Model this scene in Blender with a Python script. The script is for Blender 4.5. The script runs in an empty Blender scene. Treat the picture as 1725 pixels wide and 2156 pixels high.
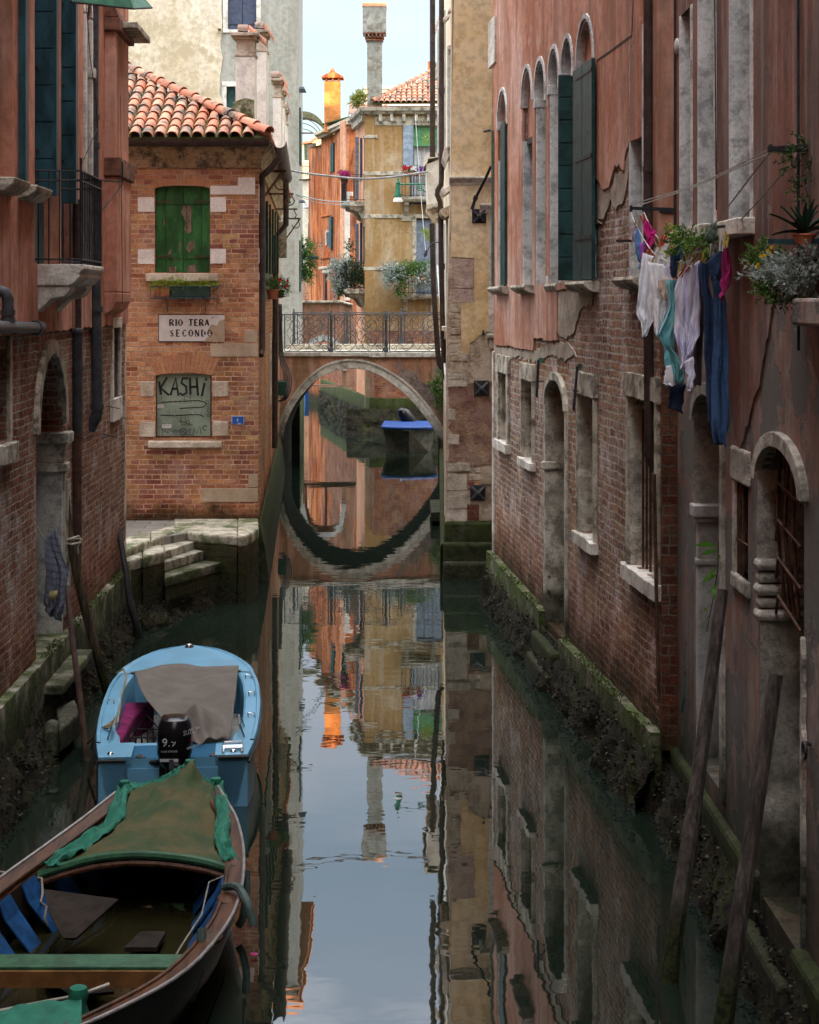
import bpy, bmesh, math, random
from mathutils import Vector, Matrix, noise as mnoise
from mathutils.geometry import tessellate_polygon
C = bpy.data.collections.new('scene'); S = bpy.context.scene; S.collection.children.link(C)
R = math.radians
# ---------------------------------------------------------------- camera, sky, sun, exposure
F, CX, HY, H = 3800.0, 862.5, 635.0, 4.5      # focal length, principal point and eye height measured on a 1725 x 2156 frame
cam = bpy.data.cameras.new('camera'); co = bpy.data.objects.new('camera', cam); C.objects.link(co); S.camera = co
co.location = (0, 0, H); co.rotation_euler = (R(90), 0, 0)
cam.sensor_fit = 'HORIZONTAL'; cam.sensor_width = 36; cam.lens = 36 * F / 1725; cam.shift_y = -(1078 - HY) / 1725
cam.clip_start = .1; cam.clip_end = 2000
S.view_settings.view_transform = 'Standard'; S.view_settings.look = 'None'; S.view_settings.exposure = 1.68; S.view_settings.gamma = 1
S.cycles.use_denoising = True; S.cycles.max_bounces = 8; S.cycles.diffuse_bounces = 5; S.cycles.glossy_bounces = 5
S.cycles.use_adaptive_sampling = True; S.cycles.caustics_reflective = False; S.cycles.caustics_refractive = False
SUN_EL, SUN_AZ = R(9), R(202 - 180)            # sun low behind the camera, a little to its right
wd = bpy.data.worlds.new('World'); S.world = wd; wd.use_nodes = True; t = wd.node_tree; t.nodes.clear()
def wn(ty, **k):
    n = t.nodes.new(ty)
    for a, b in k.items(): setattr(n, a, b)
    return n
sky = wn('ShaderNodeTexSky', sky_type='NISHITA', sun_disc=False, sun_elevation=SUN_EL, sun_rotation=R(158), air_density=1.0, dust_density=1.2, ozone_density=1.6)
tc = wn('ShaderNodeTexCoord'); sep = wn('ShaderNodeSeparateXYZ'); t.links.new(tc.outputs['Generated'], sep.inputs[0])
mp = wn('ShaderNodeMapping'); mp.inputs['Scale'].default_value = (1.0, 1.0, 3.2); t.links.new(tc.outputs['Generated'], mp.inputs[0])
nz = wn('ShaderNodeTexNoise'); nz.inputs['Scale'].default_value = 2.6; nz.inputs['Detail'].default_value = 6; nz.inputs['Roughness'].default_value = .55
t.links.new(mp.outputs[0], nz.inputs['Vector'])
cm = wn('ShaderNodeMapRange'); cm.inputs['From Min'].default_value = .42; cm.inputs['From Max'].default_value = .58; t.links.new(nz.outputs['Fac'], cm.inputs[0])
# thin cloud: denser towards the horizon; unseen overhead part brightened to light the canal
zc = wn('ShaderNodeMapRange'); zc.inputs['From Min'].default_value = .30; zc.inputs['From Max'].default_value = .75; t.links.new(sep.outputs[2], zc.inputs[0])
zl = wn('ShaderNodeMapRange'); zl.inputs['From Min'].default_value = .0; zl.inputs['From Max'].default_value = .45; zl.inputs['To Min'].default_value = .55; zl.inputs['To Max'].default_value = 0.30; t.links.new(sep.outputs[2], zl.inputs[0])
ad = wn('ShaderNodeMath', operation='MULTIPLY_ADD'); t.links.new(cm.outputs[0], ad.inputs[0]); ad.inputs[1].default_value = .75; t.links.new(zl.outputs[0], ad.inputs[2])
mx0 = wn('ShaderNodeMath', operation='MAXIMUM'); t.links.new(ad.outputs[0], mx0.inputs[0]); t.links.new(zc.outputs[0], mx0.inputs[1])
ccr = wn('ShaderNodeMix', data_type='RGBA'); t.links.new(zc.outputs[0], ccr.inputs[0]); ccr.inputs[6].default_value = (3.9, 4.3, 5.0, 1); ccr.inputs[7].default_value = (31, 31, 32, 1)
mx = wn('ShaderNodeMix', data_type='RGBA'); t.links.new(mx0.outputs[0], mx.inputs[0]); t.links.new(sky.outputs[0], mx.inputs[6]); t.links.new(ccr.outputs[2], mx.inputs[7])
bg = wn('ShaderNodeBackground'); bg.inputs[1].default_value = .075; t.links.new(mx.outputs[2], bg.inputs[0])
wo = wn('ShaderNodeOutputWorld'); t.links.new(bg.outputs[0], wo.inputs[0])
sl = bpy.data.lights.new('sun', 'SUN'); sl.energy = 3.4; sl.angle = R(.5); sl.color = (1, .62, .30); so = bpy.data.objects.new('sun', sl); C.objects.link(so)
sd = Vector((-math.sin(SUN_AZ) * math.cos(SUN_EL), math.cos(SUN_AZ) * math.cos(SUN_EL), -math.sin(SUN_EL)))   # direction the light travels
so.rotation_euler = sd.to_track_quat('-Z', 'Y').to_euler(); so.location = (10, -10, 30)

# ---------------------------------------------------------------- helpers
rnd = random.Random(7)
U = rnd.uniform
def at(px, py, Y): return Vector(((px - CX) * Y / F, Y, H - (py - HY) * Y / F))
def onz(px, py, z): return at(px, py, F * (H - z) / (py - HY))
class Wall:
    """vertical plane: u metres along d from p0, v height, w outwards along n (n faces the side given)"""
    def __init__(s, p0, p1, face):
        s.o = Vector((p0[0], p0[1], 0)); e = Vector((p1[0], p1[1], 0)) - s.o; s.L = e.length; s.d = e.normalized()
        n = Vector((-s.d.y, s.d.x, 0)); s.n = n if n.dot(Vector(face + (0,))) > 0 else -n
    def P(s, u, v, w=0): return s.o + s.d * u + s.n * w + Vector((0, 0, v))
    def uv(s, px, py, w=0):
        r = Vector(((px - CX) / F, 1, -(py - HY) / F)); c = Vector((0, 0, H)); o = s.o + s.n * w
        k = (o - c).dot(s.n) / r.dot(s.n); q = c + r * k
        return ((q - s.o).dot(s.d), q.z)
    def us(s, px): return s.uv(px, HY)[0]
    def pts(s, l, w=0): return [s.uv(a, b, w) for a, b in l]
SPLIT = set('window_reveal flaked_paint window_frame cable shutter flue_band hinge batten wall_hook window_jamb laundry_bracket awning_rail window_bar shutter_catch sticker tie_rod slate_ledge window_sill string_course rubbing_strake capital door_jamb window_surround cornice_bracket brick_patch impost hoop copper_flap iron_stay lower_wall plinth roof_cornice pulley bar trough pier conduit boarding_ladder side_canopy door_pilaster chimney_cap frame_board board'.split())
XY = Wall((0, 0), (1, 0), (0, -1))
def smoothy(*a): pass
class MB:
    def __init__(s): s.v = []; s.f = []
    def add(s, vs, fs):
        n = len(s.v); s.v += [Vector(v) for v in vs]; s.f += [tuple(i + n for i in f) for f in fs]; return s
    def box(s, W, u0, u1, v0, v1, w0, w1):
        vs = [W.P(u, v, w) for u in (u0, u1) for v in (v0, v1) for w in (w0, w1)]
        return s.add(vs, [(0, 1, 3, 2), (4, 6, 7, 5), (0, 4, 5, 1), (2, 3, 7, 6), (0, 2, 6, 4), (1, 5, 7, 3)])
    def bx(s, x0, x1, y0, y1, z0, z1):
        return s.box(XY, x0, x1, z0, z1, -y1, -y0)
    def panel(s, W, outer, holes=(), w0=-.3, w1=0, back=True):
        polys = [[Vector((a, b, 0)) for a, b in outer]] + [[Vector((a, b, 0)) for a, b in h] for h in holes]
        tri = tessellate_polygon(polys); flat = [p for q in polys for p in q]; n = len(flat)
        fr = [W.P(p.x, p.y, w1) for p in flat]; bk = [W.P(p.x, p.y, w0) for p in flat]
        fs = [tuple(x) for x in tri]
        if back: fs += [tuple(n + i for i in reversed(x)) for x in tri]
        k = 0
        for q in polys:
            m = len(q)
            for i in range(m): fs.append((k + i, k + (i + 1) % m, n + k + (i + 1) % m, n + k + i))
            k += m
        return s.add(fr + bk, fs)
    def prism(s, pts, vec):
        n = len(pts); vec = Vector(vec)
        return s.add(list(pts) + [Vector(p) + vec for p in pts], [tuple(range(n)), tuple(range(2 * n - 1, n - 1, -1))] + [(i, (i + 1) % n, n + (i + 1) % n, n + i) for i in range(n)])
    def loft(s, rings, closed=True, caps=True):
        m = len(rings[0]); vs = [p for r in rings for p in r]; fs = []
        for i in range(len(rings) - 1):
            for j in range(m if closed else m - 1):
                a = i * m + j; b = i * m + (j + 1) % m; fs.append((a, b, b + m, a + m))
        if caps and closed: fs += [tuple(range(m)), tuple(range(len(vs) - 1, len(vs) - m - 1, -1))]
        return s.add(vs, fs)
    def tube(s, path, r, n=8, caps=True):
        path = [Vector(p) for p in path]; rs = r if isinstance(r, (list, tuple)) else [r] * len(path); rings = []; up = None
        for i, p in enumerate(path):
            tg = (path[min(i + 1, len(path) - 1)] - path[max(i - 1, 0)]).normalized()
            if up is None: up = tg.orthogonal().normalized()
            up = (up - tg * up.dot(tg)); up = up.normalized() if up.length > 1e-5 else tg.orthogonal().normalized()
            sd_ = tg.cross(up)
            rings.append([p + (up * math.cos(a) + sd_ * math.sin(a)) * rs[i] for a in [2 * math.pi * k / n for k in range(n)]])
        return s.loft(rings, True, caps)
    def lathe(s, c, prof, n=12, ax=Vector((0, 0, 1))):
        c = Vector(c); a_ = ax.orthogonal().normalized(); b_ = ax.cross(a_)
        return s.loft([[c + ax * z + (a_ * math.cos(2 * math.pi * k / n) + b_ * math.sin(2 * math.pi * k / n)) * r for k in range(n)] for r, z in prof])
    def ball(s, c, r, n=8):
        r = r if isinstance(r, (tuple, list)) else (r, r, r); c = Vector(c); rings = []
        for i in range(n // 2 + 1):
            th = math.pi * (i + .02) / (n // 2 + .04)
            rings.append([c + Vector((r[0] * math.sin(th) * math.cos(a), r[1] * math.sin(th) * math.sin(a), r[2] * math.cos(th))) for a in [2 * math.pi * k / n for k in range(n)]])
        return s.loft(rings)
    def grid(s, fn, nu, nv, thick=0):
        vs = [fn(i / nu, j / nv) for j in range(nv + 1) for i in range(nu + 1)]; fs = []
        for j in range(nv):
            for i in range(nu): a = j * (nu + 1) + i; fs.append((a, a + 1, a + nu + 2, a + nu + 1))
        return s.add(vs, fs)
    def ribbon(s, W, l, wd, w0, w1, px=True):
        """a painted or inlaid stroke: polyline (pixels or uv) of given width on wall W"""
        q = [Vector(W.uv(*p) if px else p).to_2d() if False else Vector((W.uv(*p) if px else p)) for p in l]
        q = [Vector((a.x, a.y)) for a in q]; L_ = []; R_ = []
        for i, p in enumerate(q):
            tg = (q[min(i + 1, len(q) - 1)] - q[max(i - 1, 0)]).normalized(); nn = Vector((-tg.y, tg.x)) * wd / 2
            L_.append(p + nn); R_.append(p - nn)
        for i in range(len(q) - 1):
            c = [L_[i], L_[i + 1], R_[i + 1], R_[i]]
            s.add([W.P(a.x, a.y, w) for w in (w0, w1) for a in c], [(0, 1, 2, 3), (7, 6, 5, 4), (0, 4, 5, 1), (1, 5, 6, 2), (2, 6, 7, 3), (3, 7, 4, 0)])
        return s
    def leaf(s, p, d, L, w, bend=.3, nrm=None):
        d = d.normalized(); sd_ = d.cross(nrm or Vector((U(-1, 1), U(-1, 1), U(-1, 1)))); sd_ = sd_.normalized() if sd_.length > .01 else d.orthogonal().normalized()
        up = sd_.cross(d); m = p + d * L * .5 + up * bend * L * .15; e = p + d * L - up * bend * L * .25
        return s.add([p, m + sd_ * w / 2, e, m - sd_ * w / 2, m + up * .001], [(0, 1, 4), (1, 2, 4), (2, 3, 4), (3, 0, 4)])
    def islands(s):
        par = list(range(len(s.v)))
        def fd(i):
            while par[i] != i: par[i] = par[par[i]]; i = par[i]
            return i
        for f in s.f:
            for k in f[1:]: par[fd(k)] = fd(f[0])
        out = {}
        for f in s.f: out.setdefault(fd(f[0]), []).append(f)
        res = []
        for fs in out.values():
            ix = sorted({i for f in fs for i in f}); mp_ = {a: b for b, a in enumerate(ix)}; q = MB(); q.v = [s.v[i] for i in ix]; q.f = [tuple(mp_[i] for i in f) for f in fs]; res.append(q)
        return res
    def build(s, name, mat, parent=None, W=None, smooth=False, bevel=0, solid=0, sub=0, rough=0):
        if parent is not None and name in SPLIT:
            q = s.islands()
            if 1 < len(q) <= 24:
                r = [x.build1(name, mat, parent, W, smooth, bevel, solid, sub) for x in q]; return r[0]
        return s.build1(name, mat, parent, W, smooth, bevel, solid, sub)
    def build1(s, name, mat, parent=None, W=None, smooth=False, bevel=0, solid=0, sub=0, rough=0):
        me = bpy.data.meshes.new(name); root = parent
        while root is not None and root.parent: root = root.parent
        off = root.location.copy() if root is not None else Vector()
        me.from_pydata([v - off for v in s.v], [], s.f)
        bm = bmesh.new(); bm.from_mesh(me); bmesh.ops.recalc_face_normals(bm, faces=bm.faces) if not solid else None
        d = W.d if W else Vector((1, 0, 0)); n_ = W.n if W else Vector((0, -1, 0)); z = Vector((0, 0, 1))
        ul = bm.loops.layers.uv.new('UVMap')
        for f in bm.faces:
            n = f.normal; a, b, c = abs(n.dot(d)), abs(n.dot(z)), abs(n.dot(n_)); f.smooth = smooth
            for l in f.loops:
                p = l.vert.co + off; p = p - W.o if W else p
                if c >= a and c >= b: q = (p.dot(d), p.z)
                elif a >= b: q = (p.dot(n_) + .11, p.z)
                else: q = (p.dot(d), p.dot(n_))
                l[ul].uv = q
        bm.to_mesh(me); bm.free()
        if mat: me.materials.append(mat)
        o = bpy.data.objects.new(name, me); C.objects.link(o); o.parent = parent
        if bevel: b = o.modifiers.new('b', 'BEVEL'); b.width = bevel; b.segments = 2; b.limit_method = 'ANGLE'; b.angle_limit = R(35)
        if solid: b = o.modifiers.new('s', 'SOLIDIFY'); b.thickness = solid; b.offset = 0
        if sub: b = o.modifiers.new('u', 'SUBSURF'); b.levels = b.render_levels = sub
        if smooth and not sub and hasattr(me, 'set_sharp_from_angle'): me.set_sharp_from_angle(angle=R(40))
        return o
def tag(o, label, cat, group=None, kind=None):
    if label: o['label'] = label
    if cat: o['category'] = cat
    if group: o['group'] = group
    if kind: o['kind'] = kind
    return o
def thing(name, label, cat, loc=(0, 0, 0), group=None):
    o = bpy.data.objects.new(name, None); o.empty_display_size = .2; C.objects.link(o); o.location = loc
    return tag(o, label, cat, group)
def struct(o): o['kind'] = 'structure'; return o
def dup(root, loc, label=None, rz=0):
    def cp(o, par):
        c = o.copy(); C.objects.link(c); c.parent = par
        for ch in [x for x in C.objects if x.parent == o]: cp(ch, c)
        return c
    r = cp(root, None); r.location = loc; r.rotation_euler.z = rz
    if label: r['label'] = label
    return r
def rect(u0, u1, v0, v1): return [(u0, v0), (u1, v0), (u1, v1), (u0, v1)]
def arch(u0, u1, v0, vs, rise=None, n=10):
    c = (u0 + u1) / 2; r = (u1 - u0) / 2; rise = r if rise is None else rise
    return [(u0, v0), (u1, v0)] + [(c + r * math.cos(a), vs + rise * math.sin(a)) for a in [math.pi * k / n for k in range(n + 1)]]
def ragged(pts, amp, step, seed=0):
    """subdivide a polyline and shake it"""
    out = []
    for i in range(len(pts) - 1):
        a, b = Vector(pts[i]), Vector(pts[i + 1]); n = max(1, int((b - a).length / step))
        for k in range(n):
            p = a.lerp(b, k / n); q = Vector((p.x * 7 + seed, p.y * 7, seed)); p2 = Vector((p.x * 23 + seed, p.y * 23, seed + 5))
            out.append((p.x + amp * (mnoise.noise(q) + .6 * mnoise.noise(p2)), p.y + amp * (mnoise.noise(q + Vector((9, 9, 9))) + .6 * mnoise.noise(p2 + Vector((3, 3, 3))))))
    out.append(tuple(pts[-1])); return out

# ---------------------------------------------------------------- materials
class NT:
    def __init__(s, name):
        s.m = bpy.data.materials.new(name); s.m.use_nodes = True; s.t = s.m.node_tree; s.b = s.t.nodes['Principled BSDF']
        g = s.N('ShaderNodeNewGeometry'); s.pos = g.outputs['Position']; s.isl = g.outputs['Random Per Island']; s.nor = g.outputs['Normal']
        s.uv = s.N('ShaderNodeTexCoord').outputs['UV']
    def N(s, ty, **k):
        n = s.t.nodes.new(ty)
        for a, b in k.items(): setattr(n, a, b)
        return n
    def L(s, a, sock):
        if hasattr(a, 'is_linked') or hasattr(a, 'links'): s.t.links.new(a, sock)
        else:
            if sock.type == 'RGBA' and not isinstance(a, (int, float)): a = tuple(a) + ((1,) if len(a) == 3 else ())
            sock.default_value = a
    def noise(s, sc, det=4, ro=.55, vec=None, dist=0, mp=None):
        n = s.N('ShaderNodeTexNoise'); n.inputs['Scale'].default_value = sc; n.inputs['Detail'].default_value = det; n.inputs['Roughness'].default_value = ro; n.inputs['Distortion'].default_value = dist
        vec = s.pos if vec is None else vec
        if mp: m_ = s.N('ShaderNodeMapping'); s.L(vec, m_.inputs[0]); m_.inputs['Scale'].default_value = mp; vec = m_.outputs[0]
        s.L(vec, n.inputs['Vector']); s.lastc = n.outputs['Color']; return n.outputs['Fac']
    def ramp(s, f, st, interp='LINEAR'):
        n = s.N('ShaderNodeValToRGB'); e = n.color_ramp.elements; n.color_ramp.interpolation = interp
        for i, (p, c) in enumerate(st):
            x = e[i] if i < 2 else e.new(p); x.position = p; x.color = tuple(c) + (1,)
        s.L(f, n.inputs[0]); return n.outputs[0]
    def mix(s, f, a, b, bl='MIX'):
        n = s.N('ShaderNodeMix', data_type='RGBA', blend_type=bl); s.L(f, n.inputs[0]); s.L(a, n.inputs[6]); s.L(b, n.inputs[7]); return n.outputs[2]
    def m_(s, op, a, b=0.0, c=None, cl=False):
        n = s.N('ShaderNodeMath', operation=op, use_clamp=cl); s.L(a, n.inputs[0]); s.L(b, n.inputs[1])
        if c is not None: s.L(c, n.inputs[2])
        return n.outputs[0]
    def mr(s, v, a, b, c=0.0, d=1.0):
        n = s.N('ShaderNodeMapRange'); s.L(v, n.inputs[0])
        for i, x in enumerate((a, b, c, d)): n.inputs[i + 1].default_value = x
        return n.outputs[0]
    def z(s):
        n = s.N('ShaderNodeSeparateXYZ'); s.L(s.pos, n.inputs[0]); return n.outputs[2]
    def out(s, col, ro=.85, h=None, st=.4, dist=.02, metal=0, spec=None):
        s.L(col, s.b.inputs['Base Color']); s.L(ro, s.b.inputs['Roughness']); s.b.inputs['Metallic'].default_value = metal
        if spec is not None: s.b.inputs['Specular IOR Level'].default_value = spec
        if h is not None:
            b = s.N('ShaderNodeBump'); b.inputs['Strength'].default_value = st; b.inputs['Distance'].default_value = dist; s.L(h, b.inputs['Height']); s.L(b.outputs[0], s.b.inputs['Normal'])
        return s.m
def green(n, col, lo, hi, cg=(.027, .034, .012), amt=.85):
    """algae growing up from the waterline (by height; one wall carries it higher as painted darkness)"""
    z = n.z(); w = n.noise(1.6, 5, .65); zz = n.m_('ADD', z, n.m_('MULTIPLY', n.m_('SUBTRACT', w, .5), -1.2))
    g2 = n.mix(n.mr(n.noise(9, 4, .7), .4, .62), cg, (cg[0] * .35, cg[1] * .33, cg[2] * .6))
    col = n.mix(n.mr(zz, lo, hi, amt, 0), col, g2)
    return n.mix(n.mr(n.m_('ADD', z, n.m_('MULTIPLY', w, .35)), .42, .62, .93, 0), col, n.mix(n.mr(n.noise(22, 4, .7), .42, .6), (.018, .020, .012), (.05, .052, .03)))
def brick(name, pal, mortar, wear=(.5, .46, .42), wearamt=.35, patch=None, gl=.5, gh=1.25, dist=.012, st=.9, red=True, bw=.25, rh=.079, mw=.010, bd=.04):
    n = NT(name)
    dn = n.noise(3.2, 3, .6, n.uv); dc = n.lastc
    ms = n.N('ShaderNodeVectorMath', operation='MULTIPLY_ADD'); n.L(dc, ms.inputs[0]); ms.inputs[1].default_value = (dist * 2, dist * 2, 0); n.L(n.uv, ms.inputs[2])
    n.noise(19, 2, .5, n.uv); ms2 = n.N('ShaderNodeVectorMath', operation='MULTIPLY_ADD'); n.L(n.lastc, ms2.inputs[0]); ms2.inputs[1].default_value = (dist, dist, 0); n.L(ms.outputs[0], ms2.inputs[2])
    b = n.N('ShaderNodeTexBrick'); n.L(ms2.outputs[0], b.inputs['Vector']); b.offset = .5; b.squash = .55; b.squash_frequency = 3
    b.inputs['Scale'].default_value = 1; b.inputs['Brick Width'].default_value = bw; b.inputs['Row Height'].default_value = rh; b.inputs['Mortar Size'].default_value = mw; b.inputs['Mortar Smooth'].default_value = .35
    b.inputs['Color1'].default_value = (0, 0, 0, 1); b.inputs['Color2'].default_value = (1, 1, 1, 1); b.inputs['Mortar'].default_value = (.5, .5, .5, 1)
    k = len(pal); col = n.ramp(b.outputs['Color'], [(i / (k - 1), c) for i, c in enumerate(pal)])
    if patch: col = n.mix(n.mr(n.noise(.42, 4, .6), .46, .56), col, n.ramp(b.outputs['Color'], [(i / (len(patch) - 1), c) for i, c in enumerate(patch)]))
    fine = n.noise(45, 4, .7); col = n.mix(n.mr(fine, .40, .60, 0, .6), col, n.mix(1, col, (.42, .40, .38), 'MULTIPLY'))
    blot = n.noise(1.1, 6, .7); col = n.mix(n.mr(blot, .45, .60, 0, .6), col, n.mix(1, col, (.40, .37, .34), 'MULTIPLY'))
    mc = n.mix(n.mr(n.noise(6, 3, .6), .35, .65), mortar, (mortar[0] * .5, mortar[1] * .48, mortar[2] * .45))
    mor = n.m_('MAXIMUM', b.outputs['Fac'], n.mr(n.noise(5.2, 6, .72), .61, .70, 0, .75))
    col = n.mix(mor, col, mc)
    eff = n.m_('MULTIPLY', n.mr(n.noise(2.3, 7, .72), .50, .66), n.mr(n.noise(30, 3, .6), .32, .55)); col = n.mix(n.m_('MULTIPLY', eff, wearamt), col, wear)
    if red: col = n.mix(n.mr(n.m_('ADD', n.z(), n.m_('MULTIPLY', n.noise(1.2, 4), .8)), 1.3, 2.1, .5, 0), col, n.mix(1, col, (1.2, .65, .5), 'MULTIPLY'))
    col = green(n, col, gl, gh)
    h = n.m_('ADD', n.m_('MULTIPLY', b.outputs['Fac'], -1), n.m_('ADD', n.m_('MULTIPLY', fine, .35), n.m_('ADD', n.m_('MULTIPLY', n.noise(12, 4, .7), .9), n.m_('MULTIPLY', b.outputs['Color'], .35))))
    return n.out(col, .92, h, st, bd, spec=.08)
def plaster(name, c1, c2, c3, stain=(.12, .09, .07), stamt=.5, peel=None, peelr=(.62, .66), gl=.3, gh=1.0, streak=True, bst=.35, crack=True):
    n = NT(name)
    a = n.noise(.55, 6, .62); col = n.ramp(a, [(.40, c1), (.5, c2), (.60, c3)])
    col = n.mix(n.mr(n.noise(7, 6, .7), .44, .62, 0, .6), col, n.mix(1, col, (.55, .52, .50), 'MULTIPLY'))
    if streak:
        s_ = n.noise(1.0, 6, .65, mp=(3.0, 3.0, .6)); col = n.mix(n.m_('MULTIPLY', n.mr(s_, .46, .60), stamt), col, stain)
        s2 = n.noise(1.0, 5, .6, mp=(6, 6, .5)); col = n.mix(n.mr(s2, .50, .64, 0, .4), col, n.mix(.5, col, (.62, .55, .5)))
    h = n.m_('ADD', n.m_('MULTIPLY', n.noise(3, 6, .6), .8), n.m_('MULTIPLY', n.noise(40, 4, .7), .25))
    if peel:
        pm = n.mr(n.noise(1.5, 8, .68), peelr[0], peelr[1]); col = n.mix(pm, col, peel); h = n.m_('SUBTRACT', h, n.m_('MULTIPLY', pm, .6))
    if crack:
        v = n.N('ShaderNodeTexVoronoi', feature='DISTANCE_TO_EDGE'); v.inputs['Scale'].default_value = .55
        n.noise(1.3, 5, .7); wv = n.N('ShaderNodeVectorMath', operation='MULTIPLY_ADD'); n.L(n.lastc, wv.inputs[0]); wv.inputs[1].default_value = (1.4, 1.4, 1.4); n.L(n.pos, wv.inputs[2]); n.L(wv.outputs[0], v.inputs['Vector'])
        cm_ = n.m_('MULTIPLY', n.mr(v.outputs['Distance'], 0, .006, 1, 0), n.mr(n.noise(.9, 3), .5, .6)); col = n.mix(n.m_('MULTIPLY', cm_, .7), col, (.05, .04, .03))
    col = green(n, col, gl, gh)
    return n.out(col, .9, h, bst, .02, spec=.10)
def stone(name, c1, c2, dirt=(.09, .08, .06), amt=.6, gl=.3, gh=1.0, bst=.6, pit=True, moss=0, sc=1.0):
    n = NT(name); a = n.noise(1.8 * sc, 6, .65); col = n.mix(n.mr(a, .43, .57), c1, c2)
    col = n.mix(n.m_('MULTIPLY', n.mr(n.noise(4.5 * sc, 7, .74), .47, .60), amt), col, dirt)
    col = n.mix(n.mr(n.noise(38, 4, .7), .45, .7, 0, .3), col, (.05, .045, .035))
    if moss: col = n.mix(n.mr(n.noise(2.6, 6, .7), .5 - moss * .15, .62 - moss * .1, 0, .85), col, (.06, .09, .02))
    col = green(n, col, gl, gh)
    h = n.m_('ADD', n.noise(7 * sc, 7, .7), n.m_('MULTIPLY', n.noise(2.2 * sc, 4, .6), 1.5))
    return n.out(col, .85, h, bst, .035, spec=.12)
def paint(name, c, ro=.5, var=.25, wear=None, wr=(.6, .66), metal=0, bst=.2, sc=8, grain=None, dist=.006, spec=.22):
    n = NT(name); mp_ = grain
    a = n.noise(sc, 5, .65, mp=mp_); col = n.mix(n.mr(a, .40, .60, 0, 1), tuple(x * (1 - var) for x in c), tuple(min(1, x * (1 + var)) for x in c)); h = n.noise(sc * 5, 4, .65, mp=mp_)
    if wear: pm = n.mr(n.noise(sc * .6, 7, .72, mp=mp_), wr[0], wr[1]); col = n.mix(pm, col, wear); h = n.m_('SUBTRACT', h, pm); ro = n.mix(pm, (ro,) * 3, (.9,) * 3)
    return n.out(col, ro, h, bst, dist, metal, spec)
def foliage(name, a, b, c):
    n = NT(name); col = n.ramp(n.isl, [(0, a), (.5, b), (1, c)]); m = n.out(col, .6, spec=.3)
    n.b.inputs['Transmission Weight'].default_value = 0
    tr = n.N('ShaderNodeBsdfTranslucent'); n.L(col, tr.inputs[0]); mxs = n.N('ShaderNodeMixShader'); mxs.inputs[0].default_value = .25
    n.t.links.new(n.b.outputs[0], mxs.inputs[1]); n.t.links.new(tr.outputs[0], mxs.inputs[2]); n.t.links.new(mxs.outputs[0], n.t.nodes['Material Output'].inputs[0]); return m
def flat(name, c, ro=.7, metal=0, e=0):
    n = NT(name); return n.out(c, ro, None, metal=metal)
m = {}
OR = [(.58, .24, .12), (.76, .40, .19), (.66, .30, .15), (.82, .50, .28), (.46, .17, .09), (.72, .37, .18)]
RD = [(.30, .10, .06), (.42, .17, .09), (.27, .09, .065), (.50, .24, .11), (.34, .13, .09)]
PU = [(.40, .23, .18), (.56, .35, .26), (.26, .13, .105), (.68, .49, .35), (.44, .22, .16), (.62, .48, .33)]
m['brick_house'] = brick('orange_brick', OR, (.66, .44, .31), patch=[(.34, .12, .08), (.56, .29, .12), (.44, .19, .14), (.28, .10, .08), (.68, .46, .20)], wear=(.55, .45, .38), wearamt=.35, gl=1.0, gh=1.3, st=.7)
m['brick_left'] = brick('worn_red_brick', [(.32, .13, .085), (.42, .19, .12), (.26, .10, .07), (.46, .25, .15), (.36, .16, .11)], (.50, .42, .34), wear=(.68, .64, .60), wearamt=.75, gl=.6, gh=1.3, dist=.024, st=1, mw=.012, bd=.07)
m['brick_right'] = brick('salt_stained_brick', PU, (.66, .58, .49), patch=[(.48, .22, .13), (.66, .40, .22), (.38, .17, .11), (.70, .50, .29)], wear=(.80, .74, .74), wearamt=.85, gl=.7, gh=1.35, dist=.034, st=1, mw=.013, bd=.09, bw=.27, rh=.084)
m['brick_bright'] = brick('bright_brick', RD, (.25, .22, .18), gl=.5, gh=1.2)
m['pink_left'] = plaster('salmon_plaster', (.46, .19, .12), (.54, .245, .165), (.60, .31, .22), stain=(.20, .085, .05), stamt=.7, bst=.5)
m['pink_right'] = plaster('faded_pink_plaster', (.44, .175, .10), (.55, .27, .18), (.64, .40, .32), stain=(.28, .15, .10), stamt=.7, peel=(.56, .40, .33), peelr=(.60, .70), bst=.5)
m['red_plaster'] = plaster('brown_red_plaster', (.17, .080, .056), (.27, .128, .092), (.28, .185, .16), stain=(.11, .085, .08), stamt=.75, peel=(.30, .26, .22), peelr=(.66, .68), bst=.6)
m['grey_pink'] = plaster('peeled_grey_pink_plaster', (.24, .20, .18), (.37, .32, .295), (.18, .165, .155), stain=(.28, .15, .11), stamt=.8, peel=(.17, .17, .158), peelr=(.50, .53), bst=.9, gl=.5, gh=1.7)  # algae band taken higher than the growth to darken the wall base
m['grey_wall'] = plaster('grey_green_plaster', (.30, .31, .27), (.33, .34, .30), (.36, .37, .33), stain=(.27, .26, .22), stamt=.25)
m['cream_wall'] = plaster('peeling_cream_plaster', (.58, .50, .35), (.66, .59, .45), (.70, .65, .53), stain=(.44, .37, .25), stamt=.35, peel=(.44, .37, .25), peelr=(.50, .60))
m['tan_wall'] = plaster('ochre_tan_plaster', (.34, .22, .095), (.42, .30, .155), (.46, .37, .25), stain=(.33, .20, .08), stamt=.7)
m['orange_wall'] = plaster('orange_plaster', (.44, .12, .035), (.54, .17, .055), (.58, .21, .075), stain=(.14, .045, .02), stamt=.9)
m['apricot_wall'] = plaster('apricot_plaster', (.62, .30, .17), (.68, .35, .21), (.72, .40, .25), stain=(.45, .25, .15), stamt=.3)
m['pale_wall'] = plaster('pale_cream_plaster', (.72, .64, .46), (.78, .71, .54), (.80, .74, .58), stain=(.6, .5, .35), stamt=.3)
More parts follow.
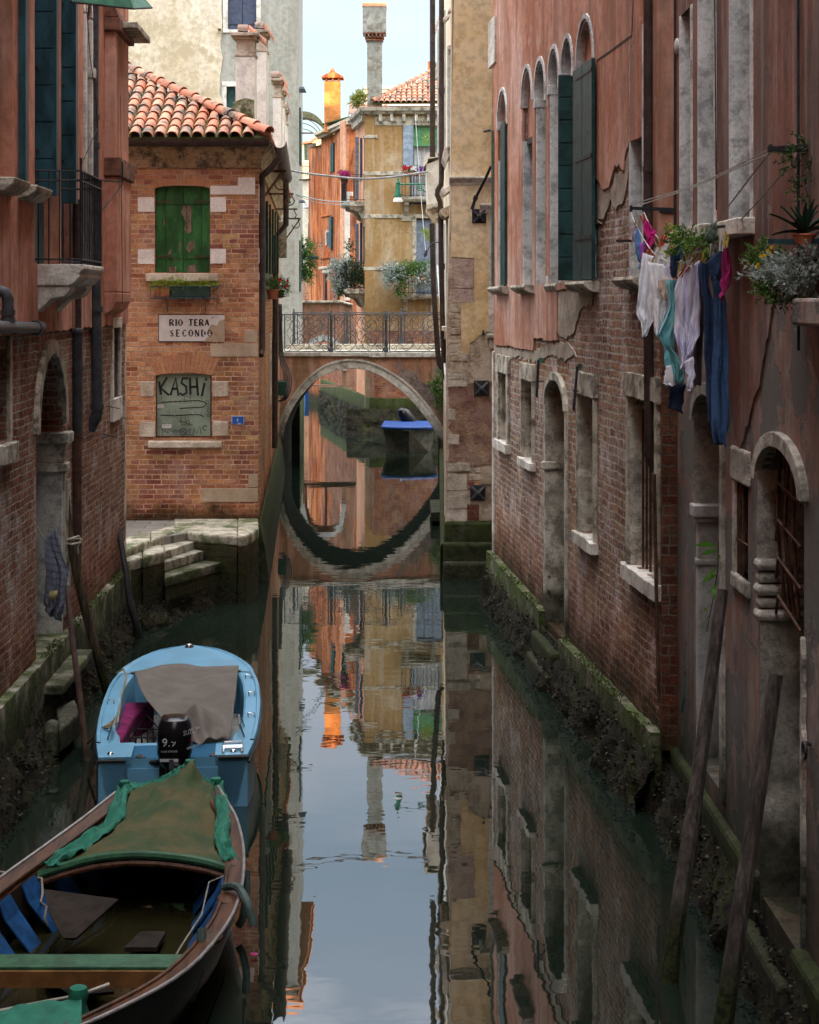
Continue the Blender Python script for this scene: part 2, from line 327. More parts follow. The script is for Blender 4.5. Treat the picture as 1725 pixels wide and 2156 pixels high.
m['yellow_wall'] = plaster('yellow_plaster', (.74, .53, .26), (.80, .63, .36), (.84, .71, .48), stain=(.55, .33, .13), stamt=.35, streak=False, crack=False)
m['bridge_plaster'] = plaster('bridge_red_plaster', (.33, .16, .10), (.41, .21, .14), (.45, .25, .17), stain=(.12, .09, .05), stamt=.6, peel=(.20, .15, .13), peelr=(.60, .62), gl=.8, gh=1.5)
m['bare_plaster'] = stone('bare_render', (.38, .33, .26), (.46, .41, .33), amt=.4)
m['white_stone'] = stone('white_istrian_stone', (.66, .63, .56), (.78, .75, .68), dirt=(.22, .20, .17), amt=.55)
m['grey_stone'] = stone('weathered_grey_stone', (.46, .43, .35), (.62, .58, .48), dirt=(.09, .08, .06), amt=.8, bst=.9)
m['pale_grey'] = stone('blue_grey_limewash', (.50, .53, .52), (.60, .62, .60), dirt=(.28, .30, .30), amt=.7, bst=.3)
m['warm_stone'] = stone('warm_cut_stone', (.50, .41, .30), (.60, .52, .40), dirt=(.26, .17, .11), amt=.7, bst=.8)
m['mossy_stone'] = stone('mossy_stone', (.30, .28, .22), (.44, .42, .34), dirt=(.06, .065, .035), amt=1, moss=.7, gl=.45, gh=.95, bst=1)
m['quay_stone'] = stone('quay_stone', (.48, .44, .36), (.58, .54, .45), dirt=(.16, .14, .10), amt=.6, moss=.4, gl=.5, gh=1.0)
m['foot_stone'] = stone('algae_and_shade_foundation', (.085, .078, .055), (.13, .12, .08), dirt=(.02, .02, .014), amt=1, moss=1, gl=.5, gh=1.4)
m['purple_rubble'] = stone('purple_brown_rubble', (.24, .13, .10), (.33, .22, .17), dirt=(.50, .36, .20), amt=.5, bst=1)
m['dark_shutter'] = paint('dark_teal_paint', (.020, .062, .078), .5, .35, grain=(1, 1, .3))
m['green_shutter'] = paint('green_black_paint', (.016, .056, .056), .5, .35, wear=(.05, .09, .088), wr=(.62, .70), sc=5)
m['bright_green'] = paint('peeling_green_paint', (.028, .12, .033), .55, .4, wear=(.16, .13, .10), wr=(.63, .65), sc=5, grain=(1, 1, .35), bst=.5)
m['blue_shutter'] = paint('blue_grey_paint', (.17, .21, .28), .6, .2)
m['slate_shutter'] = paint('slate_blue_paint', (.06, .075, .12), .6, .2)
m['dark'] = flat('dark_interior', (.012, .011, .010), .9)
m['iron'] = paint('dark_iron', (.035, .037, .042), .55, .35, metal=.3)
m['rust'] = paint('rusty_iron', (.09, .045, .03), .8, .4)
m['pipe_grey'] = paint('grey_pipe', (.055, .058, .065), .5, .25, metal=.2)
m['pipe_brown'] = paint('brown_pipe', (.05, .035, .03), .5, .3, wear=(.10, .14, .13), wr=(.68, .72))
m['railing'] = paint('grey_railing_paint', (.055, .06, .068), .55, .25)
# ================================================================ water and ground
n = NT('canal_water'); w1 = n.noise(1.0, 3, .5, mp=(1.1, 1.5, 1)); w2 = n.noise(1.0, 2, .5, mp=(3.5, 5.0, 1))
hh = n.m_('ADD', w1, n.m_('MULTIPLY', w2, .07))
mat_water = n.out((.009, .016, .011), .012, hh, .036, .06); n.b.inputs['IOR'].default_value = 2.45
g = MB(); g.add([(-60, -30, 0), (60, -30, 0), (60, 220, 0), (-60, 220, 0)], [(0, 1, 2, 3)])
o = struct(g.build('water', mat_water)); 
g = MB(); g.add([(-900, -900, -1.2), (900, -900, -1.2), (900, 1200, -1.2), (-900, 1200, -1.2)], [(0, 1, 2, 3)])
n = NT('mud'); struct(g.build('ground', n.out(n.mix(n.noise(.6), (.05, .045, .03), (.09, .08, .06)), .95)))

# unseen building added to darken the near canal, and the footbridge stood on
# ================================================================ walls used for measuring and building
WL = Wall((-3.458, 4.0), (-3.98, 25.3), (1, 0)); LU0 = -24.0                 # left salmon building, canal face
WHF = Wall((-6.6, 29.04), (-2.43, 29.04), (0, -1))              # brick house, front
WHS = Wall((-2.43, 29.04), (-3.46, 48.0), (1, 0))               # brick house, canal face
WG = Wall((-9.5, 52.0), (-3.2, 52.0), (0, -1))                  # grey building, front
WYF = Wall((.586, 29.5), (1.75, 29.5), (0, -1))                 # yellow building, front
WYS = Wall((.70, 29.5), (.93, 48.6), (-1, 0))
WA = Wall((3.595 - .085 * 27.3, 27.3), (3.595 - .085 * 16.0, 16.0), (-1, 0))    # right pink and brick building
WB = Wall((2.564 - .013 * 16.0, 16.0), (2.564 + .013 * 20, -20.0), (-1, 0))        # right near building
WBR = Wall((-3.6, 48.6), (1.1, 48.6), (0, -1))                  # bridge face
WT = Wall((-1.45, 62.9), (2.6, 62.9), (0, -1)); 
# ================================================================ left salmon building
LB = thing('salmon_building', 'salmon plastered building over worn brick, with tall dark teal shutters and a small iron balcony', 'building', (-4.2, 16, 0))
def yl(px): return WL.us(px)
def vz(W, px, py, w=0): return W.uv(px, py, w)[1]
TOP = 20.5  # raised beyond the frame to darken the near canal
# doorway (arched), small far window, near window, upper balcony door
dz0, dz1 = vz(WL, 132, 1335), vz(WL, 100, 735)
door_u = (yl(76), yl(131)); 
door = arch(door_u[0], door_u[1], .72, 3.15, None, 12)
win_f = rect(yl(236), yl(249), vz(WL, 240, 838), vz(WL, 240, 690))
win_n = rect(yl(-40), yl(14), vz(WL, 5, 930), vz(WL, 5, 735))
up_door = rect(yl(66), yl(116), vz(WL, 90, 556), 8.6)
up_win0 = rect(yl(-25), yl(18), 5.6, 8.9); up_win1 = arch(yl(122), yl(156), vz(WL, 140, 556), 7.9)
arch_f = arch(yl(172), yl(182), 4.9, 7.9)
pz = vz(WL, 200, 695)      # level where plaster ends and brick begins
g = MB(); g.panel(WL, rect(LU0, WL.L, -.3, pz + .05), [door, win_f, win_n], -.45, 0); g.build('wall', m['brick_left'], LB, WL)
low = ragged([(LU0, pz - .02), (WL.L, pz + .05)], .035, .12, 3)
g = MB(); g.panel(WL, low + [(WL.L, TOP), (LU0, TOP)], [up_door, up_win0, up_win1, arch_f], -.4, .035); g.build('plaster', m['pink_left'], LB, WL)
g = MB(); g.box(WL, LU0, WL.L - .02, 0, TOP - .05, -6, -.46); g.build('back_wall', m['pink_left'], LB, WL)
g = MB(); g.box(WL, LU0, WL.L + .1, TOP, TOP + .25, -6.2, .35); g.build('roof', m['grey_stone'], LB, WL)
# dark fill of the openings
for nm, q in (('door', door), ('window', win_f), ('window', win_n)):
    g = MB(); g.panel(WL, q, (), -.44, -.40); g.build(nm, m['dark'], LB, WL)
# door leaf of limewashed boards is the far jamb seen from the canal
g = MB(); uu = door_u[1]; g.box(WL, uu - .10, uu - .004, .60, 2.62, -.40, .012); g.build('door_jamb', stone('limewashed_jamb', (.50, .50, .44), (.60, .60, .54), dirt=(.08, .075, .07), amt=.55), LB, WL, bevel=.01)
g = MB(); g.box(WL, uu - .16, uu + .10, 2.62, 2.72, -.42, .075); g.box(WL, uu - .13, uu + .07, 2.72, 2.94, -.41, .04); g.box(WL, uu - .19, uu + .14, 2.94, 3.06, -.43, .11); g.build('capital', m['grey_stone'], LB, WL, bevel=.015)
g = MB(); rr = arch(door_u[0] - .16, door_u[1] + .16, 3.06, 3.15, None, 14)[2:]; r2 = arch(door_u[0], door_u[1], 3.06, 3.15, None, 14)[2:]
g.panel(WL, rr + r2[::-1], (), -.05, .05); g.build('door_arch', m['grey_stone'], LB, WL, bevel=.01)
g = MB(); g.box(WL, uu, uu + .17, 1.0, 3.06, -.05, .02); g.build('door_surround', m['grey_stone'], LB, WL, bevel=.01)
g = MB(); g.box(WL, door_u[0] - .1, door_u[1] + .25, .50, .60, -.4, .30); g.build('door_step', m['quay_stone'], LB, WL, bevel=.02)
u0, u1 = win_f[0][0], win_f[1][0]
g = MB(); g.box(WL, u0 - .14, u0, win_f[0][1] - .1, win_f[2][1], -.03, .03); g.box(WL, u1, u1 + .07, win_f[0][1] - .3, win_f[2][1] + .1, -.38, .035); g.box(WL, u0 - .14, u1 + .1, win_f[2][1], win_f[2][1] + .14, -.04, .04); g.box(WL, u0 - .2, u1 + .1, win_f[0][1] - .3, win_f[0][1], -.1, .045)
g.build('window_frame', m['white_stone'], LB, WL, bevel=.008)
g = MB(); u1 = win_n[1][0]; g.box(WL, u1, u1 + .12, win_n[0][1] - .1, win_n[2][1] + .12, -.38, .035); g.box(WL, u1 - .5, u1 + .2, win_n[0][1] - .2, win_n[0][1] - .02, -.1, .08); g.build('window_frame', m['grey_stone'], LB, WL, bevel=.01)
g = MB(); g.box(WL, yl(133) + .22, yl(133) + .42, 1.2, 2.5, -.05, .018); g.build('quoin_block', m['grey_stone'], LB, WL, bevel=.01)
# pale corner edge at the street end
g = MB()
for k, zz in enumerate([x * .31 for x in range(2, 16)]):
    if zz < pz + .1: g.box(WL, WL.L - (.10 if k % 2 else .17), WL.L + .006, zz + .55 - .31, zz + .54, -.12, .008)
g.build('corner_edging', stone('pale_edging', (.50, .42, .33), (.60, .53, .44), amt=.5), LB, WL, bevel=.006)
g = MB(); q = ragged([(yl(0) - 3, .88), (WL.L + .08, .80)], .015, .2, 2); g.panel(WL, [(yl(0) - 3, -.4), (WL.L + .08, -.4)] + q[::-1], (), -.3, .10); g.build('stone_base', m['mossy_stone'], LB, WL, bevel=.02)
# flue shaft projecting at the street end: vertical, corbelled below, with two bands
fu0, fu1 = WL.us(236.5) - .02, WL.L - .42
fu0 = 23.0 - 4.0; fu1 = 24.35 - 4.0
def flue(g, z0, z1, ex): g.box(WL, fu0 - ex, fu1 + ex, z0, z1, .0, .20 + ex); return g
g = MB(); flue(g, 4.62, 6.10, .0); flue(g, 6.10, TOP, -.03)
pr = [(0, 4.62), (.20, 4.62), (.19, 4.5), (.14, 4.40), (.05, 4.34), (0, 4.33)]
g.prism([WL.P(fu0, z, w) for w, z in pr], WL.d * (fu1 - fu0)); g.build('flue', m['pink_left'], LB, WL, bevel=.015)
g = MB(); flue(g, 6.10, 6.34, .045); flue(g, 7.95, 8.12, .04); g.prism([WL.P(fu0 - .03, 8.12 + z, w) for w, z in ((0, 0), (.23, 0), (.17, .14), (0, .14))], WL.d * (fu1 - fu0 + .06)); g.build('flue_band', paint('stained_plaster_band', (.16, .075, .05), .9, .5, sc=3), LB, WL, bevel=.015)
g = MB(); g.box(WL, fu0 + .2, fu1 + .25, 8.02, 8.10, .19, .43); g.box(WL, fu0 - .2, fu0 + .1, 8.75, 8.85, .0, .40); g.build('slate_ledge', m['grey_stone'], LB, WL, bevel=.01)
# base wedge of the left wall towards the water, rubble and mussels
def bank(name, W, u0, u1, z0, out0, out1, mat, seed, parent=None):
    g = MB(); nu = int((u1 - u0) / .09); nv = 14
    def fn(a, b):
        u = u0 + (u1 - u0) * a; w = .08 + (out0 + (out1 - out0) * a) * b ** 1.15; z = z0 - (z0 + .35) * b
        p = W.P(u, z, w); k = mnoise.fractal(p * 2.4 + Vector((seed, 0, 0)), .9, 2.1, 5); k2 = mnoise.noise(p * 11 + Vector((seed, 0, 0)))
        return p + W.n * (k * .13 + k2 * .035) * min(1, b * 4) + Vector((0, 0, 1)) * (k2 * .05)
    g.grid(fn, nu, nv); o = g.build(name, mat, parent, W, smooth=True); 
    sh = MB(); rr_ = random.Random(seed)
    for i in range(int((u1 - u0) * 520)):
        a, b = rr_.random(), rr_.random() ** .8; p = fn(a, b)
        if p.z < -.02: continue
        d = Vector((rr_.uniform(-1, 1), rr_.uniform(-1, 1), rr_.uniform(-.6, .8))) + W.n * .6; s_ = rr_.uniform(.012, .032)
        sh.leaf(p, d, s_ * 1.5, s_, .8, Vector((rr_.uniform(-1, 1), rr_.uniform(-1, 1), rr_.uniform(-1, 1))))
    sh.build('mussel', mat_shell, o, smooth=False)['kind'] = 'stuff'
    return o
n = NT('shells'); mat_shell = n.out(spec=.2, ro=.75, col=n.ramp(n.isl, [(0, (.006, .006, .005)), (.6, (.022, .019, .012)), (.85, (.05, .05, .015)), (1, (.09, .085, .065))]))
n = NT('seaweed_rubble'); c_ = n.mix(n.mr(n.noise(6, 7, .75), .38, .66), (.008, .008, .006), (.040, .034, .020)); c_ = n.mix(n.mr(n.noise(1.7, 5, .7), .52, .66, 0, .7), c_, (.055, .065, .018)); mat_bank = n.out(c_, .75, n.noise(16, 7, .78), 1, .06, spec=.12)
struct(bank('canal_bank', WL, 2.0, WL.L + .2, .42, .62, .35, mat_bank, 11))
# shutters
def louvre(g, W, u0, u1, z0, z1, w0, w1, n_=6, bat=.012):
    """planked shutter leaf: boards with battens"""
    g.box(W, u0, u1, z0, z1, w0, w1)
def leaf_x(name, y, x0, x1, z0, z1, mat, parent, rows=8, th=.035, face=-1):
    """shutter leaf standing square to the canal wall (faces the camera)"""
    g = MB(); Wx = Wall((x0, y), (x1, y), (0, -1)); g.box(Wx, 0, Wx.L, z0, z1, -th, 0); o = g.build(name, mat, parent, Wx, bevel=.004)
    g = MB(); hgt = (z1 - z0) / rows
    for k in range(rows): g.box(Wx, .008, Wx.L - .008, z0 + k * hgt + .008, z0 + (k + 1) * hgt - .008, 0.0, .010)
    g.build('board', mat, o, Wx, bevel=.004)
    return o
def xw(Y): return -3.36 - .0245 * Y
for (px0, px1, y, zb) in ((16, 52, 17.3, 407), (64, 117, 18.55, 412), (117.5, 158, 20.1, 428)):
    X0 = (px0 - CX) * y / F; X1 = (px1 - CX) * y / F; z0 = H - (zb - HY) * y / F
    o = leaf_x('shutter', y, X0, X1, z0, z0 + 3.4, m['dark_shutter'], LB, 9)
    g = MB(); Wx = Wall((X0, y), (X1, y), (0, -1))
    for zz in (.45, 1.3, 2.2): g.box(Wx, -.02, .1, z0 + zz, z0 + zz + .03, .011, .02)
    g.build('hinge', m['iron'], o, Wx)
    g = MB(); g.bx(X1 - .018, X1 + .014, y - .02, y + .10, z0, z0 + 3.4); g.build('shutter', m['dark_shutter'], LB)
# closed lower door leaf behind the balcony
for (a, b) in ((66, 90), (91, 116)):
    g = MB(); g.box(WL, yl(a), yl(b) - .01, vz(WL, 90, 556) - .02, 8.6, -.16, -.12); g.build('shutter', m['dark_shutter'], LB, WL)
g = MB(); g.box(WL, yl(122), yl(156), vz(WL, 140, 556), 8.2, -.16, -.12); g.build('shutter', m['dark_shutter'], LB, WL)
g = MB(); g.box(WL, yl(-25), yl(18), 5.6, 8.9, -.16, -.12); g.build('shutter', m['dark_shutter'], LB, WL)
g = MB(); g.box(WL, yl(172), yl(182), 4.9, 8.6, -.3, -.25); g.build('shutter', m['dark_shutter'], LB, WL)
g = MB(); g.box(WL, yl(182), yl(184.5), 4.9, 7.9, -.25, .07); g.box(WL, yl(169.5), yl(172), 4.9, 7.9, -.1, .07); rr = arch(yl(169.5), yl(184.5), 7.9, 7.92, None, 12)[2:]; r2 = arch(yl(172), yl(182), 7.9, 7.92, None, 12)[2:]; g.panel(WL, rr + r2[::-1], (), -.25, .07); g.box(WL, yl(181.5), yl(185.5), 7.2, 7.32, -.25, .10); g.build('window_frame', m['white_stone'], LB, WL, bevel=.008)
# awning
n = NT('green_awning'); mw = n.out(n.mix(n.mr(n.noise(6, 3), .4, .6), (.015, .12, .07), (.03, .18, .11)), .6)
g = MB(); a0 = at(155, -60, 17.5); g.add([at(150, 2, 18.4), at(280, 17, 19.4), at(262, -30, 19.4), at(120, -60, 18.4)], [(0, 1, 2, 3)]); g.add([at(280, 17, 19.4), at(320, 15, 20.6), at(282, -30, 20.6), at(262, -30, 19.4)], [(0, 1, 2, 3)]); g.build('awning', mw, LB, solid=.01)
g = MB(); g.tube([at(150, 4, 18.4), at(279, 18, 19.4), at(320, 16, 20.6)], .012, 6); g.build('awning_frame', m['iron'], LB)
# balcony: moulded slab, console, railing
BY0, BY1 = 18.3, 19.75; bx = -3.33; zt = 4.88
bu0, bu1 = BY0 - 4.0, BY1 - 4.0
g = MB(); prf = [(0, zt), (.50, zt), (.50, zt - .05), (.46, zt - .09), (.46, zt - .13), (.40, zt - .19), (.34, zt - .22), (0, zt - .22)]
g.prism([WL.P(bu0, z, w) for w, z in prf], WL.d * (bu1 - bu0)); 
g.build('balcony_slab', m['white_stone'], LB, WL, bevel=.012)
for uu in (bu0 + .02, bu1 - .34):
    g = MB(); pr = [(0, zt - .22), (.36, zt - .22), (.36, zt - .27), (.30, zt - .33), (.16, zt - .36), (.07, zt - .45), (0, zt - .52)]; g.prism([WL.P(uu, z, w) for w, z in pr], WL.d * .3); g.build('balcony_console', m['white_stone'], LB, WL, bevel=.012)
g = MB(); zr = zt + .95
def rail(pts_, r=.011): g.tube(pts_, r, 6)
for zz in (zr, zt + .05, zr - .1): rail([WL.P(bu0 + .02, zz, 0), WL.P(bu0 + .02, zz, .47), WL.P(bu1 - .02, zz, .47), WL.P(bu1 - .02, zz, 0)])
for k in range(5): rail([WL.P(bu0 + .02, zt, .04 + k * .107), WL.P(bu0 + .02, zr, .04 + k * .107)], .009)
for k in range(1, 13): rail([WL.P(bu0 + .02 + k * .117, zt, .47), WL.P(bu0 + .02 + k * .117, zr, .47)], .009)
rail([WL.P(bu0 + .02, zt, .47), WL.P(bu0 + .02, zr + .13, .47)], .014)
g.build('balcony_railing', m['iron'], LB, WL)
g = MB(); g.tube([WL.P(bu1, zr, .46), WL.P(bu1 + .6, zr + .02, .62), WL.P(bu1 + .6, zr + .25, .62)], .01, 5); g.tube([WL.P(bu1, zr - .35, .46), WL.P(bu1 + .6, zr, .62)], .007, 5); g.build('laundry_bracket', m['iron'], LB)
g = MB(); prf = [(0, 5.62), (.22, 5.62), (.20, 5.56), (.12, 5.50), (0, 5.48)]
for a, b in ((-20, 16), (30, 66)): g.prism([WL.P(yl(a), z, w) for w, z in prf], WL.d * (yl(b) - yl(a)))
g.build('window_sill', m['grey_stone'], LB, WL, bevel=.012)
# pipes
def pipe(pxys, Y, r, mat, parent, name='downpipe', collars=(), n_=10):
    g = MB(); P = [at(x, y, Y) for x, y in pxys]; g.tube(P, r, n_)
    for c in collars: g.tube([at(c[0], c[1], Y), at(c[0], c[1] + 12, Y)], r * 1.18, n_)
    return g.build(name, mat, parent, smooth=True)
pipe([(197, -40), (196, 250), (197, 400), (203, 700), (205, 865), (203, 878), (197, 888), (189, 906)], 22.0, .07, m['pipe_grey'], LB, collars=((196, 240), (197, 300), (203, 645), (205, 850)))
pipe([(162, 704), (162, 912)], 20.75, .068, m['pipe_grey'], LB, collars=((162, 770),)); g = MB(); g.ball(at(162, 700, 20.75), .078, 10); g.build('pipe_cap', m['pipe_grey'], LB, smooth=True)
pipe([(161, 912), (161, 1150), (160, 1205)], 20.75, .062, paint('rusted_pipe', (.085, .045, .032), .8, .4), LB, collars=((161, 912), (161, 990)))
pipe([(163, 420), (163, 690)], 20.75, .05, m['pipe_brown'], LB, collars=((163, 560), (163, 600)))
pipe([(151, 560), (151, 700)], 20.5, .018, m['pipe_grey'], LB)
pipe([(-30, 612), (0, 612), (12, 617), (17, 630), (17, 672)], 16.4, .055, m['pipe_grey'], LB, collars=((17, 652), (17, 668)))
g = MB(); g.tube([at(-30, 688, 15.4), at(75, 690, 17.9)], .058, 12); g.tube([at(74, 690, 17.88), at(84, 690, 18.05)], .072, 12); g.tube([at(30, 689, 16.82), at(34, 689, 16.92)], .066, 12); g.build('waste_pipe', m['pipe_grey'], LB, smooth=True)
g = MB()
for a, b in (((225, 855), (252, 860)), ((212, 912), (246, 922)), ((216, 922), (246, 915)), ((255, 880), (270, 882))): g.tube([at(*a, 23), at(*b, 23.4)], .006, 5)
g.build('wall_hook', m['iron'], LB)
g = MB(); g.tube([at(180, -10, 20), at(190, 120, 20), at(203, 215, 20.5), at(205, 270, 21), at(170, 350, 20)], .005, 4); g.tube([at(254, 200, 23), at(258, 640, 23)], .004, 4); g.build('cable', m['iron'], LB)

RBd = thing('shade_building', 'plain unseen building added behind the camera to shade the near canal', 'building', (0, -16, 0)); g = MB(); g.bx(-12, 14, -24, -15, -.3, 17.5); g.build('wall', m['pink_left'], RBd)  # building added out of view, cuts light from behind; footbridge under the camera
FBd = thing('near_footbridge', 'stone footbridge over the canal just behind and under the camera', 'bridge', (0, -1, 0)); g = MB(); g.prism([Vector((x, -1.9, z)) for x, z in [(-3.5, .6), (-3.3, .6)] + [(-.55 - 2.75 * math.cos(math.pi * k / 12), .6 + 1.7 * math.sin(math.pi * k / 12)) for k in range(1, 12)] + [(2.2, .6), (2.5, .6), (2.5, 2.9), (-3.5, 2.9)]], (0, 2.6, 0)); g.build('arch_body', m['grey_stone'], FBd)
# ================================================================ quay with steps
QZ = 1.0
mat_pave = n = NT('quay_paving'); b_ = n.N('ShaderNodeTexBrick'); n.L(n.pos, b_.inputs['Vector']); b_.inputs['Scale'].default_value = 1; b_.inputs['Brick Width'].default_value = .55; b_.inputs['Row Height'].default_value = .28; b_.inputs['Mortar Size'].default_value = .012; b_.inputs['Color1'].default_value = (.16, .15, .13, 1); b_.inputs['Color2'].default_value = (.24, .22, .19, 1); b_.inputs['Mortar'].default_value = (.06, .06, .05, 1)
n.out(n.mix(n.mr(n.noise(4, 6, .7), .35, .7, 0, .6), b_.outputs['Color'], (.09, .09, .07)), .9, b_.outputs['Fac'], -.5, .01); m['paving'] = n.m
# plan of the quay edge from pixels at quay height
def q(px, py, z=QZ): v = onz(px, py, z); return (v.x, v.y)
cA = q(543, 1106); cB = q(384, 1128, QZ); cC = q(352, 1122)          # right corner, stair top
edge = [(-2.44, 29.03), (cA[0], cA[1]), q(430, 1131), q(385, 1131), q(265, 1173)]
g = MB(); pl = [(-9, 29.02), (-2.46, 29.02), (-2.46, 28.3), (-3.1, 27.9), (-3.9, 26.6), (-9, 26.6)]
g.prism([Vector((x, y, .62)) for x, y in pl], (0, 0, QZ - .62 - .02)); g.add([(-9, 26.6, QZ - .02), (-4.0, 26.6, QZ - .02), (-4.0, 24.0, QZ - .02), (-9, 24.0, QZ - .02)], [(0, 1, 2, 3)])
struct(g.build('pavement', m['paving']))
ST = thing('quay_landing', 'mossy stone quay landing with white kerb blocks and three worn steps below the brick house', 'landing', (-3.2, 27, 0))
mat_wb = brick('algae_brick', [(.10, .055, .035), (.16, .09, .05), (.075, .045, .03), (.19, .13, .07)], (.12, .11, .075), wear=(.10, .12, .04), wearamt=.8, gl=.55, gh=1.15, bw=.27, rh=.085, red=False)
def slab(pts_px, z, th, mat, name, bev=.03, base=None, inset=.02):
    P = [onz(x, y, z) for x, y in pts_px]; c = sum(P, Vector()) / len(P)
    g = MB(); g.prism([p - Vector((0, 0, th)) for p in P], (0, 0, th)); o = g.build(name, mat, ST, WQ, bevel=bev)
    if base: g = MB(); g.prism([Vector((p.x + (c.x - p.x) * inset, p.y + (c.y - p.y) * inset, -.3)) for p in P], (0, 0, z - th + .3)); g.build(base, mat_wb, ST, WQ)
WQ = Wall((-3.78, 24.7), (-2.30, 28.75), (1, 0))
slab([(366, 1090), (500, 1090), (500, 1129), (482, 1128), (430, 1124), (371, 1116)], QZ + .004, .15, m['quay_stone'], 'kerb', base='quay_wall')
slab([(500.6, 1090), (544, 1090), (545, 1112), (520, 1127), (500.6, 1129)], QZ + .012, .17, m['quay_stone'], 'kerb', base='quay_wall')
slab([(372, 1104), (371, 1118), (318, 1137), (318, 1118)], QZ + .008, .15, m['quay_stone'], 'kerb', base='quay_wall')
slab([(317, 1118), (317, 1137), (262, 1158), (225, 1172), (225, 1142)], QZ + .014, .15, m['quay_stone'], 'kerb', base='quay_wall')
slab([(225, 1150), (300, 1146), (300, 1172), (262, 1184), (225, 1196)], .90, .17, m['quay_stone'], 'landing_block', base='quay_wall')
slab([(300.6, 1146), (342, 1145), (347, 1150), (347, 1160), (300.6, 1173)], .905, .18, m['quay_stone'], 'landing_block', base='quay_wall')
slab([(335, 1128), (420, 1112), (427, 1134), (345, 1162)], .865, .15, m['grey_stone'], 'step', .015, 'step_base')
slab([(345, 1148), (444, 1120), (445, 1155), (346, 1184)], .745, .14, m['grey_stone'], 'step', .015, 'step_base')
slab([(346, 1172), (484, 1138), (486, 1178), (347, 1216)], .60, .15, m['mossy_stone'], 'step', .02, 'step_base')
for (x0, x1, z0, z1, Y_) in ((483, 500, .60, .84, 27.32), (486, 505, .30, .585, 27.28)):
    a = at(x0, 0, Y_); b = at(x1, 0, Y_); g = MB(); g.bx(a.x, b.x, Y_, Y_ + .3, z0, z1); g.build('wall_block', m['mossy_stone'], ST, bevel=.02)
struct(bank('canal_bank', WQ, .05, 3.5, .28, .30, .10, mat_bank, 57))
RG = thing('mooring_ring', 'small iron mooring ring hanging on the quay face beside the steps', 'ring', at(457, 1140, 27.6))
g = MB(); c = at(459, 1153, 27.3); g.tube([c + Vector((math.cos(a) * .085, 0, math.sin(a) * .085)) for a in [2 * math.pi * k / 18 for k in range(19)]], .009, 6); g.build('ring', m['railing'], RG, smooth=True)
g = MB(); g.tube([at(460, 1136, 27.6), at(459, 1144, 27.43)], .02, 6); g.build('staple', m['railing'], RG)

# ================================================================ brick house
BH = thing('brick_house', 'orange brick house with clay tiled hip roof, peeling green shutters and whitewashed blocks', 'house', (-4, 31, 0))
def hp(px, py, w=0): return WHF.uv(px, py, w)
def hr(x0, x1, y0, y1): a = hp(x0, y1); b = hp(x1, y0); return rect(a[0], b[0], a[1], b[1])
ez = hp(400, 345)[1]        # top of brick
win = hr(326, 442, 393, 574); win = [win[0], win[1]] + [(win[1][0], win[2][1] - .03)] + [((win[0][0] + win[1][0]) / 2 + math.cos(a) * (win[1][0] - win[0][0]) / 2, win[2][1] - .03 + .05 * math.sin(a)) for a in [math.pi * k / 8 for k in range(1, 8)]] + [(win[0][0], win[2][1] - .03)]
pan = hr(328, 446, 786, 922)
pan = [pan[0], pan[1], (pan[1][0], pan[2][1] - .04)] + [((pan[0][0] + pan[1][0]) / 2 + math.cos(a) * (pan[1][0] - pan[0][0]) / 2, pan[2][1] - .04 + .04 * math.sin(a)) for a in [math.pi * k / 8 for k in range(1, 8)]] + [(pan[0][0], pan[2][1] - .04)]
g = MB(); g.panel(WHF, rect(0, WHF.L, -.2, ez), [win, pan], -.3, 0); g.build('front_wall', m['brick_house'], BH, WHF)
sw = [rect(WHS.us(563.5), WHS.us(571), hp(0, 640)[1] - .0, 5.95), rect(WHS.us(574), WHS.us(578), 4.6, 5.9), rect(WHS.us(568), WHS.us(574), 2.6, 3.7)]
g = MB(); g.panel(WHS, rect(0.03, WHS.L, -.3, ez), [sw[2]], -.3, 0); g.build('side_wall', m['brick_house'], BH, WHS)
g = MB(); g.prism([Vector((-6.5, 29.4, 0)), Vector((-2.80, 29.4, 0)), Vector((-3.80, 47.9, 0)), Vector((-6.5, 47.9, 0))], (0, 0, ez - .1)); g.build('core_wall', m['brick_house'], BH, WHF)
g = MB(); g.panel(WHS, sw[2], (), -.29, -.25); g.build('window', m['dark'], BH, WHS)
g = MB(); g.box(WHS, sw[2][0][0] - .12, sw[2][0][0], 2.4, 3.85, -.2, .04); g.box(WHS, sw[2][1][0], sw[2][1][0] + .12, 2.4, 3.85, -.2, .04); g.build('window_frame', m['white_stone'], BH, WHS, bevel=.01)
# mossy foot of the canal wall
g = MB(); g.prism([WHS.P(0, z, w) for w, z in ((0, .9), (.02, .9), (.10, .55), (.16, .1), (.2, -.3), (0, -.3))], WHS.d * WHS.L); g.build('wall_foot', m['foot_stone'], BH, WHS)
# flat arches of bricks on edge over both openings
def brickarch(g, cx, zb, half, rise, hgt, n_, spread=.5):
    for k in range(n_):
        t0 = -1 + 2 * k / n_ + .015; t1 = -1 + 2 * (k + 1) / n_ - .015
        z_ = lambda t_: zb + rise * (1 - t_ * t_)
        q4 = [(cx + half * t0, z_(t0)), (cx + half * t1, z_(t1)), (cx + half * t1 * (1 + spread * .22), z_(t1) + hgt), (cx + half * t0 * (1 + spread * .22), z_(t0) + hgt)]
        g.panel(WHF, q4, (), -.05, .006)
n = NT('arch_brick'); c_ = n.ramp(n.isl, [(0, (.42, .20, .10)), (.4, (.52, .26, .12)), (.7, (.46, .19, .10)), (1, (.56, .34, .17))]); mat_ab = n.out(n.mix(n.mr(n.noise(9, 6, .7), .4, .7, 0, .6), c_, (.26, .12, .07)), .9, n.noise(30, 5, .7), .6, .01)
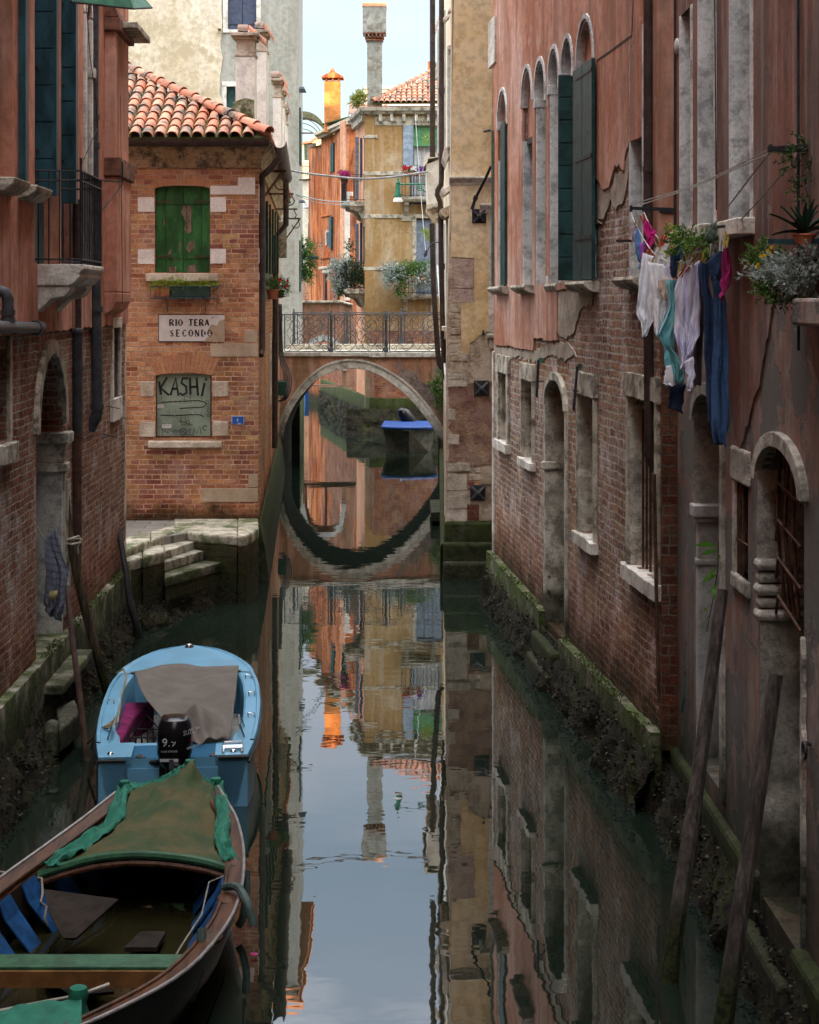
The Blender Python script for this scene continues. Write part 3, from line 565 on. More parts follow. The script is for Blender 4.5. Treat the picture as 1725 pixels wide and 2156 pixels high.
cx = (win[0][0] + win[1][0]) / 2; g = MB(); brickarch(g, cx, win[2][1] + .012, .46, .055, .10, 19); g.build('brick_arch', mat_ab, BH, WHF)
cx2 = (pan[0][0] + pan[1][0]) / 2; g = MB(); brickarch(g, cx2, pan[2][1] + .012, .46, .045, .27, 15, 1.2); g.build('brick_arch', mat_ab, BH, WHF)
# whitewashed and bare stone blocks
white = stone('whitewashed_block', (.78, .75, .70), (.86, .83, .78), dirt=(.42, .36, .30), amt=.3, bst=.3)
cream = stone('bare_sandstone_block', (.44, .34, .24), (.52, .42, .31), dirt=(.25, .17, .11), amt=.4, bst=.3)
def block(x0, x1, y0, y1, mat, w=.012, bv=.006, W=WHF, nm='stone_block'):
    a = W.uv(x0, y1); b = W.uv(x1, y0); g = MB(); g.box(W, a[0], b[0], a[1], b[1], -.05, w); return g.build(nm, mat, BH, W, bevel=bv)
for bb in ((290.5, 325.5, 415, 446), (443, 476, 415, 446), (290.5, 325.5, 525, 556), (443, 476, 524, 555), (443, 537.5, 391, 409.5)): block(*bb, white)
block(502, 537.2, 373.5, 392, white, .0135)
for bb in ((443, 543, 723, 751), (424, 543, 1028, 1057)): block(*bb, cream)
block(515, 542, 694, 721, cream); block(523, 543, 998, 1026, cream, .013)
rough = stone('chipped_stone', (.55, .47, .37), (.66, .60, .50), dirt=(.30, .22, .15), amt=.5)
for bb in ((296, 325, 803, 835), (448, 481, 803, 835), (294, 327, 888, 920), (448, 481, 887, 918)): block(*bb, rough, .016, .012)
g = MB(); a = hp(309, 592); b = hp(460, 576); g.box(WHF, a[0], b[0], a[1], b[1], -.1, .09); g.build('window_sill', rough, BH, WHF, bevel=.01)
g = MB(); a = hp(312, 943); b = hp(467, 928); g.box(WHF, a[0], b[0], a[1], b[1], -.1, .07); g.build('window_sill', rough, BH, WHF, bevel=.02)
for zc in ((391, 450), (525, 554), (575, 590)):   # blocks returning on the canal side
    a = WHS.uv(546, zc[1]); b = WHS.uv(546, zc[0]); g = MB(); g.box(WHS, .02, .22, a[1], b[1], -.05, .012); g.build('stone_block', white, BH, WHS)
# green shutters: two leaves of two boards with battens
a = hp(326.5, 573); b = hp(441.5, 392)
mid = (a[0] + b[0]) / 2
for s_ in (0, 1):
    x0 = a[0] + .004 if s_ == 0 else mid + .004; x1 = mid - .004 if s_ == 0 else b[0] - .004; xm = x0 + (x1 - x0) * (.36 if s_ == 0 else .69); zt0 = win[2][1]
    fr = MB(); top = lambda x: zt0 + .05 * math.sqrt(max(0, 1 - ((x - mid) / (b[0] - a[0]) * 2) ** 2)) - .004
    fr.panel(WHF, [(x0, a[1]), (xm - .003, a[1]), (xm - .003, top(xm)), ((x0 + xm) / 2, top((x0 + xm) / 2)), (x0, top(x0 + .01))], (), -.14, -.105)
    fr.panel(WHF, [(xm + .003, a[1]), (x1, a[1]), (x1, top(x1 - .01)), ((x1 + xm) / 2, top((x1 + xm) / 2)), (xm + .003, top(xm))], (), -.14, -.105)
    sh = fr.build('shutter', m['bright_green'], BH, WHF, bevel=.004)
    g = MB()
    for zz in (.22, 1.10): g.box(WHF, x0 + .03, x1 - .03, a[1] + zz, a[1] + zz + .07, -.105, -.088)
    g.build('batten', m['bright_green'], sh, WHF, bevel=.004)
    g = MB()
    for zz in (.245, 1.13): g.box(WHF, (x0 if s_ == 0 else x1 - .26), (x0 + .26 if s_ == 0 else x1), a[1] + zz, a[1] + zz + .022, -.088, -.082)
    g.build('hinge', m['rust'], sh, WHF)
bare = paint('bare_grey_wood', (.16, .12, .09), .9, .5, sc=14, grain=(1.5, 1.5, .25))
g = MB()
for poly in ([(386, 432), (392, 428), (400, 434), (404, 448), (402, 470), (405, 485), (397, 492), (388, 484), (392, 470), (386, 455), (381, 447)], [(397, 510), (407, 506), (411, 514), (407, 527), (398, 532), (392, 523)], [(351, 541), (358, 524), (366, 538), (378, 548), (362, 546)], [(346, 460), (349, 464), (348, 478), (345, 470)], [(378, 508), (381, 512), (380, 530), (376, 526)], [(355, 562), (372, 560), (370, 573), (352, 573)], [(396, 560), (412, 557), (416, 573), (394, 573)]):
    g.panel(WHF, ragged([WHF.uv(x, y, -.1) for x, y in poly + poly[:1]], .008, .02, 5)[:-1], (), -.11, -.1035)
g.build('flaked_paint', bare, BH, WHF)
g = MB(); g.box(WHF, a[0] - .02, b[0] + .02, a[1] - .05, b[1] + .1, -.25, -.2); g.build('window', m['dark'], BH, WHF)
# sheet-metal panel with graffiti
pg = paint('grey_green_sheet', (.20, .26, .20), .6, .2, wear=(.22, .11, .06), wr=(.66, .70), sc=3)
PW = .0
o_p = MB().panel(WHF, pan, (), -.12, -.05).build('metal_panel', pg, BH, WHF)
def strokes(name, mat, lines, wd, parent, W=WHF, w=-.046, th=.002):
    g = MB()
    for l in lines: g.ribbon(W, [W.uv(x, y, w) for x, y in l], wd, w - th, w, px=False)
    return g.build(name, mat, parent, W)
g = MB()
for l in ([(329, 788), (329, 921)], [(445, 788), (445, 921)], [(328, 919.5), (446, 919.5)]): g.ribbon(WHF, [WHF.uv(x, y, -.046) for x, y in l], .03, -.048, -.044, px=False)
g.build('rusty_rim', m['rust'], o_p, WHF)
blk = flat('black_spray', (.012, .012, .013), .6); wht = flat('pale_spray', (.42, .47, .46), .7); bls = flat('blue_black_spray', (.02, .04, .06), .6)
k_ = [[(335, 803), (339, 831)], [(352, 794), (338, 817), (356, 832)], [(359, 832), (370, 796), (376, 833)], [(361, 819), (375, 818)], [(396, 797), (385, 796), (382, 806), (392, 814), (393, 827), (384, 832), (379, 827)], [(400, 795), (401, 831)], [(414, 795), (417, 833)], [(400, 815), (417, 814)], [(431, 806), (425, 834)]]
strokes('graffiti', blk, k_, .038, o_p); strokes('graffiti', blk, [[(433.5, 796), (434.5, 801)]], .032, o_p)
def arcl(cx_, cy_, rx, ry, a0, a1, n_=12): return [(cx_ + rx * math.cos(R(a0 + (a1 - a0) * k / n_)), cy_ + ry * math.sin(R(a0 + (a1 - a0) * k / n_))) for k in range(n_ + 1)]
strokes('graffiti', blk, [[(340, 847), (380, 845), (418, 843), (430, 846), (434, 850), (428, 857), (410, 858), (378, 860)], [(338, 874), (370, 875), (400, 873), (420, 873), (429, 877)]], .014, o_p)
strokes('graffiti', blk, [[(340, 835), (340, 842)], [(389, 833), (389, 843)], [(401, 832), (401, 841)], [(425, 835), (425, 843)]], .005, o_p)
strokes('graffiti', blk, [[(379, 890), (381, 873), (383, 892)], [(381, 888), (390, 890), (391, 874)], [(392, 892), (396, 876), (400, 893)], [(393, 886), (400, 886)], [(377, 886), (407, 895), (382, 894)], arcl(436, 846, 4, 3, 0, 350), arcl(438, 853, 4, 3, 30, 330), [(435, 860), (441, 858), (436, 866), (442, 868)], arcl(439, 874, 3, 3, 0, 350)], .006, o_p)
strokes('graffiti', wht, [[(362, 852), (368, 838), (374, 846), (381, 837), (386, 848), (392, 838), (398, 848), (404, 838), (407, 850), (396, 853), (380, 854), (364, 851)], arcl(386, 840, 9, 3, 180, 360), [(400, 865), (408, 874), (404, 862)], [(407, 862), (419, 866), (410, 876)], [(419, 874), (423, 860), (428, 875), (430, 862), (437, 872)], [(360, 863), (362, 875), (366, 864), (368, 876)], [(342, 884), (346, 889)], [(358, 885), (360, 890)]], .006, o_p)
strokes('graffiti', bls, [arcl(386, 909, 7, 7, 40, 400), [(384, 908), (394, 915)], [(402, 903), (396, 906), (401, 909), (396, 914), (404, 916)], [(406, 917), (410, 901), (414, 912), (421, 897), (424, 914)], arcl(433, 901, 6, 5, 300, 80), [(405, 920), (426, 918)]], .013, o_p)
strokes('graffiti', blk, [[(342 + k * 6, 904), (343 + k * 6, 911), (346 + k * 6, 904), (347 + k * 6, 911)] for k in range(8)], .0055, o_p)
strokes('graffiti', wht, [[(338, 918), (337, 902), (342, 909), (346, 903), (347, 918)], arcl(353, 911, 3.5, 6, 0, 360), [(364, 906), (359, 906), (359, 917), (365, 917)], [(359, 911), (363, 911)], [(341, 921), (345, 921)]], .007, o_p)
sticker = flat('white_sticker', (.55, .57, .56), .6)
g = MB(); 
for (x0, x1, y0, y1) in ((331.5, 344.5, 851.5, 859.5), (341.5, 361, 893.5, 901)):
    p0 = WHF.uv(x0, y1, -.046); p1 = WHF.uv(x1, y0, -.046); g.box(WHF, p0[0], p1[0], p0[1], p1[1], -.048, -.0435)
g.build('sticker', sticker, o_p, WHF)
strokes('graffiti', blk, [[(333, 854), (335, 858), (337, 853), (339, 858), (343, 853)], [(343, 896), (346, 895), (345, 898), (350, 895), (352, 898), (354, 895), (359, 898)]], .006, o_p, w=-.041)
# cornice, gutter, downpipe
g = MB(); wz = lambda y: hp(400, y)[1]
prf = [(0, wz(353)), (.05, wz(353)), (.05, wz(337)), (.07, wz(335)), (.10, wz(326)), (.16, wz(316)), (.18, wz(310)), (.24, wz(303)), (.24, wz(300)), (0, wz(300))]
CE = WHF.L
def mitre(w): return WHF.L + w
rings = [[WHF.P(0, z, w) for w, z in prf], [WHF.P(WHF.L, z, w) + Vector((w * .95, 0, 0)) for w, z in prf], [WHS.P(WHS.L, z, w) for w, z in prf]]
g.loft(rings); g.build('cornice', stone('stained_cornice', (.36, .27, .15), (.46, .37, .24), dirt=(.07, .06, .05), amt=.95, bst=.3), BH, WHF)
gz = wz(298); gr = .11
def gut(g, P, up=Vector((0, 0, 1)), r=gr):
    rings = []
    for i, p in enumerate(P):
        tg = (P[min(i + 1, len(P) - 1)] - P[max(i - 1, 0)]).normalized(); s2 = tg.cross(up).normalized(); rings.append([p + s2 * math.cos(a) * r + up * math.sin(a) * r for a in [math.pi + math.pi * k / 10 for k in range(11)]] + [p + s2 * math.cos(a) * (r - .012) + up * math.sin(a) * (r - .012) for a in [2 * math.pi - math.pi * k / 10 for k in range(11)]])
    g.loft(rings)
g = MB(); gut(g, [WHF.P(0, gz, .34), WHF.P(WHF.L + .2, gz, .34)]); gut(g, [WHS.P(.0, gz, .34), WHS.P(8.6, gz, .34)])
g.build('gutter', m['pipe_brown'], BH, smooth=True)
g = MB(); c0 = WHS.P(.05, gz - .1, .33); base = at(553, 400, 29.3)
g.tube([c0, WHS.P(.05, gz - .25, .33), WHS.P(.05, gz - .42, .20), Vector((base.x, 29.2, gz - .55)), Vector((base.x, 29.2, gz - .8)), Vector((base.x, 29.2, H - (735 - HY) * 29.2 / F)), Vector((base.x - .02, 29.12, H - (748 - HY) * 29.2 / F))], .055, 10); g.build('downpipe', m['pipe_brown'], BH, smooth=True)
g = MB(); g.tube([WHS.P(7.9, gz - .1, .33), WHS.P(7.9, gz - 1.0, .33), WHS.P(7.9, gz - 1.25, .12), WHS.P(7.9, 1.5, .1)], .06, 8); g.build('downpipe', m['pipe_brown'], BH, smooth=True)
# hip roof with coppi tiles
n = NT('clay_tile'); c_ = n.ramp(n.isl, [(0, (.42, .14, .075)), (.3, (.52, .20, .11)), (.55, (.46, .17, .10)), (.78, (.58, .27, .17)), (.9, (.30, .17, .12)), (1, (.22, .17, .14))])
c_ = n.mix(n.m_('MULTIPLY', n.mr(n.noise(3.2, 7, .75), .49, .57), .95), c_, n.mix(n.mr(n.noise(20, 3), .4, .6), (.045, .04, .03), (.16, .15, .12))); mat_tile = n.out(c_, .85, n.noise(25, 5, .7), .5, .012)
mat_under = stone('roof_bed', (.12, .11, .07), (.16, .15, .08), amt=.8, moss=1, gl=-5, gh=-4)
def coppi(g, O, ud, sd_, up, cols, L, tw=.20, tl=.36, over=.07, lim=None):
    """rows of half-round tiles: ud across, sd_ up the slope"""
    rows = int(L / (tl - over)) + 1
    for c in range(cols):
        for r_ in range(rows):
            s0 = r_ * (tl - over); 
            if lim and not lim((c + .5) * tw, s0 + tl * .3): continue
            j = U(-.008, .008); j2 = U(-.03, .03); rings = []
            for (ss, rad, hh_) in ((s0 - .02, .092, .018), (s0 + tl, .075, .0)):
                rings.append([O + ud * ((c + .5) * tw + j + math.cos(a) * rad + j2 * (ss - s0)) + sd_ * ss + up * (math.sin(a) * rad * .95 + hh_ + .01) for a in [math.pi * k / 7 for k in range(8)]] + [O + ud * ((c + .5) * tw + j + math.cos(a) * (rad - .014) + j2 * (ss - s0)) + sd_ * ss + up * (math.sin(a) * (rad - .014) * .95 + hh_ + .01) for a in [math.pi - math.pi * k / 7 for k in range(8)]])
            g.loft(rings)
ev = hp(400, 297)[1] + .03
slope = math.atan2(1, 2.0)
# the hip line is read from the picture: from the eave corner up to the left at x = 262
O1 = WHF.P(WHF.L + .16, ev, .36); 
tgt = at(262, 150, 29.04 - .36 + 2.6); 
hipd = (tgt - O1); run = hipd.y; zr_ = hipd.z
sd1 = Vector((0, run, zr_)).normalized(); ud1 = Vector((-1, 0, 0)); up1 = ud1.cross(sd1); up1 = up1 if up1.z > 0 else -up1
Ls = Vector((0, run, zr_)).length; rx = abs(hipd.x)
lim = lambda a, s_: a > s_ * rx / Ls + .02 and s_ < Ls * 1.5
g = MB(); coppi(g, O1, ud1, sd1, up1, 22, Ls * 1.35, lim=lim); g.build('roof_tiles', mat_tile, BH, smooth=True)
RP = O1 + hipd * 1.45; g = MB(); RL = O1 + Vector((-5.5, 0, 0)); dn_ = Vector((0, 0, -.02))
RB = WHS.P(WHS.L, ev, .3); ridge_b = Vector((RP.x - .6, 46, RP.z))
g.add([O1 + dn_, RL + dn_, RP + Vector((-3.5, 0, 0)) + dn_, RP + dn_, RB, ridge_b], [(0, 1, 2, 3), (0, 3, 5, 4)]); g.build('roof', mat_under, BH, solid=.04)
g = MB(); hl = hipd.length * 1.45; hd = hipd.normalized(); sidev = hd.cross(Vector((0, 0, 1))).normalized(); upv = sidev.cross(hd)
k = 0.0
while k < hl:
    rings = [[O1 + hd * ss + sidev * math.cos(a) * rad + upv * (math.sin(a) * rad + .07 + hh_) for a in [math.pi * q_ / 7 for q_ in range(8)]] + [O1 + hd * ss + sidev * math.cos(a) * (rad - .015) + upv * (math.sin(a) * (rad - .015) + .07 + hh_) for a in [math.pi - math.pi * q_ / 7 for q_ in range(8)]] for ss, rad, hh_ in ((k - .03, .105, .02), (k + .38, .085, 0))]
    g.loft(rings); k += .33
g.build('hip_tiles', mat_tile, BH, smooth=True)
sideU = (RB - O1).normalized(); sd2 = (ridge_b - RB); sd2 = (sd2 - sideU * sd2.dot(sideU)).normalized(); up2 = sideU.cross(sd2); up2 = up2 if up2.z > 0 else -up2
g = MB(); coppi(g, O1, sideU, sd2, up2, 88, 1.2, lim=lambda a, s_: a > s_ * .9); g.build('roof_tiles', mat_tile, BH, smooth=True)
# white chimneys along the canal eave
wch = stone('white_flue_plaster', (.66, .64, .60), (.74, .72, .68), dirt=(.30, .28, .26), amt=.45, bst=.3, moss=0)
cb = stone('chimney_band_stone', (.42, .34, .27), (.52, .45, .38), dirt=(.12, .10, .08), amt=.7)
def chimney(px0, px1, pyt, pyb, Y, dpt):
    a = at(px0, pyb, Y); b = at(px1, pyt, Y); x0, x1, z0, z1 = a.x, b.x, a.z, b.z
    g = MB(); g.bx(x0, x1, Y, Y + dpt, min(z0, ev + .1), z1); ch = g.build('chimney', wch, BH, bevel=.01)
    g = MB(); w_ = x1 - x0; g.bx(x0 - .015, x1 + .015, Y - .015, Y + dpt + .015, z1, z1 + .06); g.bx(x0 + .01, x1 - .01, Y + .01, Y + dpt - .01, z1 + .06, z1 + .30); g.bx(x0 - .03, x1 + .03, Y - .03, Y + dpt + .03, z1 + .30, z1 + .36); g.bx(x0 - w_ * .25, x1 + w_ * .25, Y - .1, Y + dpt + .1, z1 + .36, z1 + .42); g.build('chimney_cap', cb, ch, bevel=.008)
    g = MB(); xm = (x0 + x1) / 2 + .05
    g.loft([[Vector((xm + .0 + s_, Y + dpt * .5 + math.cos(t_) * .12, z1 + .44 + math.sin(t_) * .11 - dz)) for t_ in [math.pi * q_ / 6 for q_ in range(7)]] for s_, dz in ((0, -.05), (w_ * .9, .22))]); g.loft([[Vector((xm - s_, Y + math.cos(t_) * .10, z1 + .44 + math.sin(t_) * .13)) for t_ in [math.pi * q_ / 6 for q_ in range(7)]] for s_ in (0.0, .18)]); g.build('chimney_tile', mat_tile, ch)
    return ch
chimney(496, 537, 118, 330, 32.5, .45); chimney(541, 561, 108, 330, 35.0, .55); chimney(575, 592, 205, 330, 39.5, .5); chimney(586, 598, 225, 330, 43.0, .5); chimney(597, 604, 262, 330, 46.0, .5)
g = MB(); a = at(490, 245, 32.3); b = at(536, 200, 32.3); g.prism([at(490, 250, 32.3), at(533, 252, 32.3), at(535, 210, 32.3), at(515, 205, 32.3), at(490, 215, 32.3)], (0, .1, 0)); g.build('chimney_base', m['mossy_stone'], BH, bevel=.01)
# side shutters, laundry brackets
def leafside(px0, px1, py0, py1, Y, mat, parent, name='shutter', rows=7):
    return leaf_x(name, Y, (px0 - CX) * Y / F, (px1 - CX) * Y / F, H - (py1 - HY) * Y / F, H - (py0 - HY) * Y / F, mat, parent, rows)
gp = paint('worn_dark_green', (.035, .07, .05), .7, .4, wear=(.20, .19, .14), wr=(.58, .66), sc=7, grain=(1.5, 1.5, .3))
leafside(558, 565, 423, 575, 30.9, gp, BH); leafside(566.5, 571, 430, 577, 31.9, gp, BH); leafside(572, 577, 440, 578, 33.2, gp, BH); leafside(578, 582, 446, 575, 34.5, gp, BH); leafside(583, 587, 455, 575, 36, gp, BH)
g = MB(); g.box(WHS, 1.9, 8, 4.55, 6.1, .0, .03); g.build('shutter', gp, BH, WHS)
leafside(587, 604, 466, 543, 41, stone('old_box_wood', (.22, .20, .16), (.30, .28, .22), amt=.8), BH, 'meter_cupboard', 2)
g = MB()
def brk(x0, x1, y, Y, hook=None, r=.022):
    g.tube([at(x0, y, Y), at(x1, y, Y)], r, 4)
    if hook:
        hx, hy = hook; s_ = Y / F; c = at(hx, hy, Y); R_ = .09
        g.tube([at(hx + 5, y, Y), at(hx + 5, hy - 8, Y)] + [c + Vector((math.cos(a) * R_, 0, math.sin(a) * R_)) for a in [-math.pi * k / 8 for k in range(9)]], .012, 5)
brk(539, 603, 360, 30.2, (591, 388), .03); brk(565, 618, 408, 34, (610, 422)); brk(580, 626, 440, 38, (615, 452)); brk(595, 633, 460, 42, (623, 472), .025); g.tube([at(537, 436, 29.6), at(545, 430, 29.7), at(592, 365, 30.2)], .022, 5); g.tube([at(604, 500, 42), at(631, 462, 42)], .02, 4)
g.build('laundry_bracket', m['rust'], BH)
# ================================================================ tall grey building behind the house
def prect(W, x0, x1, y0, y1, w=0): a = W.uv(x0, y1, w); b = W.uv(x1, y0, w); return rect(a[0], b[0], a[1], b[1])
def boxpx(g, W, x0, x1, y0, y1, w0, w1, wp=0): a = W.uv(x0, y1, wp); b = W.uv(x1, y0, wp); return g.box(W, a[0], b[0], a[1], b[1], w0, w1)
GB = thing('tall_grey_building', 'tall grey green rendered building with peeling cream side, behind the brick house', 'building', (-6, 55, 0))
gw1 = prect(WG, 480, 540, -40, 62); gw2 = prect(WG, 477, 515, 182, 250)
GT = 15.6
g = MB(); g.panel(WG, rect(WG.us(462), WG.L, -.3, GT), [gw1, gw2], -.3, 0); g.build('grey_wall', m['grey_wall'], GB, WG)
WGS = Wall((-3.2, 52.0), (-3.55, 60), (1, 0))
g = MB(); g.box(WGS, .32, WGS.L, -.3, GT - .02, -2.3, -.003); g.build('side_wall', m['grey_wall'], GB, WGS)
e = ragged([(WG.us(466), -.3), (WG.us(468), 9), (WG.us(464), GT)], .10, .25, 8)
g = MB(); g.panel(WG, e + [(-3, GT), (-3, -.3)], (), -.25, .025); g.build('cream_wall', m['cream_wall'], GB, WG)
g = MB(); g.box(WGS, -.05, WGS.L, -.3, 1.5, -1, .04); g.box(WG, -1, WG.L + .03, -.3, 1.5, -1, .04); g.build('wall_foot', m['foot_stone'], GB, WGS)  # dark base painted in for the shade beside the arch
g = MB(); g.box(WG, -3, WG.L - .4, -.3, GT - .1, -7.5, -.31); g.build('core_wall', m['grey_wall'], GB, WG)
g = MB(); g.box(WG, -3.2, WG.L + .12, GT, GT + .14, -8, .16); g.box(WG, -3.1, WG.L + .06, GT - .18, GT - .002, -7.9, .08); g.build('roof_cornice', m['apricot_wall'], GB, WG)
g = MB(); boxpx(g, WG, 470, 480, -50, 68, -.05, .03); boxpx(g, WG, 540, 549, -50, 68, -.05, .03); boxpx(g, WG, 470, 549, 62, 69, -.05, .035)
boxpx(g, WG, 468, 477, 182, 236, -.05, .03); boxpx(g, WG, 468, 516, 172, 182, -.05, .035); g.build('window_frame', m['white_stone'], GB, WG, bevel=.01)
for x0, x1 in ((480, 509.5), (510.5, 540)):
    g = MB(); boxpx(g, WG, x0, x1, -50, 62, -.16, -.11); s_ = g.build('shutter', m['slate_shutter'], GB, WG, bevel=.005)
    g = MB(); boxpx(g, WG, x0 + 2, x1 - 2, 49, 51.5, -.11, -.10); g.build('hinge', m['iron'], s_, WG)
g = MB(); boxpx(g, WG, 477, 515, 182, 250, -.16, -.11); g.build('shutter', m['green_shutter'], GB, WG)
g = MB(); boxpx(g, WG, 460, 466, 62, 63.5, 0, .2); g.tube([WG.P(*WG.uv(557, 68), .03), WG.P(*WG.uv(557, 58), .03)], .02, 4); g.build('shutter_catch', m['iron'], GB, WG)
g = MB(); g.box(WGS, .9, 2.6, 4.8, 6.3, 0, .04); g.box(WGS, .9, 2.6, 8.6, 10.2, 0, .05); g.build('shutter', m['green_shutter'], GB, WGS)
g = MB(); g.prism([at(624, 183, 53), at(640, 182, 53), at(642, 187, 53), at(624, 187, 53)], (0, 1.0, 0)); g.prism([at(626, 420, 53), at(640, 421, 53), at(640, 424, 53), at(626, 424, 53)], (0, .8, 0)); g.build('awning_rail', m['blue_shutter'], GB)
g = MB(); g.tube([at(622, 280, 53.5), at(658, 280, 54.5)], .03, 4); g.tube([at(622, 379, 53), at(655, 378, 53)], .03, 4); g.build('laundry_bracket', m['rust'], GB)

# ================================================================ bridge
BR = thing('arched_footbridge', 'red plastered arched footbridge with pale stone arch ring and scrolled iron railings', 'bridge', (-1.2, 49.5, 0))
sc = 48.6 / F
def bp(px, py): return WBR.uv(px, py)
intr = [(597, 925), (600, 900), (612, 868), (632, 836), (660, 806), (690, 786), (718, 777), (745, 775), (775, 780), (805, 793), (835, 814), (862, 838), (888, 868), (910, 898), (928, 926)]
extr = [(585, 925), (589, 893), (602, 858), (624, 824), (652, 792), (684, 769), (716, 759), (746, 757), (780, 763), (812, 777), (846, 798), (876, 825), (904, 858), (926, 890), (944, 926)]
def smoothp(l, n_=4):
    out = []
    for i in range(len(l) - 1):
        p0 = Vector(l[max(i - 1, 0)]); p1 = Vector(l[i]); p2 = Vector(l[i + 1]); p3 = Vector(l[min(i + 2, len(l) - 1)])
        for k in range(n_):
            t_ = k / n_; out.append(tuple(.5 * (2 * p1 + (p2 - p0) * t_ + (2 * p0 - 5 * p1 + 4 * p2 - p3) * t_ * t_ + (3 * p1 - p0 - 3 * p2 + p3) * t_ ** 3)))
    return out + [tuple(l[-1])]
I = [bp(*p) for p in smoothp(intr)]; X = [bp(*p) for p in smoothp(extr)]
zk = bp(760, 738)[1]
g = MB(); top = [(WBR.L, bp(930, 748)[1]), (0, bp(590, 742)[1])]
g.panel(WBR, [(0, -.3)] + [(I[0][0], -.3)] + I + [(I[-1][0], -.3), (WBR.L, -.3)] + top, (), -3.8, 0); br = g.build('arch_body', m['bridge_plaster'], BR, WBR)
sof = stone('dark_soffit', (.05, .04, .032), (.09, .07, .055), dirt=(.015, .014, .012), amt=.8)  # darker stone for the thin lining under the arch
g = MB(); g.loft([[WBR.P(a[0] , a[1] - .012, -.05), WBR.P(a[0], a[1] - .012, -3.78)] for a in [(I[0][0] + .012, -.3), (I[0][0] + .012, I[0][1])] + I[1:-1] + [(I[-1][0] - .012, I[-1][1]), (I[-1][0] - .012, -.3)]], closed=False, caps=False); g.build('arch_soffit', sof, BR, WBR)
# voussoirs
ringst = stone('arch_ring_stone', (.50, .49, .44), (.60, .59, .54), dirt=(.16, .16, .12), amt=.7, gl=.9, gh=1.4)
nv_ = len(I) - 1
g = MB()
for i in range(nv_):
    q4 = [I[i], I[i + 1], X[i + 1], X[i]]; g.panel(WBR, q4, (), -.3, .035)
g.build('arch_ring', ringst, BR, WBR)
g = MB()
for i in range(nv_):
    Xi = Vector(X[i]); Xj = Vector(X[i + 1]); d_ = (Xi - Vector(I[i])).normalized() * .035; d2_ = (Xj - Vector(I[i + 1])).normalized() * .035
    g.panel(WBR, [tuple(Xi - d_), tuple(Xj - d2_), tuple(Xj + d2_ * .5), tuple(Xi + d_ * .5)], (), -.1, .065)
g.build('arch_moulding', ringst, BR, WBR, smooth=False)
g = MB()
for px_ in (596, 692, 800, 900):
    pass
xs = [588, 697, 776, 812, 890, 945]
for i in range(5):
    a = bp(xs[i] + .4, 752 if i else 751); b = bp(xs[i + 1] - .4, 740); g.box(WBR, a[0], b[0], bp(0, 750 if i < 2 else 752)[1], bp(0, 741)[1] - .004 * i, -2.35, .09)
g.build('stone_coping', stone('coping_stone', (.52, .52, .48), (.62, .61, .57), dirt=(.17, .17, .12), amt=.7), BR, WBR, bevel=.012)
g = MB(); a = bp(600, 739); b = bp(925, 728); g.box(WBR, a[0], b[0], a[1], b[1], -2.3, -1.95); g.box(WBR, 0, WBR.L, bp(0, 742)[1], bp(0, 740)[1], -3.79, -.05); g.build('deck', m['grey_stone'], BR, WBR, bevel=.01)
# bare brick where the plaster fell away
n = bare_patch = ragged([bp(x, y) for x, y in [(838, 788), (846, 777), (862, 779), (876, 786), (884, 800), (896, 808), (915, 808), (930, 830), (934, 880), (920, 865), (900, 850), (884, 828), (868, 812), (850, 800), (838, 788)]], .03, .08, 4)[:-1]
m['dark_rubble'] = stone('bare_rubble', (.18, .14, .13), (.26, .20, .17), dirt=(.08, .07, .06), amt=.8, bst=1)
g = MB(); g.panel(WBR, bare_patch, (), -.02, .006); g.build('bare_patch', m['dark_rubble'], BR, WBR)
# railings
def scroll(g, cx_, cz, r, a0, turns, dirn, W, w, rr=.009, n_=20):
    pts_ = []
    for k in range(n_ + 1):
        t_ = k / n_; a = a0 + dirn * 2 * math.pi * turns * t_; q_ = r * (1 - t_ * .82); pts_.append(W.P(cx_ + q_ * math.cos(a), cz + q_ * math.sin(a), w))
    g.tube(pts_, rr, 5)
def railpanel(g, W, u0, u1, z0, z1, w):
    L = u1 - u0; h = z1 - z0; r = h * .275
    for z in (z0, z1): g.tube([W.P(u0, z, w), W.P(u1, z, w)], .014, 5)
    for u in (u0, u1): g.tube([W.P(u, z0, w), W.P(u, z1, w)], .016, 5)
    c = (u0 + u1) / 2; zc = (z0 + z1) / 2
    for s_ in (-1, 1):
        for t_ in (-1, 1):
            cu = c + s_ * L * .245; cz = zc + t_ * h * .02
            scroll(g, c + s_ * L * .24, zc + t_ * h * .22, r, math.pi / 2 * t_ + (0 if s_ > 0 else math.pi) * 0, 1.6, s_ * t_, W, w)
            scroll(g, c + s_ * L * .43, z0 + h * (.5 + t_ * .40), h * .10, math.pi * (.5 if t_ > 0 else -.5), 1.3, s_ * t_, W, w, .008, 14)
            g.tube([W.P(c + s_ * L * .46, zc + t_ * h * .02, w), W.P(c + s_ * L * .24, z0 + h * (.5 + t_ * .47), w)], .008, 4)
            g.tube([W.P(c + s_ * L * .46, zc + t_ * h * .46, w), W.P(c + s_ * L * .02, zc - t_ * h * .06, w)], .008, 4)
            g.tube([W.P(c, zc + t_ * h * .46, w), W.P(c + s_ * L * .13, zc + t_ * h * .2, w), W.P(c + s_ * L * .04, zc, w)], .008, 4)
def post(g, c, h, r=.045):
    g.lathe(c, [(r * 1.5, 0), (r * 1.5, h * .10), (r * .9, h * .14), (r * 1.25, h * .2), (r * .85, h * .3), (r * .75, h * .82), (r * 1.15, h * .85), (r * .8, h * .9), (r * 1.1, h * .97), (r * .9, h * 1.0), (r * .4, h * 1.05), (r * .55, h * 1.09), (r * .1, h * 1.12)], 10)
ft = bp(0, 741)[1]; hgt = bp(0, 662)[1] - ft
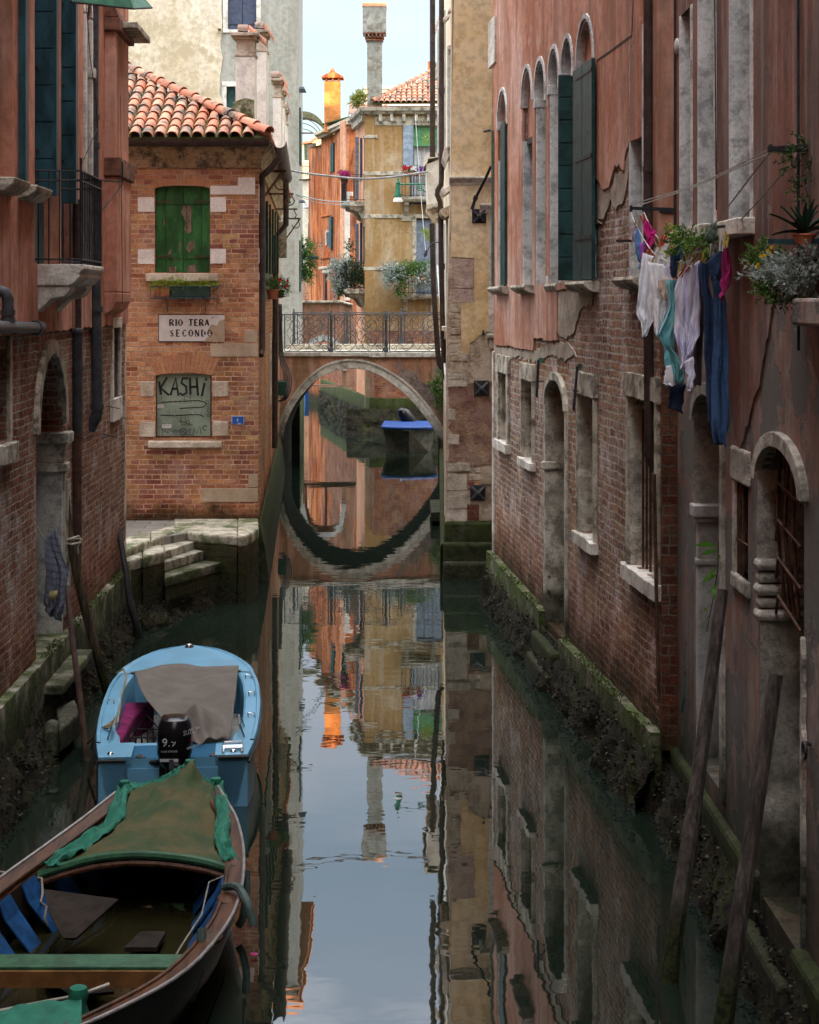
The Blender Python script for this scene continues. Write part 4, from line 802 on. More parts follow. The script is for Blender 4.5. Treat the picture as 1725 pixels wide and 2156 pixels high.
for w_, pxs, z_off, yt in ((.02, (592, 697.5, 813, 945), 0, 662), (-2.15, (619, 731, 845, 945), .10, 660)):
    us_ = [WBR.uv(x, 700, w_)[0] for x in pxs]; zt_ = WBR.uv(800, yt - (0 if w_ > -1 else 2), w_)[1]; zb_ = WBR.uv(800, 741 if w_ > -1 else 731, w_)[1]
    for i in range(3):
        g = MB(); railpanel(g, WBR, us_[i] + .1, us_[i + 1] - .08, zb_ + .02, zt_, w_); g.build('railing', m['railing'], BR, WBR)
    g = MB(); g.tube([WBR.P(us_[0], zt_, w_), WBR.P(us_[3], zt_, w_)], .016, 5); g.build('handrail', m['railing'], BR)
    for i in range(3):
        g = MB(); post(g, WBR.P(us_[i], zb_, w_), zt_ - zb_); g.build('railing_post', m['railing'], BR, smooth=True)

# ================================================================ ochre tan building beyond the bridge
TB = thing('tan_building', 'ochre tan corner building with bracketed cornice, blue shutters and balconies, beyond the bridge', 'building', (0, 64, 0))
def tp(x0, x1, y0, y1, w=0): return prect(WT, x0, x1, y0, y1, w)
tw1 = tp(864, 930, 264, 430); tw2 = tp(876, 940, 460, 630)
tb_top = WT.uv(800, 240)[1]
g = MB(); g.panel(WT, rect(0, WT.L, -.3, tb_top), [tw1, tw2], -.3, 0); g.build('front_wall', m['tan_wall'], TB, WT)
WTS = Wall((-1.95, 66.5), (-1.45, 62.9), (-1, 0))
g = MB(); g.panel(WTS, rect(0, WTS.L, -.3, tb_top), (), -.3, 0); g.build('side_wall', m['apricot_wall'], TB, WTS)
g = MB(); g.box(WT, .45, WT.L, -.3, tb_top - .1, -4.6, -.31); g.build('core_wall', m['tan_wall'], TB, WT)
g = MB(); boxpx(g, WT, 768, 790, 240, 1000, -.3, .03); g.build('corner_pilaster', m['tan_wall'], TB, WT, bevel=.03)
gs = m['grey_stone']
g = MB(); boxpx(g, WT, 790, 940, 245, 264, -.05, .025); boxpx(g, WT, 766, 930, 361, 369, -.05, .04); boxpx(g, WT, 766, 930, 451, 459, -.05, .04); boxpx(g, WT, 766, 850, 562, 569, -.05, .04); boxpx(g, WT, 765, 795, 284, 291, -.05, .05)
boxpx(g, WT, 846, 876, 459, 465, -.05, .041); boxpx(g, WT, 868, 877, 459, 632, -.05, .03); boxpx(g, WT, 848, 864.5, 262, 264, -.05, .03); g.build('string_course', gs, TB, WT, bevel=.01)
cz0 = WT.uv(800, 240)[1]; cz1 = WT.uv(800, 226)[1]
prf = [(0, cz0), (.16, cz0), (.20, cz0 + .06), (.28, cz0 + .10), (.30, cz0 + .22), (0, cz0 + .22)]
g = MB(); A3 = WTS.P(0, 0, 0); rings = [[WTS.P(0, z, w) for w, z in prf], [WT.P(0, z, w) + Vector((-w * .9, 0, 0)) for w, z in prf], [WT.P(WT.L, z, w) for w, z in prf]]; g.loft(rings); g.build('cornice', gs, TB, WT)
g = MB(); 
for px_ in (802, 826, 851, 877, 903): boxpx(g, WT, px_ - 4, px_ + 3, 241, 256, 0, .2)
for k in range(10): g.box(WTS, .2 + k * .33, .37 + k * .33, cz0 - .22, cz0, 0, .2)
g.build('cornice_bracket', gs, TB, WT, bevel=.02)['kind'] = 'stuff'
g = MB(); boxpx(g, WT, 777, 930, 224, 232, -.2, .26); g.build('roof_edge', m['bridge_plaster'], TB, WT)
O3 = WT.P(.2, cz1 + .12, .3); s3 = Vector((0, 1, .52)).normalized(); u3 = Vector((1, 0, 0)); 
g = MB(); coppi(g, O3, u3, s3, s3.cross(u3) * -1 if s3.cross(u3).z < 0 else s3.cross(u3), 14, 3.4, tw=.19, lim=lambda a, s_: s_ < a * 1.25 + .1); g.build('roof_tiles', mat_tile, TB, smooth=True)
g = MB(); g.add([O3 + Vector((0, 0, -.02)), WT.P(WT.L, cz1 + .12, .3), WT.P(WT.L, cz1 + 1.7, -2.8), O3 + Vector((2.7, 2.8, 1.55))], [(0, 1, 2, 3)]); g.build('roof', mat_under, TB, solid=.04)
g = MB(); hd = Vector((1, 1.25, .65)); hl = 3.6; hdn = hd.normalized(); sidev = hdn.cross(Vector((0, 0, 1))).normalized(); upv = sidev.cross(hdn); k = 0
while k < hl:
    g.loft([[O3 + hdn * ss + sidev * math.cos(a) * rad + upv * (math.sin(a) * rad + .08) for a in [math.pi * q_ / 6 for q_ in range(7)]] for ss, rad in ((k - .03, .11), (k + .38, .09))]); k += .33
g.build('hip_tiles', mat_tile, TB, smooth=True)
# chimneys
cg = stone('chimney_grey_render', (.27, .28, .25), (.36, .37, .33), dirt=(.16, .13, .09), amt=.8, bst=.2, gl=-5, gh=-4)
a = at(773, 222, 62.6); b = at(804.5, 82, 62.6)
g = MB(); g.bx(a.x, b.x, 62.75, 63.25, a.z - .3, b.z); tc_ = g.build('tall_chimney', cg, TB, bevel=.01)
g = MB(); c0 = at(764, 70, 62.6); c1_ = at(813, 5, 62.6); g.bx(c0.x, c1_.x, 62.6, 63.4, c0.z, c1_.z - .14); g.build('chimney_head', cg, tc_, bevel=.01)
g = MB(); g.bx(c0.x - .015, c1_.x + .015, 62.585, 63.415, c1_.z - .14, c1_.z); g.build('chimney_rim', m['apricot_wall'], tc_, bevel=.01)
g = MB(); xm = (c0.x + c1_.x) / 2
for k, (z_, w_) in enumerate(((b.z - .03, .30), (b.z + .06, .33), (b.z + .2, .39))): g.bx(xm - w_, xm + w_, 62.98 - w_, 62.98 + w_, z_, z_ + .055)
for k in range(6): g.bx(xm - .36 + k * .135, xm - .31 + k * .135, 62.6, 62.75, b.z + .1, c0.z + .01)
g.build('brick_corbel', m['brick_bright'], tc_)
g = MB(); a = at(628, 232, 70)
# side balconies
def balcony(W, u0, u1, zt, proj, rh, parent, mat=gs, n_=10, wr=.010, base=.16):
    g = MB(); g.prism([W.P(u0, z, w) for w, z in [(0, zt), (proj, zt), (proj, zt - .08), (proj - .06, zt - base), (0, zt - base)]], W.d * (u1 - u0)); b = g.build('balcony_slab', mat, parent, W, bevel=.01)
    for uu in (u0 + .1, u1 - .3):
        g = MB(); g.prism([W.P(uu, z, w) for w, z in [(0, zt - base), (proj * .8, zt - base), (proj * .75, zt - base - .1), (proj * .4, zt - base - .18), (proj * .2, zt - base - .42), (0, zt - base - .5)]], W.d * .16); g.build('balcony_console', mat, parent, W)
    g = MB(); P_ = [W.P(u0 + .03, 0, 0), W.P(u0 + .03, 0, proj - .04), W.P(u1 - .03, 0, proj - .04), W.P(u1 - .03, 0, 0)]
    for z_ in (zt + rh, zt + .06, zt + rh - .12): g.tube([p + Vector((0, 0, z_)) for p in P_], wr * 1.3, 5)
    for a_, b_, nn in ((P_[0], P_[1], max(2, int(proj / .12))), (P_[1], P_[2], int((u1 - u0) / .13)), (P_[3], P_[2], max(2, int(proj / .12)))):
        for k in range(nn + 1): p = a_.lerp(b_, k / nn); g.tube([p + Vector((0, 0, zt)), p + Vector((0, 0, zt + rh))], wr, 4)
    g.build('balcony_railing', m['iron'], parent, W); return b
balcony(WTS, WTS.L - 2.2, WTS.L - .35, at(0, 428, 64.5).z, .75, .95, TB)
balcony(WTS, WTS.L - 2.2, WTS.L - .35, at(0, 609, 64.5).z, .75, .95, TB)
balcony(WT, WT.us(845), WT.us(925), WT.uv(880, 416)[1], .5, .85, TB, n_=9)
balcony(WT, WT.us(843), WT.us(925), WT.uv(880, 620)[1], .5, .85, TB)
blu = m['blue_shutter']; bl2 = paint('faded_blue_paint', (.25, .32, .40), .7, .2, wear=(.40, .36, .30), wr=(.62, .68))
g = MB(); boxpx(g, WT, 849, 867, 264, 352, .03, .07); s_ = g.build('shutter', bl2, TB, WT); g = MB()
for k in range(7): boxpx(g, WT, 849.5, 867, 265 + k * 12.5, 276.5 + k * 12.5, .07, .08)
g.build('board', bl2, s_, WT, bevel=.004)
for x0, x1 in ((877, 893.5), (894.5, 911), (912, 930)): g = MB(); boxpx(g, WT, x0, x1, 463, 628, -.14, -.10); g.build('shutter', blu, TB, WT)
rb = paint('green_roller_blind', (.10, .26, .12), .5, .2); g = MB()
for k in range(12): boxpx(g, WT, 870.5, 932, 265 + k * 3.1, 267.6 + k * 3.1, -.13, -.09)
boxpx(g, WT, 870.5, 932, 302, 307, -.12, -.06); g.build('roller_blind', rb, TB, WT)
g = MB(); boxpx(g, WT, 867, 870.5, 264, 430, -.2, .02); g.build('window_frame', bl2, TB, WT)
g = MB(); g.grid(lambda a_, b_: WT.P(WT.us(871) + a_ * 1.0, WT.uv(0, 306)[1] - b_ * 1.9, -.22 + .03 * math.sin(a_ * 40)), 30, 2); g.build('curtain', paint('grey_curtain', (.42, .43, .44), .9, .1), TB, WT, smooth=True)
g = MB(); g.panel(WT, tw1, (), -.29, -.27); g.build('window', m['dark'], TB, WT)
for i, (x0, x1, y0, y1, Y) in enumerate(((748, 757, 288, 420, 65.8), (758, 766, 290, 380, 64.6), (767, 772, 288, 400, 63.6), (748, 756, 470, 560, 65.8), (758, 764, 468, 556, 64.6), (765, 769, 476, 556, 63.8))): leaf_x('shutter', Y, (x0 - CX) * Y / F, (x1 - CX) * Y / F, H - (y1 - HY) * Y / F, H - (y0 - HY) * Y / F, m['slate_shutter'] if i % 3 else blu, TB, 8)
# foundation of the tan building: mossy plinth seen under the arch
def rubble(name, pts_, z0, z1, out, parent, seed, mat):
    g = MB()
    for i in range(len(pts_) - 1):
        a = Vector(pts_[i] + (0,)); b = Vector(pts_[i + 1] + (0,)); d_ = (b - a).normalized(); nn = Vector((d_.y, -d_.x, 0))
        if nn.x > 0 and abs(nn.x) > abs(nn.y): nn = -nn
        if abs(nn.y) >= abs(nn.x) and nn.y > 0: nn = -nn
        g.grid(lambda s, t_: (lambda p: p + nn * (out * t_ + mnoise.fractal(p * 2.2 + Vector((seed, 0, 0)), .9, 2.1, 5) * .18 * min(1, t_ * 5)))(a + (b - a) * s + Vector((0, 0, z1 + (z0 - z1) * t_))), max(2, int((b - a).length / .12)), 14)
    return g.build(name, mat, parent, smooth=True)
g = MB(); lowz = 3.6
WTb = Wall((-1.20, 61.9), (2.6, 61.9), (0, -1)); WTc = Wall((-3.62, 77), (-1.20, 61.9), (-1, 0))
z_pl = WTb.uv(850, 838)[1]
g = MB(); g.box(WTb, 0, WTb.L, z_pl - .3, 3.5, -.9, 0); g.box(WTc, 0, WTc.L, z_pl - .3, 3.5, -.9, 0); g.build('lower_wall', m['brick_bright'], TB, WTb)
g = MB(); g.box(WTb, -.15, WTb.L, -.3, z_pl, -.5, .18); g.box(WTc, 0, WTc.L + .1, -.3, z_pl, -.5, .18); g.build('plinth', m['foot_stone'], TB, WTb)
WTq = Wall((-3.75, 77), (-1.35, 61.75), (-1, 0)); WTr = Wall((-1.35, 61.75), (2.4, 61.75), (0, -1))
struct(bank('canal_bank', WTq, 0, WTq.L, z_pl - .45, .12, .4, mat_bank, 21)); struct(bank('canal_bank', WTr, -.8, WTr.L, z_pl - .35, .9, .7, mat_bank, 22))

# ================================================================ orange building, far cream house, low wall bridge beyond
OB = thing('orange_building', 'weathered orange canal building with sunlit orange chimney, beyond the tan one', 'building', (-3, 76, 0))
YO = 76.0
def wl(px0, Y0, px1, Y1, face=(0, -1)): return Wall(((px0 - CX) * Y0 / F, Y0), ((px1 - CX) * Y1 / F, Y1), face)
WO1 = wl(676.5, 77.5, 697.5, 76, (0, -1)); WO2 = wl(697.5, 76.0, 728, 73.0, (0, -1)); WO3 = wl(728, 73.0, 790, 73.5)
zo = at(0, 286, 76).z
for W, nm in ((WO1, 'orange_wall'), (WO2, 'orange_wall'), (WO3, 'apricot_wall')):
    ztop = at(0, 264 if W is WO3 else 280, 75).z
    g = MB(); g.panel(W, rect(-.02, W.L, -.3, ztop), (), -.6, 0); g.build('wall', m[nm], OB, W)
g = MB(); g.prism([WO1.P(0, -.3, -.4), WO2.P(0, -.3, -.3), WO2.P(WO2.L, -.3, -.3), WO3.P(WO3.L, -.3, -.3), WO3.P(WO3.L, -.3, -8), WO1.P(0, -.3, -8)], (0, 0, zo + .2)); g.build('core_wall', m['orange_wall'], OB)
g = MB(); pr = lambda z: [(0, z), (.18, z), (.2, z + .08), (.30, z + .14), (.30, z + .26), (0, z + .26)]
zc1 = at(0, 286, 76).z; zc3 = at(0, 262, 73).z
g.loft([[WO1.P(0, z, w) for w, z in pr(zc1)], [WO2.P(0, z, w) + Vector((-w * .3, -w * .3, 0)) for w, z in pr(zc1)], [WO3.P(0, z, w) for w, z in pr(zc3)], [WO3.P(WO3.L, z, w) for w, z in pr(zc3)]]); g.build('cornice', m['cream_wall'], OB)
g = MB()
for k in range(3): g.box(WO3, .25 + k * .5, .4 + k * .5, zc3 - .2, zc3, 0, .2)
g.build('cornice_bracket', m['cream_wall'], OB, WO3)
g = MB(); 
for y in (452, 540): boxpx(g, WO1, 676, 698, y, y + 5, 0, .05)
g.build('string_course', m['orange_wall'], OB, WO1)
g = MB(); a = at(684, 262, 75); b = at(716, 170, 75); g.bx(a.x - .03, b.x, 75.2, 75.8, a.z - .3, b.z); oc = g.build('chimney', paint('orange_chimney_paint', (.52, .20, .06), .9, .3, sc=2), OB, bevel=.01)
g = MB(); xm = (a.x + b.x) / 2; g.bx(a.x, b.x - .02, 75.2, 75.8, b.z, b.z + .03); 
for x_ in (a.x + .02, xm - .03, b.x - .1): g.bx(x_, x_ + .07, 75.2, 75.8, b.z + .03, b.z + .14)
g.prism([Vector((x_, 75.05, z_)) for x_, z_ in ((xm - .45, b.z + .14), (xm + .45, b.z + .14), (xm + .45, b.z + .2), (xm, b.z + .44), (xm - .45, b.z + .2))], (0, .95, 0)); g.build('chimney_hood', m['orange_wall'], oc, bevel=.01)
g = MB(); g.loft([[Vector((xm + math.cos(t_) * .09, 75.0 + s_, b.z + .42 + math.sin(t_) * .12)) for t_ in [math.pi * q_ / 6 for q_ in range(7)]] for s_ in (0, 1.0)]); g.build('hood_tile', mat_tile, oc)
O4 = WO3.P(0, zc3 + .28, .25); s4 = Vector((0, 1, .4)).normalized(); g = MB(); coppi(g, O4, Vector((1, 0, 0)), s4, Vector((0, -.4, 1)).normalized(), 8, 1.6); g.build('roof_tiles', mat_tile, OB, smooth=True)
g = MB(); g.box(WO3, 0, 1.6, zc3 + .25, zc3 + .30, -3, .3); g.build('roof', mat_under, OB)
for (x0, x1, y0, y1) in ((697, 703, 300, 365), (705, 709, 305, 362)):
    pass
g = MB(); boxpx(g, WO2, 698, 701, 305, 363, 0, .06); boxpx(g, WO2, 703, 705, 300, 362, 0, .08); boxpx(g, WO2, 697, 702, 456, 524, 0, .1); g.build('shutter', m['green_shutter'], OB, WO2)
g = MB(); boxpx(g, WO1, 689, 695, 490, 515, 0, .02); g.build('window', m['slate_shutter'], OB, WO1); g = MB(); boxpx(g, WO1, 687, 697, 484, 490, 0, .04); boxpx(g, WO1, 687, 689, 490, 517, 0, .04); g.build('window_frame', gs, OB, WO1)
wq = stone('white_quoin', (.68, .64, .56), (.76, .72, .64), dirt=(.42, .36, .28), amt=.5, bst=.3, gl=-2, gh=-1)
g = MB()
for k in range(13):
    y0 = 412 + k * 17; wd_ = 21 if k % 3 == 0 else 14; boxpx(g, WO3, 726, 726 + wd_, y0, y0 + 16.6, -.02, .03)
g.build('quoin', wq, OB, WO3, bevel=.005)['kind'] = 'stuff'
g = MB(); boxpx(g, WO3, 724, 790, 405, 412, -.02, .05); g.build('string_course', wq, OB, WO3)
g = MB(); boxpx(g, WO1, 676, 700, 560, 568, -.2, .12); boxpx(g, WO1, 682, 700, 568, 576, -.2, .10); g.build('corbel', m['warm_stone'], OB, WO1, bevel=.03)
g = MB(); g.tube([at(686, 575, 76), at(686, 640, 76), at(686, 700, 76)], .05, 8); g.build('downpipe', m['pipe_brown'], OB)
g = MB(); boxpx(g, WO2, 698, 727, 582, 1000, .0, .03); g.build('brick_patch', m['brick_bright'], OB, WO2)

FC = thing('cream_house', 'pale cream sunlit house with roof terrace and brick base, farthest up the canal', 'house', (-6, 110, 0))
WF = wl(560, 112, 760, 112); zf = at(0, 310, 112).z
fw = prect(WF, 648, 666, 301, 338)
g = MB(); 
g.panel(WF, [WF.uv(x, y) for x, y in ((560, 1000), (760, 1000), (760, 300), (700, 262), (655, 300), (560, 300))], [fw], -.4, 0); g.build('wall', m['pale_wall'], FC, WF)
g = MB(); g.box(WF, 0, WF.L, -.3, at(0, 312, 112).z, -8, -.41); g.build('core_wall', m['pale_wall'], FC, WF)
g = MB(); boxpx(g, WF, 648, 666, 301, 338, -.3, -.2); g.build('window', m['slate_shutter'], FC, WF); g = MB(); boxpx(g, WF, 641, 648, 301, 339, 0, .06); boxpx(g, WF, 661, 666, 301, 338, -.15, -.1); g.build('shutter', m['green_shutter'], FC, WF)
g = MB(); boxpx(g, WF, 638, 672, 338, 343, -.1, .12); boxpx(g, WF, 620, 690, 345, 348, -.1, .04); g.build('window_sill', m['white_stone'], FC, WF)
g = MB(); g.prism([WF.P(*WF.uv(x, y), .3) for x, y in ((632, 300), (655, 297), (700, 259), (735, 290), (735, 294), (700, 263), (657, 301), (632, 304))], (0, 6, 0)); g.build('roof', mat_tile, FC)
# lower nearer pale house with terrace railing and balcony shutters
PHs = thing('pale_house', 'pale canal house with green shutters, railed terrace and brick base, beside the orange building', 'house', (-5, 95, 0))
WP = wl(560, 96, 681, 92); pt = WP.uv(650, 378)[1]
pw = prect(WP, 658, 673, 470, 535)
g = MB(); g.panel(WP, rect(0, WP.L, WP.uv(640, 580)[1], pt), [pw], -.4, 0); g.build('wall', m['pale_wall'], PHs, WP)
g = MB(); g.box(WP, 0, WP.us(658), -.3, WP.uv(640, 580)[1], -.4, -.01); g.build('brick_base', m['brick_house'], PHs, WP); g = MB(); g.box(WP, WP.us(658), WP.L, -.3, WP.uv(640, 580)[1], -.4, 0.01); g.build('base_wall', m['pale_wall'], PHs, WP)
g = MB(); g.box(WP, 0, WP.L, -.3, pt - .05, -7, -.41); g.build('core_wall', m['pale_wall'], PHs, WP)
g = MB(); boxpx(g, WP, 600, 681, 374, 380, -.5, .15); boxpx(g, WP, 600, 681, 360, 366, -.3, -.2); g.build('terrace_edge', m['white_stone'], PHs, WP)
g = MB(); 
for k in range(13): g.tube([WP.P(*WP.uv(622 + k * 4.6, 375), .05), WP.P(*WP.uv(622 + k * 4.6, 350), .05)], .02, 4)
for y in (350, 364): g.tube([WP.P(*WP.uv(620, y), .05), WP.P(*WP.uv(681, y), .05)], .025, 4)
g.build('terrace_railing', m['iron'], PHs)
g = MB(); boxpx(g, WP, 658, 673, 470, 535, -.2, -.1); boxpx(g, WP, 653, 658, 468, 527, 0, .12); g.build('shutter', m['green_shutter'], PHs, WP)
g = MB(); boxpx(g, WP, 660, 683, 527, 545, .1, .5); g.build('balcony', m['iron'], PHs, WP)
g = MB(); boxpx(g, WP, 663, 668, 608, 640, 0, .04); g.build('window', m['slate_shutter'], PHs, WP)
g = MB(); g.prism([WP.P(*WP.uv(x, y), .0) for x, y in ((648, 430), (681, 415), (681, 436), (655, 440))], WP.n * .5); g.build('side_canopy', m['white_stone'], PHs, WP, bevel=.05)
# metal hoops of a terrace pergola
PG = thing('hooped_pergola', 'dark curved pergola canopy with thin hoops above the cream roof terrace', 'pergola', (-5.5, 90, 8))
g = MB(); cc = at(640, 300, 88); Rr = (300 - 234) * 88 / F
def hoop(px0, py0, rx, ry, a0, a1, Y, n_=16): return [at(px0 + rx * math.cos(R(a0 + (a1 - a0) * k / n_)), py0 - ry * math.sin(R(a0 + (a1 - a0) * k / n_)), Y) for k in range(n_ + 1)]
for (rx, ry, Y) in ((50, 64, 88), (46, 54, 89), (42, 42, 90)): g.tube(hoop(634, 313, rx, ry, 110, 0, Y), .018, 5)
g.build('hoop', m['iron'], PG)
g = MB(); o1 = hoop(640, 290, 48, 56, 115, 12, 88); o2 = hoop(640, 292, 46, 45, 115, 12, 88); g.loft([[a_, b_, b_ + Vector((0, 1.2, 0)), a_ + Vector((0, 1.2, 0))] for a_, b_ in zip(o1, o2)]); g.build('canopy', paint('dark_green_canopy', (.04, .055, .04), .8, .3), PG)
g = MB(); g.tube([at(684, 313, 88), at(684, 380, 88)], .03, 5); g.build('pole', m['iron'], PG)
# pale building with roof parapet behind the tan roof
PB = thing('white_rooftop_building', 'white building whose sunlit roof parapet shows behind the tan building', 'building', (0, 84, 0))
WW = wl(767, 84, 1000, 84); zw = WW.uv(800, 190)[1]
g = MB(); g.panel(WW, [WW.uv(x, y) for x, y in ((767, 1000), (1000, 1000), (1000, 160), (905, 168), (850, 188), (767, 186))], (), -5, 0); g.build('wall', stone('white_render', (.62, .63, .62), (.70, .71, .70), amt=.1, bst=.1), PB, WW)
g = MB(); g.prism([WW.P(*WW.uv(x, y), .15) for x, y in ((850, 188), (905, 166), (1000, 150), (1000, 143), (905, 158), (850, 181), (767, 182), (767, 187))], (0, 4, 0)); g.build('parapet_coping', m['pale_grey'], PB, WW)
g = MB(); a = at(901, 170, 83); g.bx(a.x, a.x + .3, 83, 83.5, a.z - .4, a.z + .9); g.build('chimney', m['orange_wall'], PB)
# low walled bridge beyond
FB = thing('low_walled_bridge', 'distant low bridge with solid stained pink parapet and pale arch, behind the iron railings', 'bridge', (-4, 60, 0))
WFb = wl(600, 60, 735, 60); g = MB(); pz2 = WFb.uv(650, 634)[1]
ar2 = [WFb.uv(x, y) for x, y in ((628, 815), (630, 760), (640, 735), (655, 715), (675, 706), (697, 706), (716, 718), (728, 738), (733, 815))]
g.panel(WFb, [WFb.uv(x, y) for x, y in ((600, 815), (600, 636), (618, 634), (715, 634), (742, 640), (748, 815))], [[WFb.uv(x, y) for x, y in ((640, 814), (642, 765), (650, 735), (665, 722), (690, 718), (708, 728), (718, 745), (722, 814))]], -1.6, 0); g.build('parapet_wall', m['bridge_plaster'], FB, WFb)
g = MB(); o1 = [WFb.uv(x, y) for x, y in ((634, 780), (640, 738), (655, 714), (680, 704), (703, 710), (722, 730), (730, 780))]; o2 = [WFb.uv(x, y) for x, y in ((641, 780), (648, 742), (662, 724), (682, 716), (700, 722), (714, 738), (722, 780))]
g.panel(WFb, o1 + o2[::-1], (), -.2, .05); g.build('arch_ring', m['pale_grey'], FB, WFb)
g = MB(); g.prism([WFb.P(*WFb.uv(x, y), .1) for x, y in ((600, 637), (618, 633), (715, 633), (742, 640), (742, 644), (715, 638), (618, 638), (600, 642))], (0, 1.8, 0)); g.build('coping', m['grey_stone'], FB, WFb, bevel=.02)
# ================================================================ yellow building
YB = thing('yellow_building', 'yellow plastered building with bare stone corner blocks and iron tie plates, beside the bridge', 'building', (1.5, 32, 0))
YT = 16.9
def yp(px, py, w=0): return WYF.uv(px, py, w)
g = MB(); L0 = [(938, 1100), (941, 700), (946, 500), (950, 375), (952, 200), (956, -40)]
lp = [yp(*p) for p in L0]; g.panel(WYF, [(lp[0][0], -.3)] + [(2.6, -.3), (2.6, YT), (lp[-1][0] + .02, YT)] + lp[::-1], (), -.5, 0); g.build('front_wall', m['warm_stone'], YB, WYF)
# plaster coat with stepped lower edge
pe = [(1045, 690), (1030, 694), (1018, 688), (1005, 696), (993, 690), (992, 668), (992, 608), (1002, 606), (1002, 576), (968, 576), (968, 512), (986, 511), (986, 432), (960, 430)]
pe = [(1046, 690), (1036, 700), (1022, 696), (1008, 694), (988, 700), (987, 660), (986, 745), (972, 742), (972, 638), (999, 636), (999, 543), (949, 542), (949, 375), (952, 200), (956, -40)]
q_ = [yp(*p) for p in [(1130, 700), (1046, 690), (1036, 692), (1022, 700), (1008, 706), (998, 718), (988, 722), (987, 745), (971, 744), (971, 638), (999, 636), (999, 543), (950, 541), (951, 375), (953, 200), (957, -40)]]
g = MB(); g.panel(WYF, q_ + [(q_[-1][0], YT), (2.6, YT)], (), -.02, .02); g.build('plaster', m['yellow_wall'], YB, WYF)
# individual corner blocks and rubble
def ys(x0, x1, y0, y1, mat, w=.018, r_=.02, seed=0):
    a = yp(x0, y1); b = yp(x1, y0); q2 = ragged([(a[0], a[1]), (b[0], a[1]), (b[0], b[1]), (a[0], b[1]), (a[0], a[1])], r_, .06, seed)[:-1]
    g = MB(); g.panel(WYF, q2, (), -.05, w); return g.build('corner_block', mat, YB, WYF, bevel=.008)
wst, pst, cst = m['warm_stone'], stone('pink_grey_stone', (.50, .38, .32), (.58, .46, .38), dirt=(.26, .19, .15), amt=.6, bst=.9), stone('pale_cut_stone', (.56, .50, .40), (.66, .60, .50), dirt=(.28, .22, .15), amt=.5, bst=.8)
for i, (x0, x1, y0, y1, mt) in enumerate([(950, 998, 544, 607, pst), (949, 998, 609, 637, pst), (948, 971, 639, 656, wst), (947, 971, 658, 672, wst), (947, 970, 674, 688, wst), (947, 970, 690, 704, wst), (946, 970, 706, 722, wst), (946, 990, 724, 742, wst), (946, 986, 744, 760, wst), (945, 978, 762, 784, wst), (945, 985, 786, 798, cst), (944, 984, 800, 814, cst), (944, 960, 860, 885, cst), (943, 968, 915, 935, cst), (942, 990, 975, 992, cst), (1000, 1012, 985, 996, cst), (942, 983, 998, 1032, cst), (943, 984, 1034, 1070, cst), (943, 981, 1072, 1098, cst), (1014, 1046, 985, 1018, wst), (1013, 1046, 1072, 1096, wst), (986, 1012, 1000, 1012, wst)]): ys(x0, x1, y0, y1, mt, .015 + .004 * (i % 3), .018, i)
g = MB(); a = yp(984, 1096); b = yp(1009, 1062); g.box(WYF, a[0], b[0], a[1], b[1], -.05, .01); g.build('brick_patch', m['brick_bright'], YB, WYF)
g = MB(); a = yp(985, 1030); b = yp(1012, 1002); g.box(WYF, a[0], b[0], a[1], b[1], -.05, .008); g.build('brick_patch', m['brick_house'], YB, WYF)
pr_ = ragged([yp(*p) for p in [(944, 815), (1046, 800), (1130, 800), (1130, 975), (1046, 975), (1000, 983), (968, 970), (946, 975), (944, 940), (966, 930), (944, 900), (960, 880), (944, 850), (944, 815)]], .03, .08, 9)[:-1]
g = MB(); g.panel(WYF, pr_, (), -.03, .010); g.build('rubble_patch', m['purple_rubble'], YB, WYF)
WYS = Wall((.62, 29.52), (.93, 48.6), (-1, 0))
g = MB(); zs0, zs1 = -.3, YT
b0 = Vector((.60, 29.5, -.3)); b1 = Vector((.92, 48.6, -.3)); t0_ = Vector((.74, 29.5, YT)); t1_ = Vector((.96, 48.6, YT))
mid0 = Vector((.66, 29.5, 3.9)); mid1 = Vector((.925, 48.6, 3.9))
g.add([b0, b1, mid1, mid0], [(0, 1, 2, 3)]); g.build('canal_side_base', m['warm_stone'], YB, WYS, solid=.02)
g = MB(); g.add([mid0 + Vector((.0, .01, 0)), mid1, t1_, t0_], [(0, 1, 2, 3)]); g.build('canal_side_wall', m['pale_wall'], YB, WYS, solid=.02)
g = MB(); g.prism([Vector((.78, 29.95, -.3)), Vector((1.05, 48.5, -.3)), Vector((12, 48.5, -.3)), Vector((12, 29.95, -.3))], (0, 0, YT)); g.build('core_wall', m['yellow_wall'], YB)
g = MB(); g.prism([Vector((.55, 29.2, YT)), Vector((.75, 48.8, YT)), Vector((12, 48.8, YT)), Vector((12, 29.2, YT))], (0, 0, .3)); g.build('roof', m['grey_stone'], YB)
# foundation steps at the water
g = MB(); a = yp(936, 1214); b = yp(1130, 1096); g.box(WYF, a[0], b[0], -.3, yp(0, 1097)[1], -.5, .06); g.box(WYF, a[0] - .02, b[0], -.3, yp(0, 1140)[1], -.5, .20); g.box(WYF, a[0] - .03, b[0], -.3, yp(0, 1178)[1], -.5, .34); g.build('foundation', m['foot_stone'], YB, WYF, bevel=.05)
g = MB(); g.prism([Vector((.60, 29.6, -.3)), Vector((.92, 48.6, -.3)), Vector((.80, 48.6, -.3)), Vector((.50, 29.4, -.3))], (0, 0, .85)); g.build('side_foundation', m['foot_stone'], YB, bevel=.03)
g = MB(); p_ = at(920, 1055, 36.5); g.bx(p_.x - .12, p_.x + .25, 36.2, 38.5, .08, .28); g.build('landing_block', m['grey_stone'], YB, bevel=.02)
